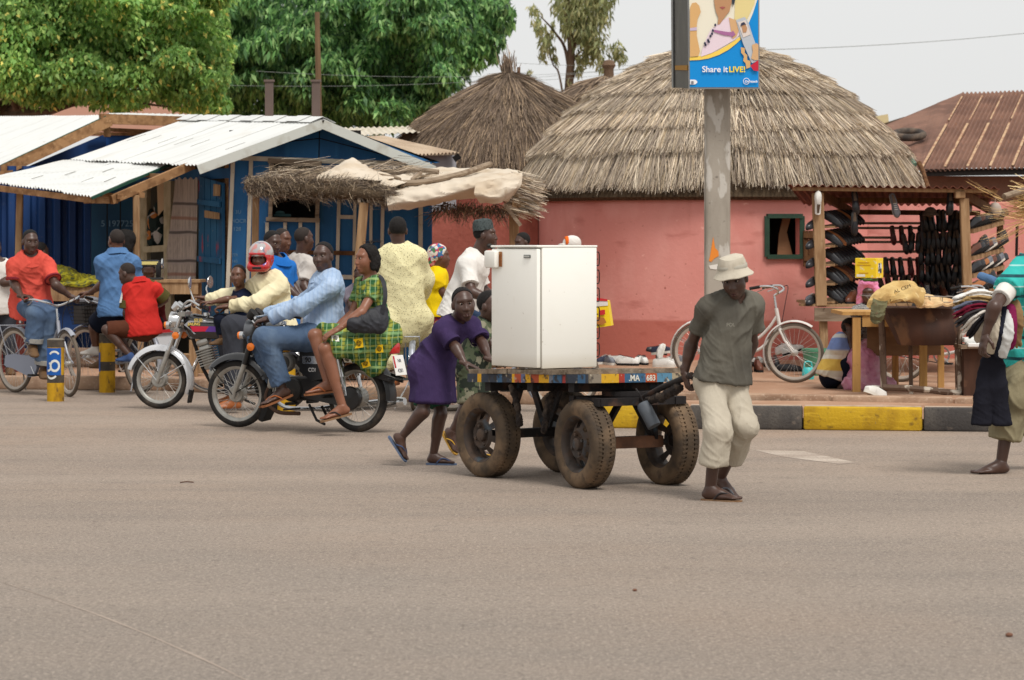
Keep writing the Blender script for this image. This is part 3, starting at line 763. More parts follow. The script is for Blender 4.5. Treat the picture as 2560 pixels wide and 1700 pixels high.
dome_thatch('thatch',hut,hc,hp,lay,430,.62,.0052,PAL1,.058,.013,.06,STRAWB,.04,.03)
def clump(name,parent,pts,n,length,width,pal,spread,bow=.05,mtl=None):
 b=[];e=[]
 for p,dr,r in pts:
  p=A3(p);dr=A3(V(dr).normalized());k=max(1,int(n))
  bb=p+RNG.normal(0,r,(k,3));ee=bb+(dr+RNG.normal(0,spread,(k,3)))*length*RNG.uniform(.5,1.2,(k,1));b.append(bb);e.append(ee)
 b=np.concatenate(b);e=np.concatenate(e)
 p,q,t=straws(b,e,width*RNG.uniform(.6,1.3,(len(b),1)),straw_cols(len(b),pal),bow,3)
 return npmesh(name,p,q,parent,mtl or STRAW,True,t)
mb=MB();mb.tube([W(2298,408,36.2),W(2308,430,36),W(2322,475,35.6)],[.035,.03,.03],8);mb.build('roof_stick',WOODD,hut,True)
NET=mat('green_netting',C(110,150,130,.8),.9,[('n',40,C(80,96,84),.45,.6,.8)])
mb=MB();mb.tube([W(2235,352,36.9),W(2262,384,36.8),W(2288,412,36.5)],[.02,.05,.03],6);mb.build('roof_netting',NET,hut,True)
mb=MB()
for k,(px,py)in enumerate(((2098,232),(2104,240))):mb.tube([W(px,py+10,37),W(px+2,py-8,37)],.02,6)
mb.build('roof_peg',WOODD,hut,True)
d2=43.0;h2c=V((W(1272,0,d2).x,d2,PZ));z2=lambda py:HC-(py-HY)*d2/F-PZ
hut2=thing('thatched_hut','brown shaggy cone roofed hut with a tufted tip behind the cloth covered shelter','hut',h2c)
p2=[(0,z2(178)),(22,z2(184)),(60,z2(200)),(110,z2(232)),(170,z2(268)),(230,z2(308)),(275,z2(352)),(310,z2(410)),(326,z2(452))]
p2=[(r*d2/F,z)for r,z in p2]
PAL2=[tuple(min(255,int(c*1.06))for c in p)for p in PAL2]
dome_thatch('thatch',hut2,h2c,p2,[.2,.32,.42,.52,.62,.7,.78,.86,.93,1.0],330,.7,.005,PAL2,.022,.03,.11,mat('straw_underlayer_brown',C(84,68,54,.8),.95,[('n',(30,30,4),C(58,46,38,.7),.4,.65,.9)],[(60,.6,.02)],spec=.1),.09,.03)
clump('thatch_tip',hut2,[(h2c+V((0,0,z2(186))),(-.15,0,1),.05)],160,.26,.008,PAL2,.16)
mb=MB();mb.tube([W(1296,188,d2),W(1297,168,d2)],.03,6);mb.build('roof_peg',WOODD,hut2)
mb=MB();mb.lathe([(300*d2/F,0),(300*d2/F,z2(440))],h2c,n=48);mb.build('wall',REDW,hut2,True)
d3=52.0;h3c=V((W(1515,0,d3).x,d3,PZ));z3=lambda py:HC-(py-HY)*d3/F-PZ
hut3=thing('thatched_hut','small distant thatched hut whose knobbed tip peeps between the two big thatched roofs','hut',h3c)
p3=[(0,z3(188)),(30,z3(194)),(70,z3(212)),(120,z3(246)),(190,z3(300)),(250,z3(370)),(270,z3(440))]
p3=[(r*d3/F,z)for r,z in p3]
dome_thatch('thatch',hut3,h3c,p3,[.25,.4,.55,.7,.85,1.0],120,.8,.01,PAL2,.03,.03,.10,STRAWB,.06,.02)
mb=MB();mb.lathe([(.001,0),(.1,.02),(.09,.2),(.13,.27),(.09,.36),(.001,.38)],h3c+V((W(1522,0,d3).x-h3c.x,0,z3(200))),n=12);mb.build('thatch_knob',mat('knob_straw',C(110,88,70),.9,bump=[(30,.8,.03)]),hut3,True)
mb=MB();mb.lathe([(250*d3/F,0),(250*d3/F,z3(430))],h3c,n=32);mb.build('wall',REDW,hut3,True)
def slab_wall(name,label,top,d0,d1,zb,m,th,cat='wall',n=60):
 x0,x1=top[0][0],top[-1][0];mb=MB();pts=[]
 for i in range(n+1):
  px=x0+(x1-x0)*i/n;py=np.interp(px,[t[0]for t in top],[t[1]for t in top]);d=d0+(d1-d0)*i/n
  pts.append(W(px,py+3*noise.noise(V((px*.05,0,0))),d))
 poly=[V((p.x,p.y,zb))for p in(pts[0],pts[-1])]
 poly=[poly[0],poly[1]]+pts[::-1]
 mb.prism(poly,V((0,th,0)));o=mb.build(name,m,recenter=True);return tag(o,label,cat)
slab_wall('compound_wall','rough red earth wall with a crumbling top beside the round pink hut',[(1038,522),(1062,518),(1078,530),(1100,527),(1130,524),(1180,524),(1240,530),(1300,526),(1345,530)],35.8,36.2,PZ,REDW,.25)
mb=MB();o=MB();o.lathe([(.001,0),(.001,.001)],V((0,0,0)))
slab_wall('compound_wall','pink plastered wall behind the racks of the shoe stall',[(2055,500),(2560,505),(2760,510)],35.3,34.6,PZ,PINK,.25)
RUST=mat('rusty_roof',C(146,108,90,0.72),.8,[('n',(1.2,1.2,1.2),C(118,84,70,.68),.42,.62,.8),('n',(4,4,4),C(168,124,104,0.72),.5,.7,.5),('n',(9,9,2),C(196,126,70,0.72),.66,.76,.7)],[(30,.3,.01)])
RUSTL=mat('roof_seam_pale',C(206,172,136,.8),.85,[('n',9,C(150,106,84),.45,.65,.9)])
rh=thing('rusty_roof_house','long house under a rusty red corrugated iron roof beyond the shoe stall','house',V((W(2480,0,43).x,43,PZ)))
r00,r01=W(2295,425,40),W(2700,418,40);r10,r11=W(2405,232,45),W(2760,222,45)
mb=MB();corrugate(mb,r00,r01,r11,r10,34,.018,.004,nj=8,jit=.02)
roof_o=mb.build('roof',RUST,rh,True)
mb=MB();corrugate(mb,r00,W(2302,425,40.02),r10,W(2180,330,43.5),3,.01,.004,nj=3)
mb.prism([r00,r10,W(2200,318,44.5),W(2170,372,42)],V((0,.02,-.02)));mb.build('roof_hip',RUST,rh)
mb=MB()
for u in(.02,.16,.30,.44,.58,.72,.86):
 p,q=lerp(r00,r01,u),lerp(r10,r11,u);nn=(r01-r00).cross(r10-r00).normalized()
 if nn.y>0:nn=-nn
 mb.bar(lerp(p,q,.02)+nn*.022,lerp(p,q,.55)+nn*.022,.035,.006,up=nn);mb.bar(lerp(p,q,.6)+nn*.022,lerp(p,q,.93)+nn*.022,.022,.006,up=nn)
mb.build('roof_seam',RUSTL,rh)
mb=MB();mb.prism([V((W(2300,0,40.4).x,40.4,PZ)),V((W(2720,0,40.4).x,40.4,PZ)),W(2720,440,40.4),W(2300,440,40.4)],V((0,.2,0)));mb.build('wall',mat('brown_mud_wall',C(140,108,92,.7),.95,[('n',2,C(112,84,70),.4,.65,.8)],[(20,.3,.02)]),rh)
mb=MB();mb.bar(W(2300,432,40.05),W(2720,426,40.05),.05,.1);mb.build('eave_board',DARK,rh)
RUBBER=mat('tyre_rubber',C(46,44,43),.85,[('n',10,C(92,82,72),.5,.75,.6)],[(60,.3,.005)])
TYRED=mat('tyre_dusty',C(64,58,54),.9,[('n',8,C(122,104,88),.42,.7,.7)],[(60,.3,.005)])
nn=(r01-r00).cross(r10-r00).normalized();nn=-nn if nn.z<0 else nn
pc=W(2272,346,42.0);uu=(r01-r00).normalized();vv=nn.cross(uu)
mb=MB();mb.lathe([(.21+.055*math.cos(t),.055*math.sin(t))for t in np.linspace(0,2*math.pi,11)[:-1]],V((0,0,0)),V((0,0,1)),32,closed=True)
for i,v in enumerate(mb.v):mb.v[i]=tuple(pc+uu*v[0]+vv*v[1]*1.0+nn*(v[2]+.06))
tag(mb.build('old_tyre',TYRED,smooth=True,recenter=True),'worn bare tyre lying flat on the rusty iron roof','tyre')
fb=MB();fb.prism([W(2150,330,56),W(2260,292,56),W(2300,320,56),W(2300,400,56),W(2150,400,56)],V((0,2,0)))
tag(fb.build('distant_hut',STRAWB,recenter=True),'far grey thatched roof between the straw dome and the rusty roof','hut')
fb=MB();fb.prism([W(2140,300,62),W(2220,285,62),W(2225,330,62),W(2140,330,62)],V((0,1.5,0)))
tag(fb.build('distant_house',mat('far_yellow',C(220,205,160,.8),.9),recenter=True),'sliver of a far pale yellow house beside the straw dome','house')
BLUE=mat('blue_board_paint',C(34,90,138,1.08),.7,[('n',(3,3,.8),C(26,76,120,1.05),.42,.62,.8),('n',(14,14,2),C(44,104,148,1.19),.56,.72,.5),('n',24,C(96,130,156,1.40),.68,.76,.5)],[((40,40,5),.25,.006)])
BLUED=mat('blue_steel',C(30,68,124,0.86),.6,[('n',(2,2,.5),C(24,50,98,0.80),.42,.62,.8),('n',7,C(86,100,122,0.86),.64,.76,.55),('n',30,C(110,86,70,1.15),.70,.76,.6)],[(30,.15,.006)])
TEAL=mat('blue_green_board',C(32,84,118,.7),.75,[('n',(2,2,1),C(24,66,98,.7),.42,.62,.8)],[(30,.2,.006)])
CREAM=mat('cream_batten',C(218,208,190,.85),.8,[('n',(6,6,2),C(190,178,158,.8),.45,.66,.8),('n',26,C(158,138,112,.8),.66,.75,.5)],[(50,.25,.005)])
WHITEB=mat('white_fascia_paint',C(222,224,216,0.77),.75,[('n',(6,6,6),C(196,190,174,0.72),.55,.72,.7),('n',20,C(150,130,104,0.68),.70,.77,.6)],[(40,.25,.005)])
ALU=mat('white_metal_sheet',C(240,241,238,0.76),.45,[('n',(.8,6,.8),C(214,214,210,0.76),.5,.72,.6),('n',(2,2,2),C(226,222,212,0.76),.6,.75,.6)],[(12,.1,.01)],spec=.5)
ALUT=mat('tan_metal_sheet',C(206,184,158,.85),.6,[('n',(2,2,2),C(178,152,126,.8),.45,.68,.8),('n',12,C(120,84,60),.70,.76,.8)],[(20,.2,.01)])
GREENE=mat('green_roof_underside',C(40,96,76,.6),.7)
TIMB=mat('roof_timber',C(168,128,90,.8),.85,[('n',(12,3,12),C(128,92,62,.75),.42,.62,.8),('n',(30,6,30),C(196,160,118,.85),.58,.72,.6),('n',8,C(90,64,46),.66,.75,.6)],[(40,.3,.006)],spec=.15)
def board(mb,a,b,w,t=.03,off=0.0):
 p,q=W(*a),W(*b);p.y-=off;q.y-=off
 mb.bar(p,q,w,t,up=V((0,-1,0)))
kd0=33.2;S33=PXM(kd0)
kio=thing('market_kiosk','blue timber kiosk with cream battens and a white gabled tin roof','kiosk',V((W(800,0,34).x,34,PZ)))
zb_=lambda px,d:V((W(px,0,d).x,d,PZ))
mb=MB()
def pan(x0,y0,x1,y1,d=kd0):
 bot=lambda x,y:W(x,y,d)if y<2000 else zb_(x,d)
 mb.prism([bot(x0,y1),bot(x1,y1),W(x1,y0,d),W(x0,y0,d)],V((0,.06,0)))
pan(572,396,680,3000);pan(797,402,1080,3000);pan(680,552,797,3000)
mb.build('front_wall',BLUE,kio)
mb=MB();mb.prism([W(572,396,kd0),W(1100,405,kd0),W(1076,405,kd0),W(808,306,kd0),W(540,405,kd0)][0:2]+[W(1090,408,kd0),W(808,304,kd0),W(530,400,kd0)],V((0,.05,0)));mb.build('gable_wall',BLUE,kio)
mb=MB()
for a,b in(((680,358),(800,346)),((800,346),(980,392)),((799,325),(797,400))):board(mb,(*a,kd0),(*b,kd0),.012,.004,.003)
mb.build('gable_seam',DARK,kio)
mb=MB()
board(mb,(575,394,kd0),(1075,412,kd0),.055,.03,.012)
for x0,y0,x1,y1,wd in((583,402,566,800,.045),(628,402,616,800,.045),(676,402,676,552,.03),(668,556,664,900,.04),(713,556,709,900,.04),(751,556,749,900,.04),(794,556,790,900,.045),(848,480,838,900,.04),(888,490,884,700,.035),(929,405,924,900,.035),(959,405,950,900,.04),(1052,480,1050,900,.05)):
 board(mb,(x0,y0,kd0),(x1,min(y1,900),kd0),wd,.026,.013)
for x0,y0,x1,y1,wd in((848,542,888,543,.045),(842,692,884,693,.05),(566,685,600,686,.04)):board(mb,(x0,y0,kd0),(x1,y1,kd0),wd,.024,.0145)
mb.build('batten',CREAM,kio)
mb=MB();board(mb,(690,630,kd0),(900,633,kd0),.05,.03,.03);mb.build('latch_bar',WOODD,kio)
mb=MB();board(mb,(671,402,kd0),(804,409,kd0),.06,.07,.03)
for x0,x1 in((680,676),(798,793)):board(mb,(x0,410,kd0),(x1,550,kd0),.045,.06,.03)
board(mb,(666,548,kd0),(800,551,kd0),.05,.07,.035)
wf=mb.build('window_frame',WOODG,kio)
mb=MB();n=14
for i in range(-6,n):
 for s_ in(-1,1):
  a=lerp(W(682,412,kd0+.03),W(796,412,kd0+.03),i/8);b=lerp(W(682,470,kd0+.03),W(796,470,kd0+.03),(i+3*s_)/8)
  if 0<=i/8<=1 and 0<=(i+3*s_)/8<=1:mb.tube([a,b],.003,4)
mb.build('wire_netting',mat('wire_grey',C(150,146,140),.5,metal=.6),wf)
mb=MB();mb.prism([W(694,424,kd0+.1),W(776,426,kd0+.1),W(776,470,kd0+.1),W(694,470,kd0+.1)],V((0,.02,0)));mb.build('window_board',TIMB,kio)
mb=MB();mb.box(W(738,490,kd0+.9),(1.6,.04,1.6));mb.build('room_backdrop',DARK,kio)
mb=MB();mb.box(W(706,538,kd0+.15),(.2,.1,.03));mb.sphere(W(700,533,kd0+.15),(.06,.04,.03),8);mb.build('window_goods',mat('teal_goods',C(70,110,110,.5),.8),kio)
CHALK=mat('chalk_mark',C(112,146,172,.8),.95)
for s_,px,py,sz in(('E 3U',578,534,.06),('HOCR',577,557,.065),('128',582,577,.065),('ETR',577,641,.05),('140',578,657,.05)):
 text_mesh('chalk_writing',s_,sz,CHALK,kio,W(px,py,kd0-.004),(1,0,0),(0,0,1),.001)
ef,rf=W(497,414,32.75),W(808,300,32.8);rb,eb=W(470,296,36.4),W(176,400,35.8);er,erb=W(1082,416,32.85),W(800,420,36.4)
mb=MB()
nS=5
for i in range(nS):
 u0,u1=i/nS,(i+1)/nS+.012;o_=V((0,0,.012*(i%2)))
 corrugate(mb,lerp(ef,eb,u0)+o_,lerp(ef,eb,min(1,u1))+o_,lerp(rf,rb,min(1,u1))+o_,lerp(rf,rb,u0)+o_,8,.011,.003,nj=8,jit=.012)
mb.build('roof_slope',ALU,kio,True)
mb=MB();corrugate(mb,rf+V((0,0,.01)),rb+V((0,0,.01)),erb,er,30,.011,.003,nj=6,jit=.01);mb.build('roof_slope',ALU,kio,True)
mb=MB()
for i in range(12):
 a,b=lerp(rf,rb,i/12),lerp(rf,rb,(i+1.05)/12);a=a+V((0,0,.03+.01*(i%2)));b=b+V((0,0,.03+.01*(i%2)))
 lf=(ef-rf).normalized()*.16;rr=(er-rf).normalized()*.16
 mb.sheet([[a+lf,a+V((0,0,.01)),a+rr],[b+lf,b+V((0,0,.01)),b+rr]],.003)
mb.build('ridge_cap',ALU,kio,True)
mb=MB();o_=V((0,-.03,-.05))
mb.bar(ef+o_,rf+o_,.035,.11,up=V((0,-.01,1)));mb.bar(rf+o_+V((0,-.004,0)),er+o_+V((.02,0,0)),.035,.11,up=V((0,-.01,1)))
mb.build('fascia_board',WHITEB,kio)
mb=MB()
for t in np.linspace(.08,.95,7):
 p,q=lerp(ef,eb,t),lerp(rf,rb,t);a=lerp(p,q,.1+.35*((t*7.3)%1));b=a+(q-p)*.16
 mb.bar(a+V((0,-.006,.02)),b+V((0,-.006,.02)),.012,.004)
mb.build('roof_lap_shade',mat('lap_shadow',C(120,116,108),.9),kio)  # dark bars on the sheets, shade at the laps painted as colour
sc0,sc1=(572,33.2),(340,35.6)
sd_=lambda px:33.2+(572-px)/(572-340)*2.4
WS=lambda px,py,o=0:W(px,py,sd_(px))+V((-.6,-.8,0))*o
mb=MB();mb.prism([WS(340,430),WS(575,420),WS(575,445),WS(340,455)],V((.05,.06,0)));mb.build('side_lintel',BLUE,kio)
mb=MB();mb.prism([zb_(578,33.18),zb_(560,33.35),WS(562,400),W(578,398,33.18)],V((.02,.1,0)));mb.build('corner_post',TIMB,kio)
mb=MB();mb.prism([zb_(340,sd_(340)),zb_(408,sd_(408)),WS(408,660),WS(340,655)],V((.05,.06,0)));mb.build('side_wall',mat('cream_board',C(196,188,160,.75),.85,[('n',4,C(168,158,128,.7),.42,.65,.8)],[(30,.2,.005)]),kio)
mb=MB()
for x in(358,418):mb.prism([zb_(x-9,sd_(x)-.03),zb_(x+9,sd_(x)-.03),WS(x+9,450),WS(x-9,450)],V((.04,.05,0)))
mb.prism([WS(350,617,.02),WS(425,612,.02),WS(425,628,.02),WS(350,632,.02)],V((.04,.05,0)));mb.build('shop_window_frame',mat('cream_frame',C(206,194,162,.8),.8,[('n',6,C(180,166,132,.75),.45,.65,.8)]),kio)
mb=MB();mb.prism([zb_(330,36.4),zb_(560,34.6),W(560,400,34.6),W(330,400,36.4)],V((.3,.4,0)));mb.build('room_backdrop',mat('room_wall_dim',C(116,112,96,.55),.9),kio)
mb=MB()
for i,(px,py,r)in enumerate(((378,545,.1),(392,555,.12),(384,575,.09),(400,590,.1),(382,600,.08),(398,520,.07),(372,565,.08))):mb.sphere(W(px,py,sd_(px)+.18),(r,.06,r*1.2),8)
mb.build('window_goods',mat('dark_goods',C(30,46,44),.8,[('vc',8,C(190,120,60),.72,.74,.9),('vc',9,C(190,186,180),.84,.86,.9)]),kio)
mb=MB();mb.prism([W(392,450,35.05),W(410,448,35),W(412,520,35),W(395,540,35.05)],V((0,.03,0)));mb.build('hung_cloth',mat('buff_cloth',C(196,170,138),.9),kio)
mb=MB()
ns=4
for i in range(ns):
 a=lerp(V((496,34.1)),V((556,33.25)),i/ns+.008)if False else(lerp(496,556,i/ns+.01),lerp(33.75,33.2,i/ns));b=(lerp(496,556,(i+1)/ns-.01),lerp(33.75,33.2,(i+1)/ns))
 top=lambda x:lerp(440,458,(x-496)/60)
 mb.prism([zb_(a[0],a[1])+V((0,0,.02)),zb_(b[0],b[1])+V((0,0,.02)),W(b[0],top(b[0]),b[1]),W(a[0],top(a[0]),a[1])],V((.03,.035,0)))
for y0 in(498,640):mb.prism([W(497,y0,33.71),W(552,y0+6,33.2),W(552,y0+20,33.2),W(497,y0+13,33.71)],V((-.02,-.03,0)))
DOORB=mat('worn_blue_door',C(40,98,136,0.90),.75,[('n',(3,3,1),C(30,74,110,0.84),.42,.62,.8),('n',(7,7,2),C(176,60,66,0.90),.63,.68,.75),('n',14,C(120,134,140,0.84),.66,.74,.6)],[(30,.3,.006)])
mb.build('door',DOORB,kio)
mb=MB();mb.prism([W(518,526,33.5),W(549,532,33.2),W(549,548,33.2),W(518,544,33.5)],V((-.03,-.04,0)));mb.prism([W(541,460,33.27),W(551,462,33.2),W(550,490,33.2),W(540,490,33.27)],V((-.03,-.04,0)));mb.build('door_patch',WOOD,kio)
mb=MB();g=[]
for i in range(193):
 u=i/192;xt,xb=lerp(438,494,u),lerp(398,488,u);row=[]
 for j in range(13):
  v=j/12;px=lerp(xt,xb,v**1.3);py=lerp(446+3*math.sin(u*25),738-6*u,v)
  row.append(W(px,py,sd_(px)-.05-.009*math.sin(u*150+v*2)*(.6+.5*v)))
 g.append(row)
mb.sheet(g,.004)
CURT=mat('lace_curtain',C(226,216,206,1.0),.9,[('n',(30,30,1.5),C(190,180,172,.95),.42,.62,.8),('w','Z',.9,C(212,202,196,.98),.7,.95,.7,.4),('w','Z',.9,C(96,90,88),.965,.99,.75,.5),('w','Z',.45,C(186,136,114),.985,.998,.7,.4)],[((60,60,12),.3,.005)],transl=.35)
mb.build('curtain',CURT,kio,True)
con=thing('container_shop','dark blue corrugated steel container with a white lean-to roof beyond the cyclists','container',V((W(100,0,36).x,36,PZ)))
mb=MB();dC=35.6;pts=[];x=-130.0;k=0
while x<232:
 for dx,dy in((0,0),(14,0),(20,.09),(32,.09),(38,0)):pts.append((x+dx,dC+dy+(x+dx)*.0012))
 x+=38.0
g=[[V((W(px,0,d).x,d,PZ+.1)),W(px,415,d)]for px,d in pts if px<=236]
mb.sheet(g,.01);mb.build('front_wall',BLUED,con)
mb=MB();mb.prism([zb_(228,35.7),zb_(345,35.6),W(345,420,35.6),W(228,420,35.7)],V((0,.05,0)))
mb.build('door_panel',TEAL,con)
mb=MB()
for x in(268,301):mb.box(V((W(x,0,35.59).x,35.585,1.1)),(.014,.012,2.0))
mb.build('door_gap',DARK,con)
text_mesh('chalk_writing','5 1977253',.11,CHALK,con,W(252,566,35.58),(1,0,0),(0,0,1),.001)
mb=MB();d=37.4
mb.prism([W(-140,560,d),W(420,560,d),W(420,330,d),W(262,335,d),W(60,420,d),W(-140,500,d)],V((0,.05,0)))
mb.build('upper_wall',BLUED,con)
mb=MB();mb.prism([W(265,338,37.3),W(420,335,37.3),W(420,372,37.3),W(265,372,37.3)],V((0,.04,0)));mb.build('upper_panel',mat('bright_blue',C(36,90,166,.75),.6),con)
pk,plo,pbk,plb=W(266,289,36.2),W(-40,432,35.6),W(-20,291,40),W(-340,432,39.4)
mb=MB()
for i in range(4):corrugate(mb,lerp(pk,pbk,i/4),lerp(pk,pbk,(i+1.05)/4),lerp(plo,plb,(i+1.05)/4),lerp(plo,plb,i/4),12,.012,.003,nj=6,jit=.015)
mb.build('roof',ALU,con,True)
mb=MB();o_=V((0,-.02,-.085));mb.bar(pk+o_+V((.05,0,.02)),plo+o_,.05,.14,up=V((0,0,1)))
mb.bar(W(250,297,36.15),W(545,306,37.2),.06,.13);mb.bar(W(267,300,36.3),W(268,342,36.3),.08,.07,up=V((0,1,0)));mb.bar(W(118,352,36.1),W(122,366,36.1),.05,.1)
mb.bar(W(-40,440,35.5),W(32,432,35.5),.06,.07);mb.bar(W(225,322,36.9),W(420,331,37.2),.06,.05);mb.bar(W(225,334,37.3),W(420,337,37.3),.04,.04)
mb.build('roof_timber',TIMB,con)
mb=MB();corrugate(mb,W(266,285,36.2),W(560,300,37.4),W(590,290,39),W(320,284,39),18,.012,.003,nj=2);mb.build('roof_back',ALU,con,True)
mb=MB();mb.bar(pk+V((0,-.03,-.01)),plo+V((0,-.03,-.01)),.02,.02);mb.build('roof_edge',GREENE,con)
awn=thing('tin_awning','white corrugated tin awning on rough posts over the container shop front','awning',V((W(180,0,33).x,33,PZ)))
a0_,a1_,a2_,a3_=W(228,491,31.6),W(-40,454,33.6),W(160,404,36.0),W(440,400,34.2)
mb=MB()
for i in range(4):
 o_=V((0,0,.012*(i%2)));corrugate(mb,lerp(a0_,a1_,i/4)+o_,lerp(a0_,a1_,(i+1.04)/4)+o_,lerp(a3_,a2_,(i+1.04)/4)+o_,lerp(a3_,a2_,i/4)+o_,9,.012,.003,nj=7,jit=.012)
mb.build('roof_sheet',ALU,awn,True)
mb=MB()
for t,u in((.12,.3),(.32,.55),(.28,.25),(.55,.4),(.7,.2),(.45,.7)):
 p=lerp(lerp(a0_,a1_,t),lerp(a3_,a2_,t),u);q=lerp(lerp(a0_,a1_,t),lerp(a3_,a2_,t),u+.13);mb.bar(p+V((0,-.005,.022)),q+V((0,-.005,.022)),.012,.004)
mb.build('roof_lap_shade',MATS['lap_shadow'],awn)  # painted lap shade again, dark bars on the awning sheets
mb=MB();mb.bar(W(-40,466,33.55),W(232,500,31.7),.05,.07)
mb.bar(W(215,500,31.8),W(290,500,32.4),.06,.08);mb.bar(W(278,500,32.2),W(482,412,33.2),.05,.1);mb.bar(W(262,486,32.6),W(300,492,32.2),.06,.05);mb.bar(W(362,438,33.6),W(405,440,32.9),.07,.05);mb.bar(W(318,484,32.7),W(355,488,32.5),.08,.06)
mb.build('roof_beam',TIMB,awn)
mb=MB();mb.bar(a0_+V((.01,0,-.02)),a3_+V((.01,0,-.02)),.015,.03);mb.build('sheet_edge',GREENE,awn)
for px0,px1,y0,d in((50,40,474,33.2),(341,343,488,32.5)):
 mb=MB();mb.bar(W(px0,y0,d),V((W(px1,0,d).x,d,PZ)),.075,.075,up=V((0,1,0)),bev=.01);mb.build('post',WOOD,awn)
gb=thing('shed','low grey shed with a tan tin roof edge behind the blue gable','shed',V((W(1040,0,39).x,39,PZ)))
mb=MB();corrugate(mb,W(1020,388,37.5),W(1148,382,38.5),W(960,340,40),W(880,345,39),14,.014,.004,nj=4,jit=.01);mb.build('roof',ALUT,gb,True)
mb=MB();corrugate(mb,W(870,340,41),W(1050,330,42),W(1030,316,43),W(860,320,42.5),12,.012,.004,nj=3);mb.build('roof_back',mat('cream_sheet',C(216,206,188,.85),.7,[('n',3,C(190,176,152,.8),.5,.7,.7)]),gb,True)
mb=MB();mb.prism([zb_(1000,37.8),zb_(1140,38.7),W(1140,388,38.7),W(1000,390,37.8)],V((0,.2,0)));mb.build('wall',mat('grey_wall',C(176,178,184,.8),.8,[('n',3,C(150,150,154,.75),.42,.65,.8)]),gb)
mb=MB();mb.bar(W(1138,388,38.4),W(1146,400,38.4),.1,.1);mb.build('eave_board',DARK,gb)
shl=thing('market_shelter','rough shelter of poles with matted thatch and dirty cream cloth thrown over it','shelter',V((W(1000,0,31).x,31,PZ)))
PALG=[(120,106,92),(100,88,78),(142,126,108),(164,146,122),(86,76,68)]
mb=MB();mb.tube([W(625,468,31.2),W(700,470,31),W(800,476,30.8),W(900,482,30.6),W(962,492,30.5)],[.07,.09,.085,.08,.05],10)
mb.prism([W(625,452,31.2),W(965,478,30.6),W(1300,455,32.5),W(990,425,33.5),W(700,445,33)],V((0,0,-.06)));mb.build('thatch_base',STRAWB,shl,True)
cl=[]
for i in range(120):
 t=i/119;px=618+(968-618)*t;py=np.interp(px,[618,700,800,900,968],[465,466,470,476,492])
 for k in range(4):cl.append((W(px,py+random.uniform(-12,12),31.15-.6*t),(random.uniform(.2,1),-.4,random.uniform(-.5,.25)),.022))
clump('thatch',shl,cl,44,.12,.0026,PALG,.34,.25)
cl=[(W(lerp(640,1010,i/60),lerp(448,436,i/60)+random.uniform(-6,14),31.5),(1,.2,random.uniform(-.05,.15)),.06)for i in range(61)]
clump('thatch',shl,cl,30,.34,.003,PALG+PAL1[:2],.13,.08)
cl=[(W(1270+random.uniform(-10,25),lerp(440,520,i/40),31.2),(1,-.1,-.32),.02)for i in range(41)]
clump('thatch_edge',shl,cl,22,.3,.006,PAL1,.09,.03)
cl=[(W(lerp(1090,1270,i/30),520+random.uniform(-8,4),31.6),(random.uniform(-.5,.5),-.3,-.6),.03)for i in range(31)]
clump('thatch_fringe',shl,cl,20,.14,.005,PAL2,.4,.1)
CLOTH=mat('dirty_cream_cloth',C(236,222,202,0.83),.9,[('n',(2,2,3),C(214,192,164,0.81),.45,.66,.8),('n',8,C(188,160,128,0.77),.62,.75,.6)],[(6,.35,.03),(40,.3,.006)],transl=.15)
def drape(name,parent,rows,m,n=14,amp=.02,th=.006,sc=4.0):
 L=[[W(*p)for p in r]for r in rows];L=[bez(r,max(2,n//(len(r)-1)+1))for r in L];k=min(len(r)for r in L)
 L=[[r[int(i*(len(r)-1)/(k-1))]for i in range(k)]for r in L]
 cols=[bez([r[i]for r in L],9)for i in range(k)]
 g=[[p+V((0,-1,.6))*(amp*noise.noise(p*sc)+amp*1.3*(1-2*abs(noise.noise(V((p.x*sc*1.4+p.z*3,p.y*2,p.z*sc*3-p.x*2)))))**1+amp*.7*(1-2*abs(noise.noise(V((p.x*sc*.8-p.z*sc*3,p.y*2,p.z*sc*1.5+7)))))+amp*.3*noise.noise(p*sc*5)+amp*.35*(1-2*abs(noise.noise(V((p.x*sc*3.4+p.z*sc*2,p.y*3,p.z*sc*5))))))for p in c]for c in cols]
 mb=MB();mb.sheet(g,th);return mb.build(name,m,parent,True)
drape('cloth',shl,[[(1000,440,32.4),(1060,425,32.6),(1140,424,32.6),(1210,424,32.4),(1290,428,32)],[(975,470,31.4),(1060,458,31.5),(1140,447,31.5),(1230,436,31.4),(1302,436,31.3)],[(968,490,30.6),(1050,476,30.6),(1140,458,30.6),(1220,448,30.7),(1306,440,30.8)],[(968,512,30.45),(1050,503,30.4),(1130,486,30.4),(1195,470,30.5),(1300,470,30.7)],[(972,531,30.5),(1050,521,30.55),(1120,508,30.6),(1195,497,30.7),(1270,506,30.8)]],CLOTH,44,.02)
drape('cloth',shl,[[(1190,462,30.45),(1240,450,30.5),(1300,450,30.6)],[(1186,490,30.35),(1240,492,30.4),(1290,476,30.55)],[(1200,512,30.5),(1245,512,30.5),(1272,500,30.6)]],CLOTH,24,.018)
drape('cloth',shl,[[(870,404,31.7),(884,398,31.8),(900,410,31.8)],[(830,425,31.4),(880,412,31.4),(945,430,31.5)],[(790,446,31.1),(870,440,31),(985,446,31.1)],[(800,452,31),(880,452,30.9),(960,454,31)]],CLOTH,26,.018)
drape('cloth',shl,[[(985,425,32),(1050,428,32.2),(1090,430,32.2)],[(960,455,31),(1000,452,31.2),(1040,450,31.4)],[(945,466,30.8),(985,470,30.8),(1010,468,30.9)]],CLOTH,10,.03)
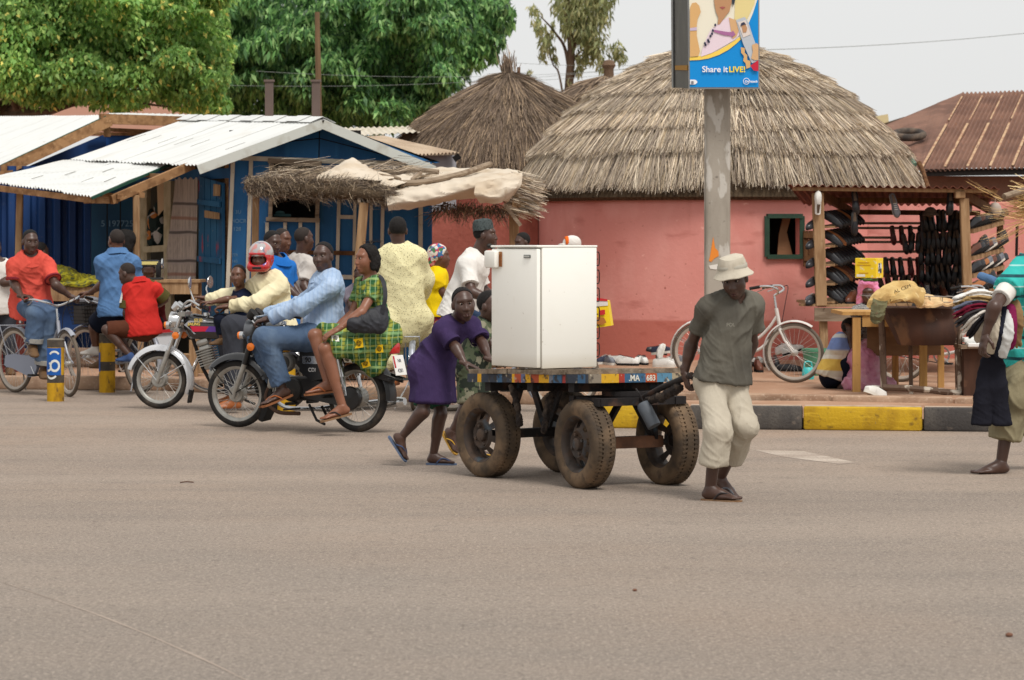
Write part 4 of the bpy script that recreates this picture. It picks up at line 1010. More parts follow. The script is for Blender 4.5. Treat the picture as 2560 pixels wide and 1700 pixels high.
for nm,pts,r in(('branch',[(993,458,31),(1060,455,31),(1150,436,31.2),(1226,410,31.6)],.035),('branch',[(1000,424,31.8),(1040,424,31.7),(1096,430,31.6)],.03),('branch',[(1052,432,31.4),(1030,448,31.2),(1005,466,30.9)],.02),('branch',[(810,452,30.75),(880,458,30.7),(962,474,30.6)],.022),('branch',[(700,450,31.2),(745,446,31.2),(790,440,31.3)],.02),('branch',[(940,436,31.2),(990,444,31.1),(1000,448,31)],.018)):
 mb=MB();mb.tube(bez([W(*p)for p in pts],4),r,7);mb.build(nm,WOODG,shl,True)
for a,b,wd in(((640,480,31.3),(632,0,31.3),.075),((912,490,30.6),(872,0,30.6),.1),((1284,512,31.3),(1293,0,31.3),.11),((1292,500,31.2),(1290,520,31.2),.1)):
 mb=MB();q=V((W(b[0],0,b[2]).x,b[2],PZ))if b[1]==0 else W(*b);mb.bar(W(*a),q,wd,wd,up=V((0,1,0)),bev=.012);mb.build('post',WOOD,shl)
mb=MB();mb.bar(W(1264,515,31.15),W(1302,564,31.15),.04,.07,up=V((0,-1,0)));mb.bar(W(895,497,30.6),W(925,498,30.6),.1,.08);mb.build('brace',WOODG,shl)
mb=MB();mb.bar(W(1045,525,34.5),V((W(1046,0,34.5).x,34.5,PZ)),.08,.06,up=V((0,1,0)));tag(mb.build('timber_post',WOODD,recenter=True),'dark weathered post against the red wall by the kiosk corner','post')
tb=thing('work_table','rough wooden table where the tailor sits by the lace curtain','table',V((W(430,0,31.6).x,31.6,PZ)))
mb=MB();z=HC-(703-HY)*31.4/F;c=W(425,703,31.7);mb.box(V((c.x,31.7,z)),(.75,.6,.03));mb.build('table_top',WOOD,tb)
mb=MB();mb.box(V((c.x,31.43,z-.08)),(.7,.03,.13));mb.build('apron',WOOD,tb)
for sx in(-.3,.3):
 for sy in(-.24,.24):mb=MB();mb.box(V((c.x+sx,31.7+sy,(z+PZ)/2-.01)),(.06,.06,z-PZ-.03));mb.build('leg',WOOD,tb)
bn=thing('market_bench','low wooden display bench against the blue container wall','bench',V((W(215,0,32.6).x,32.6,PZ)))
z=HC-(722-HY)*32.2/F;c=W(215,722,32.6);mb=MB();mb.box(V((c.x,32.6,z)),(.9,.8,.04));mb.build('bench_top',WOOD,bn)
mb=MB();mb.box(V((c.x,32.19,z-.08)),(.88,.03,.12));mb.build('apron',WOOD,bn)
mb=MB();mb.box(V((c.x-.05,32.3,z-.32)),(.6,.03,.34));mb.build('front_panel',BLUED,bn)
for sx in(-.38,.38):
 for sy in(-.33,.33):mb=MB();mb.box(V((c.x+sx,32.6+sy,(z+PZ)/2-.02)),(.06,.06,z-PZ-.04));mb.build('leg',WOOD,bn)
YCL=mat('yellow_print_cloth',C(176,168,40,.8),.9,[('vc',26,C(120,110,40,.7),.5,.52,.7),('vc',34,C(70,80,60),.78,.8,.8)],[(14,.5,.02)])
o=drape('fabric_pile',None,[[(135,676,32.7),(170,676,32.8),(215,694,32.8),(258,700,32.8)],[(138,690,32.45),(180,686,32.4),(220,704,32.4),(262,706,32.5)],[(140,722,32.25),(180,720,32.2),(215,717,32.2),(258,714,32.25)]],YCL,14,.04,.03)
tag(o,'crumpled yellow printed cloth lying on the low bench','cloth')
rc_=thing('red_chest','dark red wooden chest cut by the photo edge behind the bicycle','chest',V((W(0,0,31.5).x,31.5,PZ)))
mb=MB();c=W(-10,790,31.5);mb.box(V((c.x,31.6,(1.03+PZ)/2)),(.5,.6,1.03-PZ));mb.build('body',mat('red_brown_paint',C(122,46,38,.8),.7,[('n',5,C(98,36,30),.45,.65,.7)],[(30,.2,.006)]),rc_)
mb=MB();mb.box(V((c.x,31.6,1.045)),(.54,.64,.03));mb.build('lid',MATS['red_brown_paint'],rc_)
mb=MB();c=W(415,890,30.4)
rs=thing('metal_sign_board','white and red board leaning low behind the motorcycle wheel','board',V((W(425,0,31).x,31,PZ)))
mb.prism([W(388,832,31),W(430,830,31),W(432,890,30.9),W(388,892,30.9)],V((0,.03,0)));mb.build('panel',mat('white_panel',C(190,190,192,.8),.6),rs)
mb=MB();mb.bar(W(386,830,30.97),W(434,826,30.97),.02,.035);mb.build('red_edge',mat('red_paint',C(190,40,46,.8),.5),rs)
cx_=thing('wooden_crate','pale wooden crate standing behind the motorcycle','crate',V((W(486,0,30.6).x,30.6,PZ)))
mb=MB();c=V((W(478,0,30.6).x,30.6,PZ));
mb.box(c+V((0,0,.22)),(.3,.3,.03));mb.box(c+V((0,-.14,.12)),(.3,.025,.18));mb.build('box',WOOD,cx_)
mb=MB();mb.bar(W(484,850,30.3),V((W(484,0,30.3).x,30.3,PZ)),.09,.07,up=V((0,1,0)));mb.build('post',WOOD,cx_)
LEAF1=mat('leaf_light_green',(1,1,1,1),.5,vcol=True,transl=.45,spec=.35)
LEAF2=mat('leaf_dark_green',(1,1,1,1),.45,vcol=True,transl=.4,spec=.35)
BARK=mat('bark_grey_brown',C(120,100,84,.7),.95,[('n',(6,6,1.5),C(84,68,56,.7),.4,.65,.9)],[((14,14,3),.6,.03)],spec=.1)
def leaf_crown(name,parent,clumps,n,size,pal,m,droop=.5,aspect=2.2,shell=.55,gap=0.0,fold=.25,br=1.0):
 wts=np.array([c[3]*c[4]for c in clumps],float);wts/=wts.sum();Ps=[];Qs=[];Ts=[];off=0
 palc=np.array([C(*p)[:3]for p in pal]);palc=(palc*.74+palc.mean(1,keepdims=True)*.26)*br
 for c,wgt in zip(clumps,wts):
  k=int(n*wgt);ctr=A3(W(c[0],c[1],c[2]));R=np.array((c[3]*c[2]/F,c[5],c[4]*c[2]/F))
  v=RNG.normal(size=(k,3));v/=np.linalg.norm(v,axis=1,keepdims=True)
  r=shell+(1-shell)*RNG.random((k,1))**.6
  p=v*r
  sub=vnoise(ctr+p*R*2.2+5)[:,None]
  p=p*(1+.28*sub+.10*vnoise(ctr+p*R*5.5)[:,None])
  if gap:keep=vnoise(ctr+p*R*1.6+31)>-1+gap*1.0;p=p[keep];v=v[keep];k=len(p)
  pos=ctr+p*R
  d=v*R/np.linalg.norm(R)*1.2+RNG.normal(0,.55,(k,3));d[:,2]-=droop;d/=np.linalg.norm(d,axis=1,keepdims=True)
  nn=np.cross(d,RNG.normal(size=(k,3)));nn/=np.linalg.norm(nn,axis=1,keepdims=True);sd=np.cross(d,nn)
  nn=np.where((nn[:,2:3]<0),-nn,nn);sd=np.cross(nn,d)
  s=size*RNG.uniform(.6,1.3,(k,1));wd=s/aspect
  a=pos-d*s*.5;b=pos+sd*wd*.5+nn*fold*wd;e=pos+d*s*.5-np.array((0,0,.12))*s;f_=pos-sd*wd*.5+nn*fold*wd
  P=np.stack([a,b,e,f_],axis=1).reshape(-1,3);q=np.arange(k)[:,None]*4
  Q=q+np.array([[0,1,2,3]])
  t=palc[RNG.choice(len(palc),k)]*RNG.uniform(.7,1.2,(k,1))*(1+.25*vnoise(pos*1.1)[:,None])
  Ps.append(P);Qs.append(Q+off);Ts.append(np.repeat(t,4,axis=0));off+=len(P)
 return npmesh(name,np.concatenate(Ps),np.concatenate(Qs),parent,m,False,np.concatenate(Ts))
def limbs(name,parent,paths,m=None):
 mb=MB()
 for pts,r0,r1 in paths:
  c=bez([W(*p)for p in pts],5);mb.tube(c,[lerp(r0,r1,i/(len(c)-1))for i in range(len(c))],8)
 return mb.build(name,m or BARK,parent,True)
random.seed(11)
t1=thing('broadleaf_tree','bushy light green broadleaf tree with yellowing leaves over the tin roofs','tree',V((W(20,0,47).x,47,PZ)))
cl=[(250,60,47,300,150,2.0),(60,120,46.5,200,130,1.8),(430,120,47,130,110,1.5),(120,20,47.5,260,140,2),(380,10,48,180,110,1.8),(-120,100,47,220,160,2),(505,200,46.6,75,75,.9),(455,225,46.4,85,55,.9),(330,205,46,110,60,1.1),(200,190,45.8,120,70,1.1),(60,190,45.8,110,65,1.1),(540,130,46.8,45,60,.7),(520,60,47,50,60,.8),(120,245,46,70,25,.7),(300,258,46,80,22,.7),(545,262,46.5,40,26,.5)]
for i in range(46):
 a=random.uniform(0,1);cl.append((random.uniform(-40,540),random.uniform(-30,235),random.uniform(45.2,46.4),random.uniform(26,52),random.uniform(20,38),.35))
leaf_crown('crown',t1,cl,88000,.105,[(112,152,52),(100,144,48),(134,170,62),(86,128,46),(148,174,72),(118,150,54),(74,114,42),(96,140,48),(106,146,52),(120,156,56),(90,134,44),(100,142,50),(112,150,54),(96,138,50),(84,126,46),(126,160,60),(200,184,56)],LEAF1,.75,1.7,.5,.35,br=1.95)
limbs('trunk',t1,[([(20,900,47),(10,500,47),(16,300,47),(40,240,47),(70,150,47)],.3,.12),([(14,300,47),(60,262,46.6),(140,225,46.3),(240,150,46.5)],.13,.04),([(18,290,46.8),(110,280,46.4),(170,262,46.2),(260,240,46),(420,215,46.2)],.1,.02),([(160,265,46.2),(190,220,46),(230,170,46)],.05,.02),([(300,235,46),(360,258,45.9),(430,268,46)],.03,.012),([(-10,280,46.7),(-60,200,46.5),(-90,100,46.5)],.14,.05),([(40,270,46.3),(30,230,46),(90,180,46)],.06,.02),([(480,262,46.2),(440,225,46.2),(400,190,46.2)],.03,.01)])
t2=thing('mango_tree','large dark green mango tree with drooping leaf clusters behind the blue gable','tree',V((W(760,0,60).x,60,PZ)))
cl=[(760,60,61,330,190,3.2),(560,120,60.5,170,170,2.4),(980,60,60.5,220,150,2.6),(880,230,60,200,110,2.2),(1130,60,60.5,120,85,1.6),(1180,20,60.5,90,60,1.2),(640,270,59.5,130,60,1.5),(1040,180,60,130,70,1.6),(1000,270,59.8,90,60,1.2),(540,10,61,150,110,2)]
for i in range(85):
 px,py=random.uniform(500,1130),random.uniform(-20,290)
 if px>1080 and py>220:continue
 cl.append((px,py,random.uniform(56.8,58.6),random.uniform(30,62),random.uniform(22,40),.6))
for px,py,r in((1255,60,32),(1240,105,26),(1262,30,26),(1225,20,40),(1200,90,38),(1175,130,34),(1140,160,40),(1190,160,22),(1235,150,14),(1110,205,36),(1060,235,36),(1215,128,30),(1140,100,40),(1100,120,44)):cl.append((px,py,59,r,r*.8,.8))
leaf_crown('crown',t2,cl,98000,.19,[(74,122,54),(62,108,48),(90,140,62),(48,86,42),(106,152,70),(40,74,38),(126,164,86)],LEAF2,1.0,2.8,.45,.62,br=1.95)
limbs('trunk',t2,[([(760,950,60),(765,500,60),(750,300,60),(780,120,60.5)],.55,.25),([(755,320,60),(640,200,60),(560,80,60)],.25,.08),([(760,300,60),(900,190,60),(1100,120,60),(1200,60,60)],.25,.05),([(1085,260,59.5),(1100,170,59.8),(1080,60,60)],.07,.04),([(880,210,59.5),(980,240,59.5),(1060,200,59.5)],.12,.04)])
t3=thing('gum_tree','slender olive tree with hanging sprays of leaves against the white sky','tree',V((W(1422,0,72).x,72,PZ)))
def spray(px,py,rx,ry):return(px,py,72,rx,ry,.9)
cl=[spray(*p)for p in((1440,40,46,60),(1480,60,46,66),(1400,20,26,30),(1500,20,36,50),(1460,100,40,50),(1490,125,34,44),(1352,72,18,26),(1366,105,24,32),(1360,140,16,22),(1332,26,14,16),(1380,135,12,18),(1420,70,20,40),(1456,150,18,26),(1425,205,9,16),(1447,178,10,22),(1500,165,18,20),(1540,130,22,26),(1553,145,14,20),(1520,180,12,12),(1322,182,7,9),(1382,236,6,12),(1385,66,8,12),(1470,-20,80,50),(1536,2,6,6),(1390,155,8,12),(1335,60,12,14),(1345,40,10,16))]
leaf_crown('crown',t3,cl,3300,.21,[(142,150,84),(122,132,70),(162,166,102),(108,118,64),(168,164,100)],LEAF1,1.3,3.6,.1,.75,br=1.3)
limbs('trunk',t3,[([(1418,900,72),(1419,400,72),(1422,230,72),(1428,120,72),(1418,30,72),(1424,-60,72)],.16,.05),([(1425,190,72),(1412,120,72),(1390,85,72),(1370,60,72),(1350,40,72)],.05,.012),([(1408,240,72),(1396,180,72),(1382,160,72),(1366,110,72)],.03,.012),([(1428,130,72),(1450,90,72),(1480,40,72)],.05,.015),([(1430,160,72),(1450,130,72),(1490,110,72)],.03,.012),([(1425,215,72),(1440,180,72),(1452,150,72)],.025,.01)])
fb=MB();fb.prism([W(-60,215,75),W(500,228,75),W(520,330,75),W(-60,330,75)],V((0,3,.2)));fb.prism([W(700,205,90),W(0,215,90),W(0,330,90),W(700,330,90)],V((0,2,0)))
fb=MB();fb.prism([W(-60,222,75),W(470,232,75),W(480,330,75),W(-60,330,75)],V((0,3,0)))
tag(fb.build('distant_house',mat('far_pink_roof',C(206,160,140,.8),.9),recenter=True),'dusty pink roof glimpsed between the branches of the light green tree','house')
STEEL=mat('brown_steel_post',C(126,108,100,.8),.7,[('n',(3,3,1),C(104,88,80,.8),.45,.65,.8)])
for px,y0,wd,lb,d in((673,203,20,'brown steel post above the tin roof, shorter and apart from the wooden pole',38.2),(790,203,20,'brown steel post standing against the tall wooden pole',38)):
 mb=MB();t=W(px,y0,d);b=V((t.x,d,PZ));mb.bar(b,t,wd*d/F,wd*d/F*.8,up=V((0,1,0)));mb.bar(t+V((0,0,-.01)),t+V((0,0,.02)),wd*d/F+.03,wd*d/F*.8+.03,up=V((0,1,0)))
 tag(mb.build('steel_post',STEEL,recenter=True),lb,'post','steel posts behind the kiosk')
mb=MB();d=39;t=W(793,30,d);b=V((W(803,0,d).x,d,PZ));mb.tube([b,lerp(b,t,.5)+V((.01,0,0)),t],[.055,.05,.035],8)
tag(mb.build('wooden_pole',mat('pole_wood',C(140,112,82,.75),.9,[('n',(10,10,1),C(104,82,60,.7),.42,.65,.8)]),smooth=True,recenter=True),'thin tall wooden pole rising in front of the mango tree','pole')
WIRE=mat('wire_dark',C(130,136,132),.7)
for i,(a,b,sag,r)in enumerate((((640,178,50),(1700,160,60),.6,.0035),((400,208,50),(1560,172,60),.6,.0035),((1100,140,60),(1720,158,60),.4,.0035),((1110,225,60),(1620,205,60),.3,.0035),((1890,125,60),(2900,40,70),.5,.007),((1150,205,60),(1640,170,60),.3,.0035))):
 p,q=W(*a),W(*b);mb=MB();mb.tube([lerp(p,q,t)-V((0,0,sag*4*t*(1-t)*.3))for t in np.linspace(0,1,14)],r,5)
 tag(mb.build('power_line',WIRE,recenter=True),['overhead wire passing just above the two steel posts','overhead wire crossing behind the top of the mango tree trunk level','overhead wire through the middle of the slender olive tree','low overhead wire behind the tufted hut tip','lone overhead wire sloping up across the empty sky by the billboard','overhead wire just beside the tufted hut tip'][i],'wire','overhead wires')
CONC=mat('concrete_pole',C(176,168,156,.85),.9,[('n',(5,5,1.2),C(150,142,130,.8),.42,.62,.8),('n',(7,7,2.5),C(206,202,194,.9),.56,.60,.75),('n',22,C(112,106,98),.66,.74,.7)],[(40,.4,.0035)],spec=.15)
dp=26.6;pole=thing('concrete_pole','square grey concrete pole with peeling poster scraps carrying the billboard','pole',V((W(1793,0,dp).x,dp,PZ)))
mb=MB();b=V((W(1793,0,dp).x,dp,PZ));t=W(1793,-240,dp);mb.bar(b,t,.235,.235,up=V((0,1,0)),bev=.025);mb.build('shaft',CONC,pole)
dq=dp-.122
for nm,pts,m in(('poster_scrap',[(1775,640),(1783,592),(1788,620),(1796,628),(1797,640),(1786,646),(1778,655),(1772,652)],mat('orange_paper',C(232,140,56,.9),.9)),('poster_scrap',[(1772,664),(1795,660),(1800,668),(1790,674),(1776,672)],mat('white_paper',C(226,222,214,.9),.9)),):
 mb=MB();mb.prism([W(x,y,dq)for x,y in pts],V((0,.003,0)));mb.build(nm,m,pole)
sg=thing('billboard','bright blue and yellow advertising panel with a phone and slogan on the concrete pole','billboard',W(1810,221,26.2))
FRM=mat('sign_frame_grey',C(150,152,152,.85),.5,metal=.3);ds=26.2
P2=lambda px,py,k=0:W(px,py,ds-.0035*k)
mb=MB();mb.prism([P2(1722,222),P2(1899,222),P2(1898,-170),P2(1718,-170)],V((0,.06,0)));mb.build('panel',FRM,sg)
def flat(name,pts,m,k):mb=MB();mb.add([P2(x,y,k)for x,y in pts],[tuple(range(len(pts)))]);return mb.build(name,m,sg)
pm=lambda n,*c:mat('poster_'+n,C(*c),.55,spec=.3)
flat('poster',[(1725,218),(1896,218),(1895,-165),(1722,-165)],pm('blue',0,146,226,.9),1)
flat('poster_photo',[(1724,143),(1745,143),(1770,139),(1795,130),(1818,118),(1838,104),(1852,95),(1860,85),(1870,62),(1882,34),(1893,0),(1894,-160),(1722,-160)],pm('cream',240,234,214,.95),2)
flat('poster_swoosh',[(1724,151),(1748,150),(1772,146),(1798,137),(1822,124),(1842,108),(1852,98),(1850,92),(1836,102),(1816,115),(1794,127),(1770,136),(1745,141),(1724,143)],pm('yellow',250,214,96,.95),3)
flat('poster_curtain',[(1838,-20),(1890,-20),(1886,10),(1872,40),(1860,60),(1836,50)],pm('pale_yellow',232,214,150,.95),3)
flat('poster_figure',[(1752,142),(1756,122),(1768,92),(1778,72),(1794,60),(1808,50),(1822,42),(1830,46),(1844,62),(1852,84),(1836,100),(1812,114),(1780,132)],pm('pink',236,216,226,.95),4)
flat('poster_skin',[(1725,142),(1725,20),(1730,8),(1740,6),(1748,14),(1752,30),(1744,48),(1742,62),(1742,90),(1750,128),(1746,140)],pm('skin',226,180,120,.9),5)
flat('poster_skin',[(1790,30),(1786,10),(1784,-20),(1800,-38),(1818,-38),(1830,-20),(1829,5),(1824,28),(1814,40),(1800,60),(1794,62),(1796,44)],pm('skin2',196,148,108,.9),5)
flat('poster_skin',[(1822,44),(1840,50),(1848,72),(1842,90),(1832,98),(1828,80)],pm('skin3',222,178,130,.9),5)
flat('poster_hair',[(1783,-18),(1790,-44),(1806,-54),(1824,-50),(1836,-30),(1838,0),(1834,14),(1830,8),(1829,-18),(1816,-34),(1798,-34)],pm('hair',52,60,70,.9),6)
flat('poster_mouth',[(1799,18),(1806,16),(1814,18),(1807,23)],pm('mouth',176,96,92,.9),6)
flat('poster_bracelet',[(1725,70),(1742,68),(1742,76),(1725,77)],pm('lilac',206,190,214,.9),6)
flat('poster_arrow',[(1784,74),(1820,80),(1830,80),(1832,76),(1839,86),(1828,95),(1829,90),(1810,88),(1786,80)],pm('purple',176,112,160,.9),6)
for x,y in((1764,112),(1770,100),(1776,90),(1782,76),(1788,62),(1772,104),(1762,108),(1780,84)):flat('poster_print',[(x-3,y),(x,y-4),(x+3,y-1),(x+2,y+4),(x-2,y+3)],pm('ink',60,62,84,.9),7)
flat('poster_phone',[(1840,50),(1862,42),(1872,58),(1882,90),(1890,112),(1896,140),(1896,152),(1880,158),(1876,150),(1858,110),(1846,72)],pm('silver',190,196,204,.95),6)
flat('poster_screen',[(1844,56),(1864,50),(1877,86),(1858,94)],pm('screen',226,214,206,.95),7)
flat('poster_screen_face',[(1853,62),(1862,58),(1868,70),(1866,80),(1858,82)],pm('skin2',0,0,0),8)
flat('poster_screen_hair',[(1851,66),(1853,58),(1860,55),(1866,62),(1862,61),(1855,64)],pm('ink',0,0,0),9)
flat('poster_hand',[(1852,118),(1862,120),(1862,132),(1868,138),(1868,150),(1876,152),(1876,168),(1866,172),(1864,158),(1858,152),(1860,140),(1853,132)],pm('skin',0,0,0),5)
flat('poster_thumb',[(1880,112),(1892,108),(1896,112),(1896,150),(1886,150),(1878,146),(1882,130)],pm('skin3',0,0,0),8)
flat('poster_sleeve',[(1876,164),(1896,150),(1896,178),(1884,176)],pm('red',206,36,64,.9),7)
flat('poster_badge',[(1725,199),(1738,199),(1743,203),(1743,207),(1738,211),(1725,211)],pm('white',245,246,248,.95),3)
text_mesh('slogan','Share it',.078,pm('white',0,0,0),sg,P2(1755,180,5),(1,0,0),(0,0,1),.001,bold=.0012)
text_mesh('slogan','LIVE!',.074,pm('bright_yellow',255,226,40,.95),sg,P2(1822,180,5),(1,0,0),(0,0,1),.001,bold=.0018)
text_mesh('logo_text','Onetouch',.029,pm('white',0,0,0),sg,P2(1862,206,5),(1,0,0),(0,0,1),.001,bold=.001)
text_mesh('badge_text','IS',.034,pm('ink',0,0,0),sg,P2(1728,209,5),(1,0,0),(0,0,1),.001,bold=.001)
mb=MB();c=P2(1866,203,4);mb.lathe([(.026,0),(.031,0),(.031,.002),(.026,.002)],c,V((0,-1,0)),20,closed=True);mb.build('logo_ring',pm('white',0,0,0),sg)
mb=MB();mb.prism([W(1685,219,27.1),W(1722,221,26.26),W(1718,-170,26.26),W(1682,-170,27.1)],V((.03,.02,0)));bk=mb.build('back_panel',mat('sign_back_grey',C(92,92,88,.85),.6,[('n',(4,4,2),C(112,110,104,.8),.45,.65,.7)]),sg)
mb=MB();mb.prism([W(1684,220,27.13),W(1688,220,27.05),W(1686,-170,27.05),W(1681,-170,27.13)],V((-.02,-.02,0)));mb.build('frame_edge',FRM,bk)
mb=MB();mb.prism([W(1690,164,27.0),W(1721,163,26.25),W(1721,176,26.25),W(1690,175,27.0)],V((-.01,-.012,0)));mb.build('yellow_strip',mat('ochre_strip',C(176,128,40,.8),.7),bk)
mb=MB();mb.bar(W(1846,221,26.3),W(1846,228,26.3),.02,.02);mb.build('bracket',DARK,sg)
LEATH=mat('black_leather',C(30,30,34),.35,[('n',20,C(52,52,58),.5,.7,.6)],[(60,.1,.003)],spec=.5)
LEATB=mat('brown_leather',C(110,62,42,.8),.45,[('n',20,C(78,42,30),.45,.7,.7)],spec=.45)
LEATR=mat('oxblood_leather',C(96,30,30),.4,spec=.5)
LEATT=mat('tan_leather',C(176,112,66,.8),.5)
SNW=mat('white_trainer',C(226,224,218,.9),.7,[('n',14,C(190,186,178,.85),.5,.7,.7)])
SNG=mat('grey_trainer',C(128,130,138,.8),.7,[('n',18,C(80,82,90),.48,.62,.8)])
SNN=mat('navy_trainer',C(44,48,66),.7)
SOLEB=mat('sole_black',C(28,27,27),.8);SOLEW=mat('sole_white',C(220,216,206,.9),.8);INSIDE=mat('shoe_lining',C(120,100,84,.6),.9)
def shoe_mesh(name,up,sole,kind='low'):
 mb=MB();L=.28
 out=[(0,.02),(.015,.034),(.07,.037),(.13,.036),(.19,.045),(.235,.042),(.265,.028),(.28,.004)]
 xs=[-.14+o[0]for o in out];poly=[V((x,o[1],0))for x,o in zip(xs,out)]+[V((x,-o[1]*.92,0))for x,o in list(zip(xs,out))[::-1]]
 th=.028 if kind in('trainer','boot')else .02;mb.cm=1;mb.prism(poly,V((0,0,th)));mb.cm=0
 hts={'low':[.05,.062,.066,.07,.058,.045,.034,.012],'trainer':[.06,.075,.078,.085,.066,.05,.038,.014],'boot':[.12,.14,.14,.12,.075,.055,.042,.016],'slip':[.012,.014,.016,.055,.058,.045,.034,.012]}[kind]
 rings=[]
 for x,o,h in zip(xs,out,hts):
  w_=o[1]*.96;top=.35 if x<0 else .6
  rings.append([V((x,w_,th)),V((x,w_*.95,th+h*.5)),V((x,w_*top,th+h*.9)),V((x,0,th+h*(1.0 if x>0 else .86))),V((x,-w_*top,th+h*.9)),V((x,-w_*.9,th+h*.5)),V((x,-w_*.92,th))])
 vs=[p for r in rings for p in r];n=7;fs=[]
 for i in range(len(rings)-1):
  for k in range(n-1):fs.append((i*n+k,i*n+k+1,(i+1)*n+k+1,(i+1)*n+k))
 fs.append(tuple(range(n)));fs.append(tuple((len(rings)-1)*n+k for k in range(n)))
 mb.add(vs,fs)
 mb.cm=2;z=th+hts[1]*.9;mb.add([V((-.12,.012,z+.004)),V((-.12,-.012,z+.004)),V((-.02,-.02,th+hts[3]*.96)),V((-.02,.02,th+hts[3]*.96))],[(0,1,2,3)])
 if kind=='trainer':
  mb.cm=1
  for i in range(4):x=-.02+i*.022;mb.bar(V((x,-.018,th+hts[3]*1.0-i*.006)),V((x+.006,.018,th+hts[3]*1.0-i*.006)),.006,.005)
 me_o=mb.build(name,[up,sole,INSIDE],smooth=True);me=me_o.data;bpy.data.objects.remove(me_o);return me
SHM={'black':shoe_mesh('shoe',LEATH,SOLEB),'brown':shoe_mesh('shoe',LEATB,SOLEB),'red':shoe_mesh('shoe',LEATR,SOLEB),'tan':shoe_mesh('shoe',LEATT,SOLEB),'boot':shoe_mesh('shoe',LEATB,SOLEB,'boot'),'bboot':shoe_mesh('shoe',LEATH,SOLEB,'boot'),'white':shoe_mesh('shoe',SNW,SOLEW,'trainer'),'whiteb':shoe_mesh('shoe',SNW,SOLEB,'trainer'),'grey':shoe_mesh('shoe',SNG,SOLEW,'trainer'),'navy':shoe_mesh('shoe',SNN,SOLEW,'trainer'),'slip':shoe_mesh('shoe',LEATH,SOLEB,'slip'),'wslip':shoe_mesh('shoe',SNW,SOLEW,'slip')}
def put_shoe(kind,loc,toe,up,label,group,s=1.0):
 o=bpy.data.objects.new('shoe',SHM[kind]);COL.objects.link(o)
 x=V(toe).normalized();z=V(up);z=(z-x*z.dot(x)).normalized();y=z.cross(x)
 o.matrix_world=Matrix.Translation(V(loc))@(Matrix((x,y,z)).transposed().to_4x4())@Matrix.Scale(s,4)
 return tag(o,label,'shoe',group)
st=thing('shoe_stall','open timber shoe stall with a rusty corrugated roof against the pink wall','stall',V((W(2230,0,32).x,32,PZ)))
df,db=31.0,34.0
mb=MB();mb.bar(W(1982,472,df),W(2492,478,df),.04,.1,up=V((0,-1,0)));mb.build('front_beam',WOOD,st)
RUSTU=mat('roof_underside_rust',C(140,84,66,.75),.8,[('n',3,C(110,62,50),.42,.62,.8)],[(30,.2,.01)])
mb=MB();corrugate(mb,W(1970,464,df-.12),W(2500,470,df-.12),W(2470,512,db),W(2010,512,db),26,.016,.004,nj=4);mb.build('roof',RUSTU,st,True)
mb=MB()
mb.bar(W(2404,484,df),W(2500,538,db-.8),.05,.1);mb.bar(W(2050,484,df),W(2130,530,db-.6),.05,.09);mb.bar(W(2060,500,32.3),W(2470,502,32.3),.05,.06);mb.bar(W(2100,530,33.6),W(2450,533,33.6),.05,.06)
mb.build('rafter',WOODD,st)
for a,b,wd in(((2044,482,df),(2053,765,df),.125),((2400,478,df-.03),(2400,496,df-.03),.11),((2410,496,df),(2420,760,df),.1)):
 mb=MB();mb.bar(W(*a),W(*b),wd,.09,up=V((0,-1,0)),bev=.01);mb.build('post',WOOD,st)
for px in(2058,2120,2430):
 mb=MB();t=W(px,800,df+.05);mb.bar(t,V((W(px+4,0,df+.05).x,df+.05,PZ)),.09,.08,up=V((0,-1,0)),bev=.01);mb.build('leg',WOOD,st)
zc=W(0,764,df).z
mb=MB();c0,c1=W(2046,764,df).x,W(2452,764,df).x;mb.box(V(((c0+c1)/2,(df+33.4)/2,zc)),(c1-c0,2.4,.03));mb.build('counter',WOOD,st)
mb=MB();mb.bar(W(2036,786,df-.03),W(2450,788,df-.03),.03,.15,up=V((0,0,1)));mb.build('apron_board',WOODG,st)
mb=MB();mb.box(W(2025,762,df+.12),(.22,.3,.025));mb.build('side_shelf',WOOD,st)
for y,d,x0,x1 in((558,33.4,2105,2330),(570,33.4,2100,2400),(594,33.4,2110,2240),(605,33.4,2110,2400),(629,33.4,2105,2320),(649,33.4,2110,2400),(690,33.4,2110,2420)):
 mb=MB();mb.bar(W(x0,y,d),W(x1,y,d),.03,.03);mb.build('rail',WOODG,st)
LROW=[(560,'top'),(608,'second'),(655,'third'),(703,'fourth'),(748,'lowest')]
kinds=['black','black','brown','black','tan','black','black','brown']
for r,(y,nm)in enumerate(LROW):
 p,q=W(2062,y+8,31.1),W(2128,y+4,33.2)
 p=V((p.x,31.05,p.z));q=V((q.x,33.2,W(0,y+8,31.1).z+.06))
 mb=MB();mb.bar(p,q,.2,.02);mb.build('slat',WOOD,st)
 n=8
 for k in range(n):
  t=(k+.4)/n;c=lerp(p,q,t);rr=random.Random(r*31+k)
  put_shoe(kinds[(k*3+r)%8]if rr.random()<.5 else 'black',c+V((.05,0,.05)),(1,-.30,-.62),(.5,-.2,.8),'%s shelf shoe of the shoe stall, on the rack by the open window shutter'%nm,'shoes on the rack by the shutter, %s shelf'%nm)
 put_shoe('black',V((W(2030,0,31.05).x,31.02,p.z+.0)),(-.5,-.7,-.25),(-.2,-.3,1),'single black shoe poking past the stall post by the shutter, %s shelf'%nm,'shoes poking past the stall post',.9)
RROW=[(560,'top'),(628,'second'),(672,'third'),(722,'lowest')]
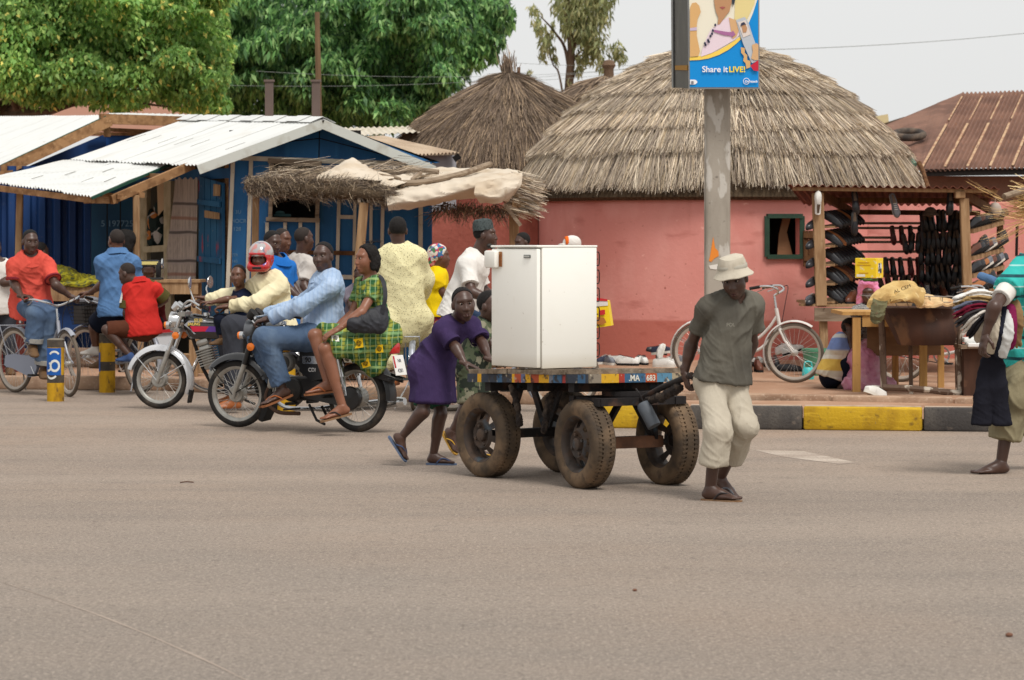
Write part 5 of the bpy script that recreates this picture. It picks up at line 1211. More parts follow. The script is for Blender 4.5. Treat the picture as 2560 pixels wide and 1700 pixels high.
for r,(y,nm)in enumerate(RROW):
 p=W(2428,y+18,31.2);q=W(2506,y-4,32.6)
 mb=MB();mb.bar(p,q,.05,.05);mb.build('slat',WOOD,st)
 for k in range(8):
  t=(k+.5)/8;c=lerp(p,q,t);rr=random.Random(r*17+k+100)
  put_shoe(['black','grey','black','brown','bboot','black','tan','black'][rr.randrange(8)],c+V((0,-.02,.06)),(-.62,-.55,-.34),(-.2,-.3,1),'%s shelf shoe of the shoe stall, on the sloping rack by the straw bundle'%nm,'shoes on the sloping rack, %s shelf'%nm,.95)
mb=MB();mb.bar(W(2500,530,32.6),W(2500,700,32.6),.07,.05,up=V((0,-1,0)));mb.build('rack_post',WOODD,st)
for k,px in enumerate((2232,2254,2276,2300)):
 put_shoe(['red','red','black','black'][k],W(px,589,33.3),(.12-.03*k,-.1,-1),(0,-1,-.1),['dark red shoe hanging on the upper rail, at the end away from the black ones','dark red shoe hanging on the upper rail right beside a black shoe','black shoe hanging on the upper rail next to the dark red pair','black shoe hanging at the end of the short upper row'][k],'shoes hanging on the upper rail',.85)
for k,px in enumerate((2215,2232,2252,2276,2296)):
 put_shoe(['black','black','black','red','red'][k],W(px,670,33.2),(.1,-.15,-1),(0,-1,-.1),['black shoe hanging partly behind the yellow carton','black shoe on the lower rail close to the yellow carton','black shoe on the lower rail beside a dark red shoe','dark red shoe on the lower rail beside a black shoe','dark red shoe at the far end of the lower rail'][k],'shoes hanging on the lower rail',.9)
for r,y in enumerate((555,600,640,685,722)):
 for k in range(8):
  px=2306+k*13.5+random.uniform(-3,3)
  put_shoe('black',W(px,y+random.uniform(-3,3),32.9-.04*k),(random.uniform(-.2,.2),-.15,-1),(random.uniform(-.4,.4),-1,-.1),'%s tier black shoe of the dense cluster hanging beside the stall post'%['top','second','third','fourth','lowest'][r],'dense cluster of hanging black shoes, %s tier'%['top','second','third','fourth','lowest'][r],.95)
for k in range(13):
 put_shoe(['black','red','black','navy','black'][k%5],W(2205+k*16,718+random.uniform(-5,5),32.9),(random.uniform(-.4,.4),-.5,-1),(0,-1,.1),'shoe in the crowded second row at the back of the stall, above the counter','crowded second row of shoes above the counter',.95)
for k in range(7):
 put_shoe('black',W(2262+k*17,612+random.uniform(-4,4),33.1),(random.uniform(-.3,.3),-.2,-1),(random.uniform(-.3,.3),-1,-.1),'black shoe hanging in the shadowed row just below the upper rail','black shoes in the shadowed row below the upper rail',.9)
for k in range(10):
 px=2212+k*21;put_shoe(['black','grey','black','brown'][k%4],W(px,738,32.2),(random.uniform(-.3,.3),-1,-.5),(0,-.4,1),'shoe set out along the back of the stall counter, behind the brown sacks','shoes along the back of the counter')
for px,y,kd,lb in((2128,752,'boot','brown ankle boot on the counter nearest the stall post'),(2152,754,'boot','brown ankle boot on the counter nearest the girl with the carton')):
 put_shoe(kd,W(px,y+8,31.3),(-.55,-1,0),(0,0,1),lb,None)
put_shoe('grey',W(2030,756,31.1),(-.6,-.8,0),(0,0,1),'grey trainer on the little side shelf of the stall',None,.9)
for px,y,kd,lb,tx in((2138,508,'slip','black slipper hanging from the beam over the rack by the shutter',.1),(2236,515,'grey','grey sandal hanging alone at the middle of the stall beam',.25),(2374,508,'slip','black slipper hanging from the beam next to the straight stall post',-.05),(2135,560,'black','long black shoe hanging low under the slipper by the shutter rack',0)):
 put_shoe(kd,W(px,y,df+.15),(tx,-.1,-1),(0,-1,-.1),lb,None,1.0)
put_shoe('wslip',W(2045,507,df-.07),(.02,0,1),(0,-1,0),'white slipper sole nailed to the top of the stall post',None,.95)
mb=MB();c=W(2326,530,df+.4);mb.sphere(c,(.07,.07,.06),12);mb.lathe([(.07,0),(.085,.005),(.1,-.02)],c-V((0,0,.02)),n=16);tag(mb.build('cap',mat('brown_felt',C(90,70,56,.7),.9),smooth=True,recenter=True),'brown cap hanging under the stall roof beside the black slipper','cap')
for px,py,r,lb in((2430,520,.05,'small pale bag hanging at the stall corner, the smaller of two'),(2498,525,.075,'larger pale bag hanging at the stall corner by the straw')):
 mb=MB();mb.sphere(W(px-10,py,31.9),(r,r*.8,r*1.2),10);mb.tube([W(px-10,py-12,31.9),W(px-10,py-28,31.9)],.006,5)
 tag(mb.build('bag',mat('pale_plastic',C(206,190,176,.8),.5,transl=.2),smooth=True,recenter=True),lb,'bag')
def gshoe(px,py,kind,toe,lb,grp=None,s=1.0,up=(0,0,1),lift=0):
 py=py-16 if px<1720 and py>918 else py;p=G(px,py,PZ);put_shoe(kind,p+V((0,0,lift)),toe,up,lb,grp,s)
gs='second-hand shoes set out by the hut wall'
for px,py,kd,toe,lb in((1512,926,'navy',(-.7,-.7,0),'dark shoe partly hidden behind the fridge edge'),(1524,928,'grey',(.3,-1,0),'pale grey shoe next to the fridge edge'),(1552,926,'whiteb',(.85,-.5,0),'white trainer with black sole, first past the gap from the fridge'),(1570,930,'whiteb',(.9,-.4,0),'white trainer lying close behind another white trainer'),(1597,927,'whiteb',(-.4,-1,0),'white laced trainer next to its mate, toe down'),(1610,928,'whiteb',(.1,-1,0),'white laced trainer nearest the dark heap of shoes'),(1640,908,'black',(-.9,-.4,.2),'dark shoe leaning on top of the heap by the wall'),(1655,910,'navy',(.7,-.5,.1),'navy shoe in the dark heap by the wall'),(1665,914,'black',(.8,.3,.1),'black shoe at the back edge of the dark heap'),(1660,934,'white',(.9,-.5,0),'white shoe lying flat in front of the dark heap'),(1672,932,'white',(.8,-.6,0),'white shoe touching the bicycle wheel'),(1700,926,'grey',(.9,-.3,0),'grey shoe seen through the rear bicycle wheel'),(1872,930,'boot',(-.1,-1,0),'brown leather boot under the bicycle frame, closer to the chain wheel'),(1896,930,'boot',(.1,-1,0),'brown leather boot under the bicycle frame, closer to the front wheel'),(1885,916,'whiteb',(.2,-1,.3),'white shoe standing behind the pair of brown boots'),(1898,914,'white',(.1,-1,.3),'white shoe at the back of the brown boots'),(1856,926,'black',(-.4,-1,0),'black shoe behind the blue chain wheel'),(1925,918,'bboot',(.3,-1,0),'tall black boot seen through the front bicycle wheel'),(1940,922,'bboot',(.1,-1,0),'black boot beside the tall one behind the front wheel'),(1962,905,'white',(.6,-.7,.3),'white trainer seen between the spokes, upper one'),(1985,908,'whiteb',(.9,-.3,.3),'white trainer seen between the spokes by the green bucket'),(1975,928,'black',(.9,-.3,0),'black shoe low behind the front bicycle wheel')):
 gshoe(px,py,kd,toe,lb,gs,1.0,lift=.12 if py<912 else 0)
put_shoe('wslip',G(1655,914,PZ)+V((0,0,.12)),(.3,.2,1),(-.9,-.3,.2),'white slipper standing on its heel in the heap',gs)
GRB=mat('green_plastic',C(96,160,128,.8),.5,[('n',5,C(76,134,108,.75),.45,.65,.6)])
mb=MB();c=G(2046,938,PZ);mb.lathe([(.001,.01),(.13,0),(.135,.02),(.175,.26),(.185,.262),(.186,.29),(.176,.29),(.172,.265),(.128,.03),(.001,.03)],c,n=32);tag(mb.build('bucket',GRB,smooth=True,recenter=True),'green plastic bucket behind the front wheel of the parked bicycle','bucket')
kt=thing('kettle','small turquoise plastic kettle in front of the green bucket','kettle',G(2020,948,PZ));TQ=mat('turquoise_plastic',C(70,196,196,.85),.4);c=G(2020,948,PZ)
mb=MB();mb.lathe([(.001,0),(.062,0),(.066,.02),(.06,.1),(.04,.125),(.001,.128)],c,n=20);mb.build('body',TQ,kt,True)
mb=MB();mb.tube(bez([c+V((-.045,0,.11)),c+V((-.03,0,.18)),c+V((.03,0,.18)),c+V((.045,0,.11))],5),.008,7);mb.build('handle',TQ,kt,True)
mb=MB();mb.tube([c+V((.055,0,.05)),c+V((.09,0,.1))],[.014,.008],8);mb.build('spout',TQ,kt,True)
tbl=thing('display_table','new yellowish wooden table at the kerb carrying brown paper sacks','table',V((W(2220,0,27.8).x,27.8,PZ)))
YW=mat('yellow_pine',C(206,160,96,.85),.8,[('n',(20,20,2),C(176,128,72,.8),.42,.64,.7),('n',9,C(140,98,56),.68,.75,.5)],[((40,40,5),.3,.005)])
zt=W(0,784,27.2).z;xa,xb=W(2108,0,27.2).x,W(2420,0,27.2).x
mb=MB();mb.box(V(((xa+xb)/2,27.75,zt)),(xb-xa,1.0,.035));mb.build('table_top',YW,tbl)
mb=MB();mb.box(V(((xa+xb)/2+.07,27.28,zt-.075)),(xb-xa-.25,.03,.11));mb.build('apron',YW,tbl)
for px,d,wd in((2141,27.3,.075),(2238,28.1,.06),(2308,27.35,.07),(2352,28.1,.06)):
 mb=MB();x=W(px,0,d).x;mb.box(V((x,d,(zt+PZ)/2-.02)),(wd,wd,zt-PZ-.04));mb.build('leg',YW,tbl)
mb=MB();mb.prism([W(2168,812,27.6),W(2352,806,27.6),W(2352,888,27.65),W(2168,890,27.65)],V((0,.02,0)));tag(mb.build('plywood_sheet',mat('dirty_plywood',C(150,118,88,.75),.9,[('n',(2,6,6),C(112,86,64,.7),.42,.65,.8),('n',14,C(84,64,50),.64,.74,.6)]),recenter=True),'dirty plywood sheet leaning behind the rusty trough','board')
gr=thing('grill_stand','rusty half barrel trough on a peeling pipe stand by the kerb','grill',V((W(2305,0,26.9).x,26.9,PZ)))
RSTB=mat('burnt_rust',C(72,46,34),.75,[('n',(3,3,1.2),C(48,32,26),.42,.6,.8),('n',(6,6,2),C(130,92,62,.8),.58,.68,.6),('n',(9,9,3),C(176,160,140,.8),.655,.70,.8)],[(30,.3,.008)])
mb=MB();d=26.7;g=[]
tl,tr,bl,br=W(2212,769,d),W(2400,769,d),W(2250,862,d+.05),W(2382,862,d+.05)
for i in range(13):
 u=i/12;row=[]
 for j in range(9):
  v=j/8;p=lerp(lerp(tl,tr,u),lerp(bl,br,u),v);row.append(p+V((0,-.14*math.sin(v*2.2)+.02*math.sin(u*9),0)))
 g.append(row)
mb.sheet(g,.008)
mb.sheet([[p+V((0,.55-.28*(j/8),0))for j,p in enumerate(r)]for r in g],.008)
for e in(0,-1):mb.add([g[e][j]for j in range(9)]+[g[e][j]+V((0,.55-.28*(j/8),0))for j in range(9)],[(j,j+1,10+j,9+j)for j in range(8)])
mb.add([g[i][8]for i in range(13)]+[g[i][8]+V((0,.27,0))for i in range(13)],[(i,i+1,14+i,13+i)for i in range(12)])
mb.build('trough',RSTB,gr,True)
PIPE=mat('peeling_pipe',C(104,84,70,.8),.8,[('n',(9,9,5),C(206,196,180,.85),.52,.58,.9),('n',20,C(62,42,32),.6,.7,.8)])
for a,b,r in(((2203,782,26.75),(2210,1002,26.75),.03),((2397,778,26.75),(2402,1000,26.75),.028),((2276,862,26.95),(2278,1000,26.95),.02),((2208,778,27.4),(2212,980,27.4),.022),((2390,778,27.4),(2394,980,27.4),.022)):
 mb=MB();q=W(*b);q.z=PZ-.0;mb.tube([W(*a),q],r,8);mb.build('leg',PIPE,gr,True)
mb=MB();mb.tube(bez([W(2206,968,26.72),W(2290,972,26.72),W(2402,984,26.72)],4),.03,8);mb.build('cross_bar',PIPE,gr,True)
mb=MB()
for u in np.linspace(0,1,9):p,q=lerp(W(2165,740,26.6),W(2420,742,26.6),u),lerp(W(2190,769,26.6),W(2410,770,26.6),u);mb.tube([p,q],.004,4);mb.tube([p,p+V((0,.5,0))],.004,4)
for v in(0,.5,1):mb.tube([lerp(W(2165,740,26.6),W(2190,769,26.6),v),lerp(W(2420,742,26.6),W(2410,770,26.6),v)],.004,4)
mb.build('wire_rack',mat('wire_steel',C(130,124,118),.5,metal=.5),gr)
SACK=mat('brown_paper',C(214,182,120,.85),.85,[('n',(6,6,6),C(186,150,92,.8),.42,.62,.8),('n',14,C(228,204,150,.9),.58,.7,.6)],[(14,.4,.02),(50,.25,.006)])
for nm,rows,m,lb,th in(('paper_sack',[[(2232,706,26.7),(2282,712,26.8),(2300,735,26.8)],[(2185,738,26.5),(2225,736,26.45),(2262,748,26.5)],[(2165,768,26.45),(2180,772,26.4),(2215,762,26.4)]],SACK,'torn brown printed paper sack hanging over the end of the trough',.02),('paper_sack',[[(2262,714,26.7),(2300,722,26.75),(2310,732,26.7)],[(2230,745,26.45),(2280,738,26.4),(2310,748,26.45)],[(2225,762,26.4),(2262,756,26.35),(2300,768,26.45)]],SACK,'curled brown paper sack lying across the middle of the trough',.03),('paper_sack',[[(2290,740,26.8),(2320,742,26.8),(2345,752,26.8)],[(2288,758,26.6),(2330,760,26.6),(2385,757,26.7)],[(2292,768,26.5),(2330,770,26.5),(2390,765,26.6)]],mat('orange_paper_sack',C(222,190,142,.85),.9,[('n',8,C(206,150,104,.8),.5,.65,.7)],[(14,.4,.02)]),'flattened pale paper sack at the end of the trough near the clothes',.02),('cloth_rag',[[(2182,752,26.4),(2200,756,26.38),(2220,752,26.42)],[(2176,785,26.36),(2196,790,26.34),(2212,780,26.38)],[(2176,806,26.38),(2192,812,26.36),(2206,802,26.4)]],mat('olive_rag',C(120,116,84,.75),.9,[('n',9,C(150,80,64,.7),.58,.66,.7),('n',5,C(84,84,66),.45,.62,.7)]),'crumpled olive plastic rag dangling from the table corner',.025)):
 o=drape(nm,None,rows,m,16,.02,th,6);tag(o,lb,'sack' if 'sack' in nm else 'rag')
text_mesh('sack_print','AL CEM',.05,mat('print_ink',C(70,60,50),.9),None,W(2236,734,26.36),(.9,0,.35),(-.35,-.3,.9),.001);bpy.data.objects['sack_print'].parent=bpy.data.objects['paper_sack']
db_=thing('wooden_box','dark brown wooden box standing on end behind the clothes seller','box',V((W(2440,0,26.8).x,26.8,PZ)))
mb=MB();a,b=W(2410,0,26.6).x,W(2490,0,26.6).x;h=W(0,872,26.6).z-PZ;mb.box(V(((a+b)/2,26.8,PZ+h/2)),(b-a,.4,h));mb.build('body',mat('dark_brown_wood',C(84,56,42,.75),.85,[('n',(18,18,2),C(60,40,30),.42,.62,.8),('n',8,C(110,78,58),.6,.72,.5)],[((40,40,5),.3,.006)]),db_)
mb=MB();mb.box(V(((a+b)/2-.01,26.75,PZ+h+.02)),(b-a+.06,.46,.035));mb.build('lid',WOODG,db_)
mb=MB();mb.box(W(2442,862,26.6),(.2,.2,.04),bev=.01);mb.box(W(2440,850,26.7),(.26,.2,.05),bev=.015);tag(mb.build('packet',mat('white_packet',C(228,228,224,.9),.6,[('n',12,C(80,84,90),.58,.64,.6)]),recenter=True),'white packet lying on the dark brown box','packet')
sb_=thing('straw_canopy','bundle of long yellow straw on a pole jutting in at the edge of the photo','canopy',V((W(2600,0,29.5).x,29.5,PZ)))
cl=[(W(2575+random.uniform(-20,60),500+random.uniform(-30,30),29.2),(-1,0,random.uniform(-.3,.35)),.04)for i in range(30)]
clump('straw_bundle',sb_,cl,14,.17,.005,[(210,180,130),(190,158,108),(160,130,90),(222,198,150)],.35,.06)
cl=[(W(2570,560,29.2),(-1,0,-.45),.03)]*3+[(W(2570,545,29.2),(-1,0,.05),.03)]*4+[(W(2500,500,29.1),(-.8,0,.45),.02)]
clump('straw_bundle',sb_,cl,8,.45,.003,[(210,180,130),(190,158,108),(176,146,100)],.1,.08)
mb=MB();mb.tube([W(2510,492,29),W(2640,450,29.4)],.035,8);mb.tube([W(2640,440,29.6),V((W(2640,0,29.6).x,29.6,PZ))],.05,8);mb.build('pole',WOODG,sb_,True)
mb=MB();mb.sphere(W(2602,505,29.4),(.24,.2,.2),12);mb.build('straw_core',STRAWB,sb_,True)
mb=MB();mb.bar(W(2543,560,34.3),W(2541,640,34.3),.03,.03);tag(mb.build('iron_hook',DARK,recenter=True),'dark iron strip hanging on the pink wall behind the straw','hook')
BY=mat('bollard_yellow',C(206,158,30,.85),.8,[('n',(10,10,5),C(160,118,30,.75),.48,.64,.8),('n',(16,16,8),C(74,60,44),.62,.70,.85)],[(30,.4,.01)])
BKB=mat('bollard_black',C(72,66,60,.8),.85,[('n',10,C(104,92,78,.8),.45,.65,.8),('n',18,C(170,140,60),.66,.73,.6)],[(30,.4,.01)])
BTOP=mat('bollard_top',C(132,124,112,.8),.9,[('n',14,C(100,92,82),.45,.65,.8)])
bl_blue=mat('bollard_sticker_blue',C(24,92,176,.85),.6,[('n',16,C(150,160,166),.66,.70,.8),('n',9,C(190,150,40),.70,.73,.8)])
def bollard(px,py,lb,bands,r=.084,top=None):
 b=G(px,py,0);root=thing('bollard',lb,'bollard',b,'yellow and black roadside bollards')
 for z0,z1,m in bands:
  mb=MB();pr=[(r+.001*math.sin(z0*90),z0),(r,(z0+z1)/2),(r+.001,z1)]
  mb.lathe(([(.001,z0)]if z0==0 else[])+pr,b,n=28,ref=V((0,-1,0)));mb.build('paint_band',m,root,True)
 h=bands[-1][1];mb=MB();mb.lathe([(r+.001,h-.001),(r*.96,h+.008),(r*.6,h+.014),(.001,h+.015)],b,n=28);mb.build('top',BTOP,root,True)
 return root,b
k=GD(1003)/F
b1,p1=bollard(139,1003,'bollard wearing a torn blue sticker with white letters, in front of the silver bicycle',[(0,.185,BY),(.185,.262,BKB),(.262,.535,BY),(.535,.61,BKB)])
mb=MB();mb.lathe([(.0862,.262),(.0862,.53)],p1,n=20,ref=V((0,-1,0)),arc=(-1.5,.82));mb.build('sticker',bl_blue,b1,True)
def wrap(o,c,r):
 for v in o.data.vertices:
  w_=V(v.co)+ORG[o.parent.name];a=(w_.x-c.x)/r;rr=r+(c.y-w_.y);v.co=V((c.x+math.sin(a)*rr,c.y-math.cos(a)*rr,w_.z))-ORG[o.parent.name]
STKW=mat('sticker_white',C(226,226,220,.9),.6)
mb=MB()
for cx,cz,R0,R1,a0,a1 in((.005,.365,.038,.062,0,6.283),(-.068,.355,.03,.05,-1.9,1.2),(.0,.44,.055,.075,.65,2.5),(-.03,.31,.06,.08,-2.6,-.7)):
 n=24;vs=[];fs=[]
 for i in range(n+1):
  a=a0+(a1-a0)*i/n
  for R_ in(R0,R1):vs.append(p1+V((cx+R_*.86*math.cos(a),-.0015,cz+R_*math.sin(a)-.01)))
 for i in range(n):fs.append((2*i,2*i+1,2*i+3,2*i+2))
 mb.add(vs,fs)
o=mb.build('sticker_letters',STKW,b1);wrap(o,p1,.0862)
b2,p2_=bollard(268,981,'bare scratched bollard standing clear beside the white fendered motorcycle wheel',[(0,.23,BY),(.23,.325,BKB),(.325,.52,BY),(.52,.61,BKB)])
mb=MB();mb.lathe([(.0862,.22),(.0862,.42)],p2_,n=10,ref=V((0,-1,0)),arc=(-1.5,-.85));mb.build('sticker',bl_blue,b2,True)
b3,p3_=bollard(716,1029,'bollard almost hidden behind the black motorcycle engine',[(0,.16,BY),(.16,.26,BKB),(.26,.4,BY)])
CHR=mat('chrome',C(200,200,200),.22,metal=.9,spec=.6)
ALY=mat('alloy_dusty',C(176,174,168,.85),.4,[('n',14,C(140,132,120,.8),.45,.7,.6)],metal=.55)
SPK=mat('spoke_steel',C(190,186,180),.4,metal=.5)
BLK=mat('black_enamel',C(20,20,22),.35,spec=.5);BLKM=mat('black_grimy',C(30,28,27),.7,[('n',12,C(60,52,46),.5,.72,.6)])
SILVP=mat('silver_bike_paint',C(176,180,190,.85),.4,[('n',14,C(140,138,134,.8),.55,.75,.5)],metal=.3)
WHTP=mat('white_bike_paint',C(216,210,204,.9),.5,[('n',14,C(176,160,146,.8),.55,.72,.5)])
GUM=mat('tyre_gum',C(112,100,88,.8),.85,[('n',14,C(80,72,64),.45,.7,.6)])
RIMW=mat('rim_pale',C(190,180,168,.85),.5,metal=.2)
ORG_L=mat('amber_lens',C(232,120,24,.95),.2,spec=.6);RED_L=mat('red_lens',C(190,24,30,.9),.2,spec=.6);GLS=mat('lamp_glass',C(206,210,212,.9),.12,spec=.8)
def wheel(name,parent,c,axis,R,tw,tyre_m,rim_m,spokes=28,hub=.03,hubw=.05,rimd=.022,sp_r=.0013,drum=None,tread=False):
 c=V(c);ax=V(axis).normalized();mb=MB()
 pr=[(R-tw*.55+tw*.55*math.cos(t),tw*.5*math.sin(t))for t in np.linspace(-2.3,2.3,11)]
 mb.lathe(pr,c,ax,48);ty=mb.build(name,tyre_m,parent,True)
 rr=R-tw*.95;mb=MB()
 mb.lathe([(rr+.01,-tw*.42),(rr-.004,-tw*.40),(rr-rimd,-tw*.22),(rr-rimd,tw*.22),(rr-.004,tw*.40),(rr+.01,tw*.42)],c,ax,48);mb.build('rim',rim_m,ty,True)
 mb=MB();a=ax.cross(V((0,0,1)));a=a.normalized()if a.length>.1 else V((1,0,0));b=ax.cross(a);n=spokes
 for k in range(n):
  th=2*math.pi*k/n;sd=1 if k%2 else-1;th2=th+(.55 if(k//2)%2 else-.55)
  p=c+(a*math.cos(th2)+b*math.sin(th2))*hub+ax*sd*hubw*.5;q=c+(a*math.cos(th)+b*math.sin(th))*(rr-rimd)
  mb.tube([p,q],sp_r,4,False)
 mb.lathe([(.001,-hubw*.7),(hub*.5,-hubw*.68),(hub*1.15,-hubw*.5),(hub*.8,-hubw*.42),(hub*.8,hubw*.42),(hub*1.15,hubw*.5),(hub*.5,hubw*.68),(.001,hubw*.7)],c,ax,20);mb.build('spokes',SPK,ty,True)
 if drum:
  mb=MB();mb.lathe([(.001,-drum[1]),(drum[0]*.8,-drum[1]),(drum[0],-drum[1]*.8),(drum[0],drum[1]*.8),(drum[0]*.9,drum[1]),(.001,drum[1])],c,ax,28);mb.build('hub',drum[2],ty,True)
 return ty
class Frame2:
 def __init__(s,o,fd):s.o=V(o);s.f=V((fd[0],fd[1],0)).normalized();s.l=V((-s.f.y,s.f.x,0));s.up=V((0,0,1));s.Rs=None
 def __call__(s,u,v,w=0):return s.o+s.f*u+s.l*w+s.up*v
 def steer(s,p0,p1,ang):
  s.a0=s(*p0);s.ad=(s(*p1)-s.a0).normalized();s.Rs=Matrix.Rotation(math.radians(ang),3,s.ad)
 def S(s,u,v,w=0):p=s(u,v,w);return s.a0+s.Rs@(p-s.a0)
 def Sd(s,d):return s.Rs@V(d)
def bicycle(label,rear,fd,R=.33,steer=0,paint=SILVP,step=True,tyre=GUM,rim=RIMW,group='bicycles',wb=1.06,guard=None,bars='city',rack=True,case=None,basket=False,saddle=True,gmat=None,lean=0,chainring=None,spk=28):
 f=Frame2(rear,fd);root=thing('bicycle',label,'bicycle',V(rear),group);root_f=f
 g=gmat or paint;ws=1.06/1.06
 hb,ht=(.845,.57,0),(.805,.77,0);f.steer(hb,ht,steer)
 bb=(.45,.29);st=(.33,.60);tw=.038
 wheel('rear_wheel',root,f(0,R),f.l,R,tw,tyre,rim,spk)
 fw=f.S(wb,R);wheel('front_wheel',root,fw,f.Sd(f.l),R,tw,tyre,rim,spk)
 mb=MB();r=.0155
 mb.tube([f(*hb[:2]),f(*ht[:2])],.02,10)
 mb.tube([f(*bb),f(*st)],.016,8);mb.tube([f(*st),f(.29,.72)],.0135,8)
 if step:
  mb.tube(bez([f(.82,.70),f(.72,.56),f(.58,.44),f(.405,.43)],6),r,8);mb.tube(bez([f(.835,.60),f(.74,.45),f(.62,.34),f(*bb)],6),r*1.05,8)
 else:
  mb.tube([f(.81,.74),f(.32,.62)],r,8);mb.tube([f(.84,.60),f(*bb)],r*1.05,8)
 for w in(-1,1):
  mb.tube([f(.43,.29,.03*w),f(0,R,.06*w)],.009,6);mb.tube([f(.33,.58,.02*w),f(0,R,.06*w)],.0075,6)
 mb.build('frame',paint,root,True)
 mb=MB();mb.tube([f.S(.845,.565),f.S(.85,.545)],.026,8)
 for w in(-1,1):mb.tube(bez([f.S(.85,.55,.035*w),f.S(.90,.44,.05*w),f.S(.97,.34*R/.33+.03,.052*w),f.S(wb,R,.055*w)],5),[.0125]*15+[.008],7)if False else mb.tube([f.S(.85,.55,.045*w),f.S(.905,.44,.052*w),f.S(.97,.37*R/.33,.053*w),f.S(wb,R,.055*w)],[.0125,.0115,.010,.008],7)
 mb.build('fork',paint,root,True)
 mb=MB();mb.tube([f.S(.805,.76),f.S(.785,.90)],.0125,8);mb.tube([f.S(.785,.90),f.S(.82,.925)],.013,8);mb.build('stem',CHR,root,True)
 mb=MB()
 if bars=='city':pts=[(.60,.98,.27),(.70,1.0,.27),(.80,1.0,.235),(.855,.965,.13),(.82,.925,0),(.855,.965,-.13),(.80,1.0,-.235),(.70,1.0,-.27),(.60,.98,-.27)]
 else:pts=[(.66,.96,.27),(.74,.965,.25),(.82,.96,.2),(.84,.94,.1),(.82,.925,0),(.84,.94,-.1),(.82,.96,-.2),(.74,.965,-.25),(.66,.96,-.27)]
 mb.tube(bez([f.S(*p)for p in pts],5),.0115,8);mb.build('handlebar',CHR if bars!='white' else WHTP,root,True)
 for w in(-1,1):
  mb=MB();a=pts[0]if w>0 else pts[-1];mb.tube([f.S(a[0]-.01,a[1]-.002,a[2]),f.S(a[0]+.1,a[1]+.018,a[2])],.0165,8);mb.build('grip',BLKM,root,True)
  mb=MB();mb.tube([f.S(.76,.985,.25*w),f.S(.70,.955,.255*w),f.S(.65,.94,.26*w)],.006,6);mb.build('brake_lever',CHR,root,True)
 mb=MB();mb.tube(bez([f.S(.80,.98,.22),f.S(.90,1.0,.12),f.S(.90,.85,.03),f.S(.86,.62,.02)],6),.004,5);mb.build('brake_cable',BLKM,root,True)
 if saddle:
  mb=MB();nn=9
  prof=[(.14,.105,.0),(.10,.108,.02),(.04,.1,.03),(-.02,.07,.03),(-.08,.035,.025),(-.14,.026,.02),(-.17,.015,.005)]
  g_=[[f(.29-p[0],.82+p[2]-.05*abs(k/4)**2.2,p[1]*k/4)for k in range(-4,5)]for p in prof];mb.sheet(g_,.03)
  mb.tube([f(.29,.72),f(.282,.80)],.013,8);sdl=mb.build('saddle',BLKM,root,True)
  mb=MB()
  for w in(-1,1):mb.lathe([(.008,0),(.02,.003),(.02,.05),(.008,.053)],f(.19,.73,.05*w),V((0,0,1)),10)
  mb.build('saddle_spring',CHR,sdl,True)
 def guard_arc(cfn,a0,a1,nm):
  mb=MB();rows=[]
  for k in range(17):
   a=a0+(a1-a0)*k/16;RR=R+.022
   rows.append([cfn(RR*math.cos(a),RR*math.sin(a),w,z)for w,z in((-.028,-.012),(-.016,.0),(.0,.004),(.016,0),(.028,-.012))])
  mb.sheet(rows,.003);return mb.build(nm,g,root,True)
 guard_arc(lambda x,z,w,dz:f(x*(1+dz/R),R+z*(1+dz/R),w),math.radians(15),math.radians(195),'mudguard')
 guard_arc(lambda x,z,w,dz:f.S(wb+x*(1+dz/R),R+z*(1+dz/R),w),math.radians(55),math.radians(215),'mudguard')
 for w in(-1,1):
  mb=MB()
  mb.tube([f(0,R,.065*w),f((R+.02)*math.cos(math.radians(150)),R+(R+.02)*math.sin(math.radians(150)),.025*w)],.003,5)
  mb.build('guard_stay',CHR,root,True);mb=MB()
  mb.tube([f.S(wb,R,.058*w),f.S(wb+(R+.02)*math.cos(math.radians(200)),R+(R+.02)*math.sin(math.radians(200)),.025*w)],.003,5)
  mb.build('guard_stay',CHR,root,True)
 if rack:
  mb=MB()
  for w in(-1,-.33,.33,1):mb.tube([f(.16,.71,.055*w),f(-.24,.70,.065*w)],.0055,6)
  for u in(.14,-.05,-.24):mb.tube([f(u,.70,-.07),f(u,.70,.07)],.0055,6)
  for w in(-1,1):mb.tube([f(-.2,.70,.065*w),f(-.0,R,.07*w)],.006,6)
  mb.build('rack',SILVP,root,True)
 if case:
  mb=MB();pl=[f(u,v,-.062)for u,v in((-.06,R-.05),(-.04,R+.05),(.1,R+.07),(.42,.40),(.53,.36),(.56,.28),(.51,.19),(.42,.18),(.1,R-.08),(-.02,R-.07))]
  mb.prism(pl,f.l*-.035);mb.build('chain_case',case,root)
 else:
  mb=MB();cr=chainring;mb.lathe([(.001,0),(.09,0),(.095,.003),(.095,.007),(.001,.009)]if cr else[(.07,0),(.09,0),(.09,.005),(.07,.005)],f(.45,.29,-.055),-f.l,28,closed=not cr);mb.build('chain_ring',cr or CHR,root,True)
  mb=MB()
  for s_ in(1,-1):mb.tube([f(.45,.29+.088*s_,-.06),f(0,R+.035*s_,-.06)],.005,5)
  mb.build('chain',BLKM,root)
 ca=math.radians(60);
 for w,s_ in((-1,1),(1,-1)):
  mb=MB();e=f(.45+.165*math.cos(ca)*s_,.29-.165*math.sin(ca)*s_*.6,.1*w);mb.tube([f(.45,.29,.09*w),e],.009,7);mb.build('crank',CHR,root,True)
  mb=MB();mb.bar(e+f.l*.02*w-f.f*.045,e+f.l*.02*w+f.f*.045,.085,.02);mb.build('pedal',BLKM,root)
 mb=MB();mb.tube([f(.06,.26,.05),f(-.06,.02,.17)],.009,7);mb.build('kick_stand',CHR,root,True)
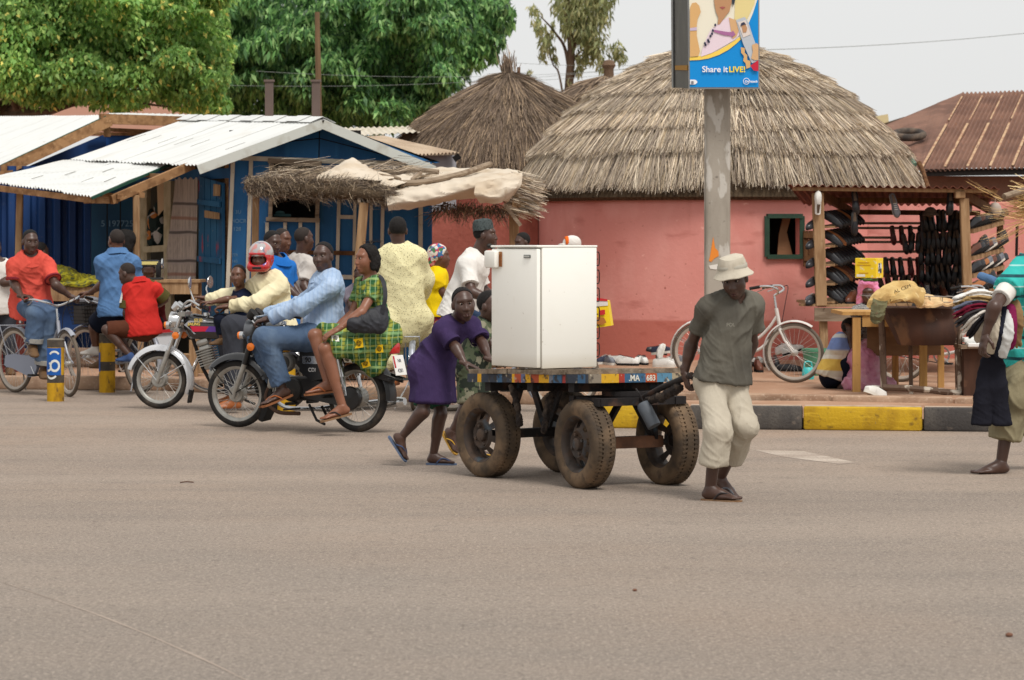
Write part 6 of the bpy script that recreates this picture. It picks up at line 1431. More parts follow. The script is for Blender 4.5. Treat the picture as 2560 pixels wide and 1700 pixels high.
 if basket:
  mb=MB();bq=f.S(1.0,.82);n=14
  for z in np.linspace(0,.24,7):
   w_=.12+.035*z/.24;d_=.1+.03*z/.24;mb.tube([f.S(.93+d_*2,.70+z,w_),f.S(.93,.70+z,w_),f.S(.93,.70+z,-w_),f.S(.93+d_*2,.70+z,-w_)],.004,5,closed=True)
  for t in np.linspace(-1,1,9):
   for u0,u1 in((.93,.93),(1.13,1.19)):mb.tube([f.S(u0,.70,.12*t),f.S(u1,.94,.155*t)],.003,4)
  mb.build('basket',BLKM,root)
  mb=MB();mb.prism([f.S(.935,.705,-.115),f.S(.935,.705,.115),f.S(1.12,.705,.115),f.S(1.12,.705,-.115)],V((0,0,.19)));mb.build('basket_lining',mat('dark_bag',C(58,54,52),.6),root)
  mb=MB();mb.sphere(f.S(1.03,.95),(.15,.13,.05),14);mb.build('plastic_bag',mat('clear_grey_bag',C(150,150,156,.7),.35,transl=.3),root,True)
 return root,f
def motorcycle(label,rear,fd,wb,R,style,steer=0):
 f=Frame2(rear,fd);root=thing('motorcycle',label,'motorcycle',V(rear),'motorcycles riding past')
 bl=style=='black';fk0,fk1=(wb-.245,.92,0),(wb-.17,.72,0);f.steer(fk1,fk0,steer)
 TY=mat('moto_tyre',C(40,38,37),.85,[('n',10,C(88,78,68),.5,.72,.7)],[(60,.4,.006)])
 drum=(.085,.05,ALY)
 wheel('rear_wheel',root,f(0,R),f.l,R,.068,TY,ALY,36,.05,.07,.02,.0017,drum)
 wheel('front_wheel',root,f.S(wb,R),f.Sd(f.l),R,.062,TY,ALY,36,.05,.07,.02,.0017,(.072,.045,ALY))
 FK=BLK if bl else CHR
 for w in(-1,1):
  mb=MB();top=(wb-.255,.93);mid=(wb-.115,.55 if bl else .56)
  mb.tube([f.S(top[0],top[1],.085*w),f.S(mid[0],mid[1],.085*w)],.028 if bl else .019,10);lg=mb.build('fork_leg',FK,root,True)
  mb=MB();mb.tube([f.S(mid[0],mid[1],.085*w),f.S(wb-.012,R+.02,.085*w),f.S(wb,R-.03,.085*w)],[.024,.024,.016],10);mb.build('fork_slider',ALY,lg,True)
 mb=MB();mb.bar(f.S(wb-.25,.90,-.11),f.S(wb-.25,.90,.11),.07,.04);mb.bar(f.S(wb-.2,.75,-.11),f.S(wb-.2,.75,.11),.06,.035);mb.build('yoke',BLKM if bl else ALY,root)
 rows=[]
 for k in range(21):
  a=math.radians(lerp(18 if not bl else 40,205,k/20));RR=R+.055;ww=.058 if 0<k<20 else .045
  rows.append([f.S(wb+(RR+dz)*math.cos(a),R+(RR+dz)*math.sin(a),w)for w,dz in((-ww,-.045),(-ww*.8,-.012),(-ww*.3,.006),(ww*.3,.006),(ww*.8,-.012),(ww,-.045))])
 if bl:rows=rows[:15]
 mb=MB();mb.sheet(rows,.003);ff=mb.build('front_fender',mat('black_gloss_fender',C(40,40,42),.3,spec=.6)if bl else mat('bright_fender',C(214,214,216,.9),.22,spec=.7,metal=.35),root,True)
 if bl:
  mb=MB();mb.prism([f.S(wb-.33,.44,-.085),f.S(wb-.375,.26,-.085),f.S(wb-.27,.06,-.075),f.S(wb-.235,.075,-.075),f.S(wb-.315,.28,-.085)],f.Sd(f.l)*.17);mb.build('mud_flap',BLKM,ff)
 else:
  mb=MB();mb.prism([f.S(wb-.325,.18,-.05),f.S(wb-.30,.06,-.05),f.S(wb-.285,.065,-.05),f.S(wb-.305,.19,-.05)],f.Sd(f.l)*.1);mb.build('mud_flap',BLKM,ff)
 mb=MB()
 for w in(-1,1):mb.tube([f.S(wb,R,.1*w),f.S(wb+(R+.03)*math.cos(2.6),R+(R+.03)*math.sin(2.6),.055*w)],.005,6);mb.tube([f.S(wb,R,.1*w),f.S(wb+(R+.03)*math.cos(.8),R+(R+.03)*math.sin(.8),.055*w)],.005,6)
 mb.build('fender_stay',CHR if not bl else BLKM,root,True)
 c=f.S(wb-.13,.83);ax=f.Sd(f.f)
 mb=MB();mb.lathe([(.001,-.13),(.05,-.12),(.085,-.06),(.092,0),(.095,.012),(.086,.014)],c,ax,24);hl=mb.build('headlight',CHR if not bl else mat('headlight_shell',C(96,98,102),.35,metal=.3),root,True)
 mb=MB();mb.lathe([(.086,.012),(.06,.03),(.001,.036)],c,ax,24);mb.build('lens',GLS,hl,True)
 for w in(-.055,.055):
  mb=MB();c=f.S(wb-.2,.985,w);a2=f.Sd(f.f*-.7+V((0,0,.7)));mb.lathe([(.001,-.07),(.035,-.06),(.046,0),(.044,.008),(.001,.01)],c,a2,18);mb.build('gauge',CHR if not bl else BLKM,root,True)
 hp_=[(wb-.44,.915,.36),(wb-.34,.945,.28),(wb-.27,.955,.17),(wb-.24,.95,.06)]if bl else[(wb-.60,.955,.37),(wb-.50,.985,.31),(wb-.36,1.03,.20),(wb-.25,.97,.06)]
 pts=hp_+[(a,b,-c)for a,b,c in hp_[::-1]]
 mb=MB();mb.tube(bez([f.S(*p)for p in pts],5),.0115,8);mb.build('handlebar',CHR,root,True)
 for w,i in((1,0),(-1,-1)):
  p=V(pts[i]);q=V(pts[1 if i==0 else-2]);mb=MB();mb.tube([f.S(*p),f.S(*lerp(p,q,.95))],.0175,8);mb.build('grip',BLKM,root,True)
  mb=MB();mb.tube([f.S(*(lerp(p,q,1.0)+V((.04,-.01,0)))),f.S(*(lerp(p,q,.1)+V((.055,-.015,0))))],.006,6);mb.build('lever',CHR,root,True)
 if not bl:
  for w in(1,-1):
   mb=MB();b0=f.S(wb-.44,1.0,.26*w);t0=f.S(wb-.40,1.20,.30*w);mb.tube(bez([b0,f.S(wb-.38,1.13,.24*w),t0],5),.007,6);mr=mb.build('mirror',CHR,root,True)
   mb=MB();mb.lathe([(.001,-.02),(.045,-.014),(.058,0),(.056,.004),(.001,.005)],t0,-f.f+f.l*-.15*w,20);mb.build('mirror_glass',CHR,mr,True)
 for w in(1,-1):
  for u,v,ww,st_ in((wb-.12,.80,.15,True),(-.26,.70,.15,False)):
   fn=f.S if st_ else f
   mb=MB();mb.tube([fn(u,v,ww*.4*w),fn(u,v,ww*w)],.008,6);mb.lathe([(.001,-.04),(.03,-.03),(.034,.0)],fn(u,v,ww*w),(f.Sd(f.f)if st_ else-f.f),14);ind=mb.build('indicator',CHR,root,True)
   mb=MB();mb.lathe([(.034,0),(.03,.02),(.001,.028)],fn(u,v,ww*w),(f.Sd(f.f)if st_ else-f.f),14);mb.build('lens',ORG_L,ind,True)
  mb=MB();mb.lathe([(.001,0),(.034,0),(.034,.012),(.001,.02)],f.S(wb-.195,.70,.115*w),f.Sd(f.l)*w,16);mb.build('reflector',ORG_L,root,True)
 mb=MB();mb.tube([f(wb-.22,.84),f(wb-.33,.66),f(wb-.42,.4),f(wb-.5,.26)],.018,8);mb.tube([f(wb-.25,.82),f(.5,.74),f(.1,.70),f(-.18,.70)],.018,8)
 for w in(-1,1):mb.tube([f(.45,.72,.06*w),f(.36,.4,.08*w),f(.4,.26,.08*w)],.014,7);mb.tube([f(.38,.34,.08*w),f(0,R,.09*w)],.015,7)
 mb.build('frame',BLKM,root,True)
 TNK=Field();TNK.rc(f(wb-.34,.80),f(.52,.765),.105,.085,.03,(f.l,1.15));TNK.rc(f(wb-.36,.74),f(.52,.72),.09,.08,.03,(f.l,1.05));TNK.cut(f(.8,.665),V((0,0,-1)))
 tk=field_obj('fuel_tank',TNK,.008,mat('black_gloss_tank',C(16,16,18),.15,spec=.7,coat=.5),root)
 mb=MB();mb.lathe([(.001,.02),(.032,.018),(.035,0),(.035,-.012)],f(wb-.46,.895),V((0,0,1)),16);mb.build('fuel_cap',CHR,tk,True)
 if not bl:
  for w in(1,-1):
   o_=lambda u,v,k:f(u,v,w*(.098+.001*k))
   def dec(nm,pts,m,k):
    mb=MB();mb.prism([o_(u,v,k)for u,v in pts],f.l*w*.002);return mb.build(nm,m,tk)
   dec('tank_stripe',[(wb-.27,.80),(wb-.32,.84),(wb-.56,.835),(wb-.56,.825),(wb-.34,.825),(wb-.30,.795),(wb-.37,.715),(wb-.39,.715)],mat('silver_decal',C(176,178,186,.85),.3),0)
   dec('tank_flash',[(wb-.33,.79),(wb-.58,.785),(wb-.58,.745),(wb-.36,.735)],mat('magenta_red_decal',C(206,34,66,.9),.35,[('z','X',C(90,50,140),.25 if w<0 else-9,.45 if w<0 else-8,.0)]),1)
   dec('tank_flash_tail',[(wb-.52,.79),(wb-.60,.785),(wb-.60,.735),(wb-.48,.737)],mat('violet_decal',C(96,60,150,.85),.35),2)
   text_mesh('tank_lettering','JIALING',.036,mat('gold_lettering',C(236,206,110,.95),.3),tk,o_(wb-.31 if w>0 else wb-.50,.797,4),f.f*(-1 if w>0 else 1),(0,0,1),.001,bold=.001)
   mb=MB()
   for k in range(2):
    b0=wb-(.375+.045*k);
    for v0,v1,u0,u1 in((.828,.832,0,.034),(.842,.846,0,.034),(.856,.860,0,.034),(.828,.860,.0,.005),(.828,.860,.029,.034),(.828,.86,.014,.019)):
     mb.prism([o_(b0-u0,v0,4),o_(b0-u1,v0,4),o_(b0-u1,v1,4),o_(b0-u0,v1,4)],f.l*w*.001)
   mb.build('tank_characters',MATS['gold_lettering'],tk)
 SE=Field();SE.rc(f(.46,.755),f(-.2,.775),.075,.07,.02,(V((0,0,1)),1.9));SE.rc(f(.46,.735),f(-.2,.75),.11,.1,.03,(V((0,0,1)),2.6))
 se=field_obj('seat',SE,.009,mat('black_vinyl',C(24,24,26),.5),root)
 mb=MB()
 for w in(-1,1):mb.tube([f(.5,.715,.112*w),f(-.2,.725,.105*w)],.005,6)
 mb.build('seat_trim',CHR,se,True)
 for w in(1,-1):
  mb=MB();mb.prism([f(u,v,.1*w)for u,v in((.5,.69),(.50,.5),(.38,.42),(.22,.45),(.2,.68))],f.l*w*.03);sc=mb.build('side_cover',BLK,root)
  if bl:
   mb=MB();mb.prism([f(u,v,.131*w)for u,v in((.47,.63),(.47,.565),(.25,.565),(.25,.63))],f.l*w*.003);mb.prism([f(u,v,.134*w)for u,v in((.46,.62),(.46,.575),(.26,.575),(.26,.62))],f.l*w*.001);mb.build('badge',CHR,sc)
   text_mesh('badge_text','90',.06,BLK,sc,f(.44 if w>0 else .28,.577,.137*w),f.f*-w,(0,0,1),.001,bold=.002)
   text_mesh('badge_text','CDI',.045,mat('badge_white',C(220,220,220),.5),sc,f(.41 if w>0 else .3,.50,.132*w),f.f*-w,(0,0,1),.001)
 if bl:
  mb=MB();mb.lathe([(.001,.0),(.07,.0),(.082,.01),(.082,.05),(.07,.06),(.001,.06)],f(.66,.57,.06),f.l,26);ac=mb.build('air_cleaner',mat('grey_cleaner',C(120,118,114),.5,metal=.3),root,True)
  mb=MB();mb.lathe([(.055,.061),(.045,.066),(.001,.066)],f(.66,.57,.06),f.l,24);mb.build('cover',mat('dark_grey_cover',C(72,70,68),.5),ac,True)
  mb=MB();mb.sphere(f(.70,.68,.03),(.05,.05,.03),10);mb.build('fuel_cup',mat('amber_part',C(206,150,40),.5),root,True)
 mb=MB();a0,a1=(f(.60,.36),f(.83,.40))if bl else(f(.68,.36),f(.76,.62));ed=(a1-a0)
 for k in range(7):p=a0+ed*(.25+.09*k);mb.bar(p,p+ed.normalized()*.009,.17,.15 if bl else .16,up=V((0,0,1))if bl else f.f)
 mb.bar(lerp(a0,a1,.1),lerp(a0,a1,.95),.11,.11,up=V((0,0,1))if bl else f.f,bev=.02);mb.bar(lerp(a0,a1,.93),lerp(a0,a1,1.18),.14,.13,up=V((0,0,1))if bl else f.f,bev=.03);mb.build('cylinder',ALY,root,True)
 mb=MB();mb.box(f(.50,.35),(.36,.2,.2),Matrix((f.f,f.l,f.up)).transposed(),bev=.05);mb.lathe([(.09,0),(.1,.02),(.095,.05),(.06,.07),(.001,.075)],f(.58,.34,.09),f.l,22);mb.lathe([(.09,0),(.1,.02),(.095,.05),(.06,.07),(.001,.075)],f(.44,.35,-.09),-f.l,22);mb.build('crankcase',BLKM if bl else ALY,root,True)
 for w in((1,)if bl else(1,)):
  mb=MB();mb.prism([f(u,v,.085*w)for u,v in((.5,.42),(.42,.44),(.05,.37),(-.06,.36),(-.1,.3),(-.07,.22),(0,.19),(.1,.22),(.42,.27),(.5,.29))],f.l*w*.035);mb.lathe([(.1,.035),(.09,.045),(.001,.05)],f(0,R,.085),f.l*w,24);mb.build('chain_case',BLK,root,True)
 for w in(1,-1):
  mb=MB();p,q=f(.04,R+.02,.125*w),f(.13,.69,.115*w);mb.tube([p,lerp(p,q,.45)],.018,8);mb.tube([lerp(p,q,.4),q],.028,10);mb.tube([lerp(p,q,.02),lerp(p,q,.98)],.011,8);mb.build('shock_absorber',CHR,root,True)
 mb=MB();w=-1;mb.tube(bez([f(.85,.42,0)if bl else f(.76,.6,0),f(.9,.3,-.03),f(.78,.18,-.08),f(.5,.17,-.13)],5),.018,8);mb.tube([f(.5,.17,-.13),f(.3,.18,-.15),f(-.3,.25,-.16)],[.02,.04,.045],12);mb.tube([f(-.3,.25,-.16),f(-.36,.257,-.161)],[.045,.032],12);mb.build('exhaust',CHR,root,True)
 if bl:
  mb=MB();mb.tube(bez([f(.85,.40,.03),f(.9,.26,.04),f(.78,.15,.05),f(.55,.14,.05)],5),.017,8);mb.build('down_pipe',mat('rusty_pipe',C(84,62,50),.7,metal=.2),root,True)
 for w in(1,-1):
  for u,v in((.56,.23),(.2,.30)):
   mb=MB();mb.tube([f(u,v,.08*w),f(u,v,.24*w)],.014,8);mb.build('foot_peg',BLKM,root,True)
 mb=MB();mb.tube([f(.42,.22,.1),f(.3,.1,.17),f(.2,.07,.2)],.012,6);mb.tube([f(.4,.2,-.06),f(.38,.1,-.12)],.012,6);mb.tube([f(.68,.17,.1),f(.5,.19,.12)],.009,6);mb.build('stand',BLKM,root,True)
 rows=[]
 for k in range(15):
  a=math.radians(lerp(35,185,k/14));RR=R+.06
  rows.append([f((RR+dz)*math.cos(a),R+(RR+dz)*math.sin(a)+.01,w)for w,dz in((-.07,-.03),(-.05,0),(0,.01),(.05,0),(.07,-.03))])
 mb=MB();mb.sheet(rows,.004);mb.build('rear_fender',BLK if bl else CHR,root,True)
 mb=MB();mb.box(f(-.33,.705),(.1,.14,.1),Matrix((f.f,f.l,f.up)).transposed(),bev=.025);tl=mb.build('tail_lamp',RED_L,root,True)
 mb=MB();R3=Matrix((f.f,f.l,f.up)).transposed()@Matrix.Rotation(math.radians(14),3,'Y');mb.box(f(-.405,.565),(.008,.17,.17),R3,bev=.003);pl=mb.build('number_plate',mat('plate_white',C(232,230,226,.92),.5),root)
 RDI=mat('plate_red',C(176,40,44),.5);px_=R3@V((0,-1,0));pz_=R3@V((0,0,1));pn_=R3@V((-1,0,0));pc=f(-.405,.565)+pn_*.005
 mb=MB();mb.bar(pc-px_*.072-pz_*.02+pn_*.001,pc-px_*.072+pz_*.08+pn_*.001,.022,.001,up=pn_);mb.build('plate_mark',RDI,pl)
 text_mesh('plate_text','NR',.04,mat('plate_ink',C(70,70,80),.6),pl,pc-px_*.02+pz_*.025,px_,pz_,.001);text_mesh('plate_text','4281',.045,MATS['plate_ink'],pl,pc-px_*.05-pz_*.06,px_,pz_,.001)
 mb=MB();mb.bar(f(-.18,.5,-.07),f(-.40,.44,-.07),.02,.05);mb.bar(f(-.18,.5,.07),f(-.40,.44,.07),.02,.05);mb.bar(f(-.36,.45,-.12),f(-.36,.45,.12),.05,.02);mb.tube([f(-.33,.45,.1),f(-.5,.452,.1),f(-.5,.452,-.1),f(-.33,.45,-.1)],.009,6);mb.build('tail_bracket',BLK,root)
 return root,f
rb,fb_=G(895,1080),G(595,1068)
MB1,fM1=motorcycle('black ninety motorcycle carrying the man in light blue and the woman in green',rb,(fb_-rb),(fb_-rb).length,.288,'black',8)
ff_=G(400,1022);yaw=math.radians(12);fd=V((-math.cos(yaw),math.sin(yaw),0))
MB2,fM2=motorcycle('motorcycle with a bright front fender and magenta flashed tank, ridden by the helmeted man',ff_-fd*1.2,fd,1.2,.275,'chrome',0)
def bike_at(label,rp,fp,**k):
 a,b=G(*rp),G(*fp);d=(b-a);d.z=0;return bicycle(label,a,d.normalized(),**k)
BK1,fB1=bike_at('silver city bicycle with a grey chain case ridden by the man in the red polo',(38,981),(160,990),case=mat('grey_chain_case',C(150,158,176,.8),.45),steer=-14,R=.34,tyre=GUM)
BK2,fB2=bike_at('bicycle with a front basket ridden by the man in the blue polo',(354,982),(222,972),basket=True,steer=6,R=.335,spk=24)
BK3,fB3=bike_at('bicycle seen from behind under the man in the pale yellow smock',(1034,1026),(1052,1008),step=False,R=.34,rack=True,paint=SILVP)
BK4,fB4=bike_at('bicycle mostly hidden by the fridge, ridden by the man in the white shirt',(1128,1028),(1350,1030),step=False,R=.34,rack=False)
rp=G(1753,953,PZ);fp=G(1988,957,PZ);BK5,fB5=bicycle('white step-through bicycle parked by the pink hut with no rider',V((rp.x,rp.y,PZ)),(fp-rp),R=.312,wb=1.0,paint=WHTP,gmat=WHTP,rack=False,chainring=mat('blue_disc',C(76,92,140),.5),steer=0,bars='city',group='bicycles')
a=W(2250,0,29.2);BK6,fB6=bicycle('white bicycle parked behind the legs of the rusty trough',V((a.x,29.2,PZ)),(.93,-.35),R=.31,paint=WHTP,gmat=WHTP,step=True,rack=True,group='bicycles')
WP=[G(1220,1192),G(1462,1220),G(1412,1180),G(1668,1210)]
cart=thing('handcart','flat four-wheeled wooden handcart on old car tyres carrying the fridge','handcart',V((.418,18.66,0)))
ta=V((.8,.6,0));tt=V((.6,-.8,0));fa=(WP[3]-WP[1]);fa.z=0;fa.normalize()
CTY=mat('cart_tyre',C(96,82,68,.7),.9,[('n',(5,5,5),C(140,116,92,.75),.42,.64,.85),('n',14,C(60,54,50),.5,.68,.7)],[(50,.4,.006)],spec=.15)
CRIM=mat('rusty_rim',C(84,74,68,.7),.7,[('n',9,C(104,82,66,.75),.45,.62,.7),('n',7,C(88,104,116,.75),.56,.66,.7),('n',16,C(50,44,40),.55,.68,.7)],[(40,.3,.005)],metal=.2)
def car_wheel(c,ax,R,tw,out):
 ax=V(ax)*out;mb=MB();h=tw/2
 pr=[(R*.62,-h*.8),(R*.70,-h*.98),(R*.84,-h*1.02),(R*.94,-h*.92),(R*.985,-h*.75),(R,-h*.5),(R,-.035),(R-.009,-.033),(R-.009,-.025),(R+.001,-.023),(R+.001,.023),(R-.009,.025),(R-.009,.033),(R,.035),(R,h*.5),(R*.985,h*.75),(R*.94,h*.92),(R*.84,h*1.02),(R*.70,h*.98),(R*.62,h*.8)]
 mb.lathe(pr,c,ax,56);ref=ax.cross(V((0,0,1))).normalized();b=ax.cross(ref)
 for k in range(64):
  th=2*math.pi*k/64;e=ref*math.cos(th)+b*math.sin(th);t=ax.cross(e)
  for s_ in(-1,1):p=c+e*(R-.0065)+ax*s_*h*.42;mb.box(p,(h*.55,.012,.016),Matrix((ax,t,e)).transposed()@Matrix.Rotation(.25*s_,3,'Z'))
 ty=mb.build('wheel',CTY,cart,True)
 mb=MB();r=R*.64
 mb.lathe([(r+.008,h*.85),(r,h*.87),(r-.012,h*.74),(r-.022,h*.5),(r-.026,-h*.5),(r-.01,-h*.74),(r+.006,-h*.82)],c,ax,40)
 nh=8;rings=[(r-.024,.0),(r*.74,.016),(r*.58,.034)]
 for k in range(nh*4):
  if k%4==0:hole=True
  else:hole=k%4==1
  t0,t1=2*math.pi*k/(nh*4),2*math.pi*(k+1)/(nh*4);P=lambda rr,z,t:c+(ref*math.cos(t)+b*math.sin(t))*rr+ax*(z+h*.1)
  for i in range(2):
   if hole:continue
   mb.add([P(rings[i][0],rings[i][1],t0),P(rings[i+1][0],rings[i+1][1],t0),P(rings[i+1][0],rings[i+1][1],t1),P(rings[i][0],rings[i][1],t1)],[(0,1,2,3)])
 mb.lathe([(r*.58,.034+h*.1),(r*.48,.05+h*.1),(r*.36,.036+h*.1),(r*.24,.03+h*.1),(r*.22,.06+h*.1),(r*.14,.066+h*.1),(.001,.066+h*.1)],c,ax,32)
 for k in range(4):th=2*math.pi*k/4+.4;mb.lathe([(.001,.02),(.012,.018),(.013,0)],c+(ref*math.cos(th)+b*math.sin(th))*r*.36+ax*(.036+h*.1),ax,6)
 mb.build('rim',CRIM,ty,True);return ty
RW=.285
for i,(p,ax,o)in enumerate(((WP[0],ta,-1),(WP[1],fa,-1),(WP[2],ta,1),(WP[3],fa,1))):car_wheel(V((p.x,p.y,RW+(.005 if i==3 else 0))),ax,RW+(.008 if i==3 else 0),.165,o)
cc=V((.418,18.66,0));Ld,Wd=1.30,.80
cn,clf,crt=cc+tt*Ld/2-ta*Wd/2,cc-tt*Ld/2-ta*Wd/2,cc+tt*Ld/2+ta*Wd/2;cfar=cc-tt*Ld/2+ta*Wd/2
cn.z,clf.z,crt.z=.685,.640,.672;cfar.z=clf.z+crt.z-cn.z
up_=(clf-cn).cross(crt-cn).normalized();up_=-up_ if up_.z<0 else up_
DK=mat('deck_planks',C(150,134,116,.8),.9,[('n',(4,20,20),C(112,98,84,.75),.42,.62,.8),('n',10,C(74,62,52),.62,.72,.7),('n',(5,50,50),C(178,164,146,.85),.56,.72,.5)],[((6,60,60),.4,.008)],spec=.1)
for k in range(6):
 e0,e1=k/6+.006,(k+1)/6-.006;r_=random.Random(k);j=r_.uniform(-.02,.02);mb=MB();q=[lerp(lerp(clf,cn,e),lerp(cfar,crt,e),t)for e,t in((e0,-.02+j),(e1,-.02+j),(e1,1.02+j),(e0,1.02+j))]
 mb.prism([p+up_*(.055+r_.uniform(-.004,.004))for p in q],up_*.03);mb.build('plank',DK,cart)
def painted(nm,n,seed):
 m=bpy.data.materials.new(nm);return m
RAILM=mat('rail_paint',C(60,66,78,.8),.75,[('vc',(7,7,.1),C(222,166,34,.9),.60,.61,.95),('vc',(7.7,7.7,.1),C(168,58,50,.85),.86,.87,.9),('vc',(9,9,.1),C(70,112,150,.85),.84,.85,.8),('n',18,C(56,50,46),.55,.64,.9),('n',30,C(190,176,150,.8),.62,.70,.7)],[(40,.4,.006)])
mb=MB();mb.prism([clf-ta*.012,cn-ta*.012,cn-ta*.012+up_*.056,clf-ta*.012+up_*.056],ta*.03);mb.build('side_rail',RAILM,cart)
mb=MB();mb.prism([cfar+ta*.012,crt+ta*.012,crt+ta*.012+up_*.056,cfar+ta*.012+up_*.056],-ta*.03);mb.build('side_rail',RAILM,cart)
fr=[]
for u0,u1,m in((0,.12,C(150,138,122,.8)),(.12,.3,C(216,168,44,.9)),(.3,.36,C(176,64,50,.85)),(.36,.58,C(64,104,138,.85)),(.58,.70,C(196,88,44,.85)),(.70,.86,C(92,140,168,.9)),(.86,1,C(176,160,132,.85))):
 mb=MB();p,q=lerp(cn,crt,u0)+tt*.014,lerp(cn,crt,u1)+tt*.014;mb.prism([p,q,q+up_*.056,p+up_*.056],-tt*.03)
 fr.append(mb.build('front_rail',mat('rail_%d'%len(fr),m,.75,[('n',22,C(70,62,56),.56,.64,.9),('n',30,C(206,194,170,.85),.62,.69,.8)],[(40,.4,.006)]),cart))
for o_ in fr[1:]:pass
LETW=mat('rail_letter_white',C(226,222,210,.9),.7);xd=(crt-cn).normalized()
text_mesh('rail_lettering','.MA',.055,LETW,fr[3],lerp(cn,crt,.40)+tt*.016+up_*.01,xd,up_,.001,bold=.001);text_mesh('rail_lettering','683',.052,LETW,fr[4],lerp(cn,crt,.585)+tt*.016+up_*.01,xd,up_,.001,bold=.001)
STL=mat('cart_black_steel',C(34,30,30),.75,[('n',9,C(84,60,48),.55,.68,.7),('n',6,C(60,84,98),.64,.70,.6)],[(40,.3,.006)])
hubs=[V((p.x,p.y,RW))for p in WP];ra0,ra1=hubs[0],hubs[2];fa0,fa1=hubs[1],hubs[3]
mb=MB();mb.bar(ra0+ta*.05,ra1-ta*.05,.06,.06);mb.build('rear_axle',STL,cart)
mb=MB();mb.bar(fa0+fa*.05,fa1-fa*.05,.07,.075);mb.build('front_axle',mat('axle_timber',C(104,70,50,.75),.85,[('n',9,C(70,48,36),.45,.65,.8)],[(30,.3,.006)]),cart)
dkz=lambda p:p.z
def under(x,y):
 k=V((x,y,0));s=(k-cn)*1.0;s.z=0;u=s.dot(-tt)/Ld;v=s.dot(ta)/Wd;return V((x,y,cn.z+(clf.z-cn.z)*u+(crt.z-cn.z)*v))
for e in(.14,.5,.84):
 mb=MB();p,q=lerp(clf,cn,e),lerp(cfar,crt,e);mb.bar(lerp(p,q,.03)-up_*.03,lerp(p,q,.97)-up_*.03,.06,.06,up=up_);mb.build('cross_member',STL,cart)
for h0,h1 in((ra0,ra1),):
 for t,off in((.24,0),(.76,0)):
  b=lerp(h0,h1,t);
  for s_ in(-1,1):mb=MB();tpt=under(b.x+tt.x*.16*s_,b.y+tt.y*.16*s_);mb.bar(b,tpt-up_*.03,.05,.022,up=ta);mb.build('strut',STL,cart)
tz=.60;fc=lerp(fa0,fa1,.5);fd_=V((fa.y,-fa.x,0))
for t in(.15,.85):
 b=lerp(fa0,fa1,t)
 for s_ in(-1,1):mb=MB();mb.bar(b,V((lerp(fa0,fa1,.5+(t-.5)*.6).x+fd_.x*.13*s_,lerp(fa0,fa1,.5+(t-.5)*.6).y+fd_.y*.13*s_,tz-.05)),.05,.022,up=fa);mb.build('strut',STL,cart)
mb=MB();mb.bar(fc-fa*.32+fd_*.16+V((0,0,tz-.04-fc.z)),fc+fa*.34+fd_*.16+V((0,0,tz-.04-fc.z)),.06,.05);mb.bar(fc-fa*.32-fd_*.16+V((0,0,tz-.04-fc.z)),fc+fa*.34-fd_*.16+V((0,0,tz-.04-fc.z)),.06,.05)
for s_ in(-.28,.28):mb.bar(fc+fa*s_-fd_*.2+V((0,0,tz-.04-fc.z)),fc+fa*s_+fd_*.2+V((0,0,tz-.04-fc.z)),.05,.048)
mb.lathe([(.001,0),(.16,0),(.16,.03),(.001,.03)],V((fc.x,fc.y,tz-.01)),V((0,0,1)),24);mb.build('turntable',STL,cart)
RAG=mat('dark_rag',C(44,38,36),.95,[('n',20,C(84,72,62),.5,.68,.8)],[(40,.6,.02)])
def rag_wrap(name,parent,pts,r,n=46,ln=.07,w=.006):
 c=[W(*p)if p[1]>100 else V(p)for p in pts];c=bez(c,6);RG=Field()
 for i in range(len(c)-1):RG.rc(c[i],c[i+1],r*(1+.35*noise.noise(c[i]*30)),r*(1+.35*noise.noise(c[i+1]*30)),.01)
 return field_obj(name,RG,.007,RAG,parent,amp=.012,sc=(40,40,40))
hand_p=W(1716,944,17.42)
pb0=fc+fd_*.2+V((0,0,tz-.02-fc.z));mb=MB();mb.tube([pb0,lerp(pb0,hand_p,.5)+V((0,0,.01)),hand_p+(hand_p-pb0).normalized()*.08],.02,10);mb.build('pull_bar',STL,cart,True)
q1=lerp(pb0,hand_p,.12)+V((0,0,-.035));q2=lerp(pb0,hand_p,.85)+V((0,0,-.04));rag_wrap('rag_binding',cart,[tuple(q1),tuple(lerp(q1,q2,.5)+V((0,0,-.01))),tuple(q2)],.026)
mb=MB();cq=W(1612,1030,17.9);mb.lathe([(.001,0),(.045,.002),(.045,.15),(.036,.17),(.001,.172)],W(1636,1066,17.85),(W(1606,1008,17.9)-W(1636,1066,17.85)),20);mb.build('hanging_can',mat('grey_can',C(92,98,106,.8),.6,[('n',8,C(70,70,72),.5,.7,.6)]),cart,True)
mb=MB();mb.tube([W(1610,1008,17.9),W(1597,982,17.9),W(1590,972,17.95)],.006,6);mb.build('wire_tie',STL,cart)
rag_wrap('hanging_rag',cart,[(1390,968,18.55),(1372,1010,18.5),(1360,1075,18.5)],.02);rag_wrap('hanging_rag',cart,[(1278,965,18.6),(1290,1000,18.6),(1300,1060,18.6)],.016)
rag_wrap('deck_rag',cart,[(1420,929,18.1),(1470,926,18.1),(1492,930,18.0)],.012)
dtop=lambda p:under(p.x,p.y)+up_*.088
fx=W(1342,932,18.33);fx=V((fx.x,fx.y,0));fz=dtop(fx).z;FW,FDp=.505,.505
fl_,fr_=fx-tt*FW,fx+ta*FDp;Hf=1.552-fz
fg=thing('refrigerator','small old cream white refrigerator standing on the handcart','refrigerator',V((fx.x,fx.y,fz)))
FRW=mat('fridge_enamel',C(246,244,236,.97),.35,[('n',3,C(238,234,222,.95),.5,.72,.4),('n',(7,7,2.5),C(206,190,160,.88),.62,.78,.5),('n',40,C(150,130,100),.70,.76,.5),('z','Z',C(206,194,170,.88),.10,-.02,.6)],[(8,.05,.01)],spec=.5)
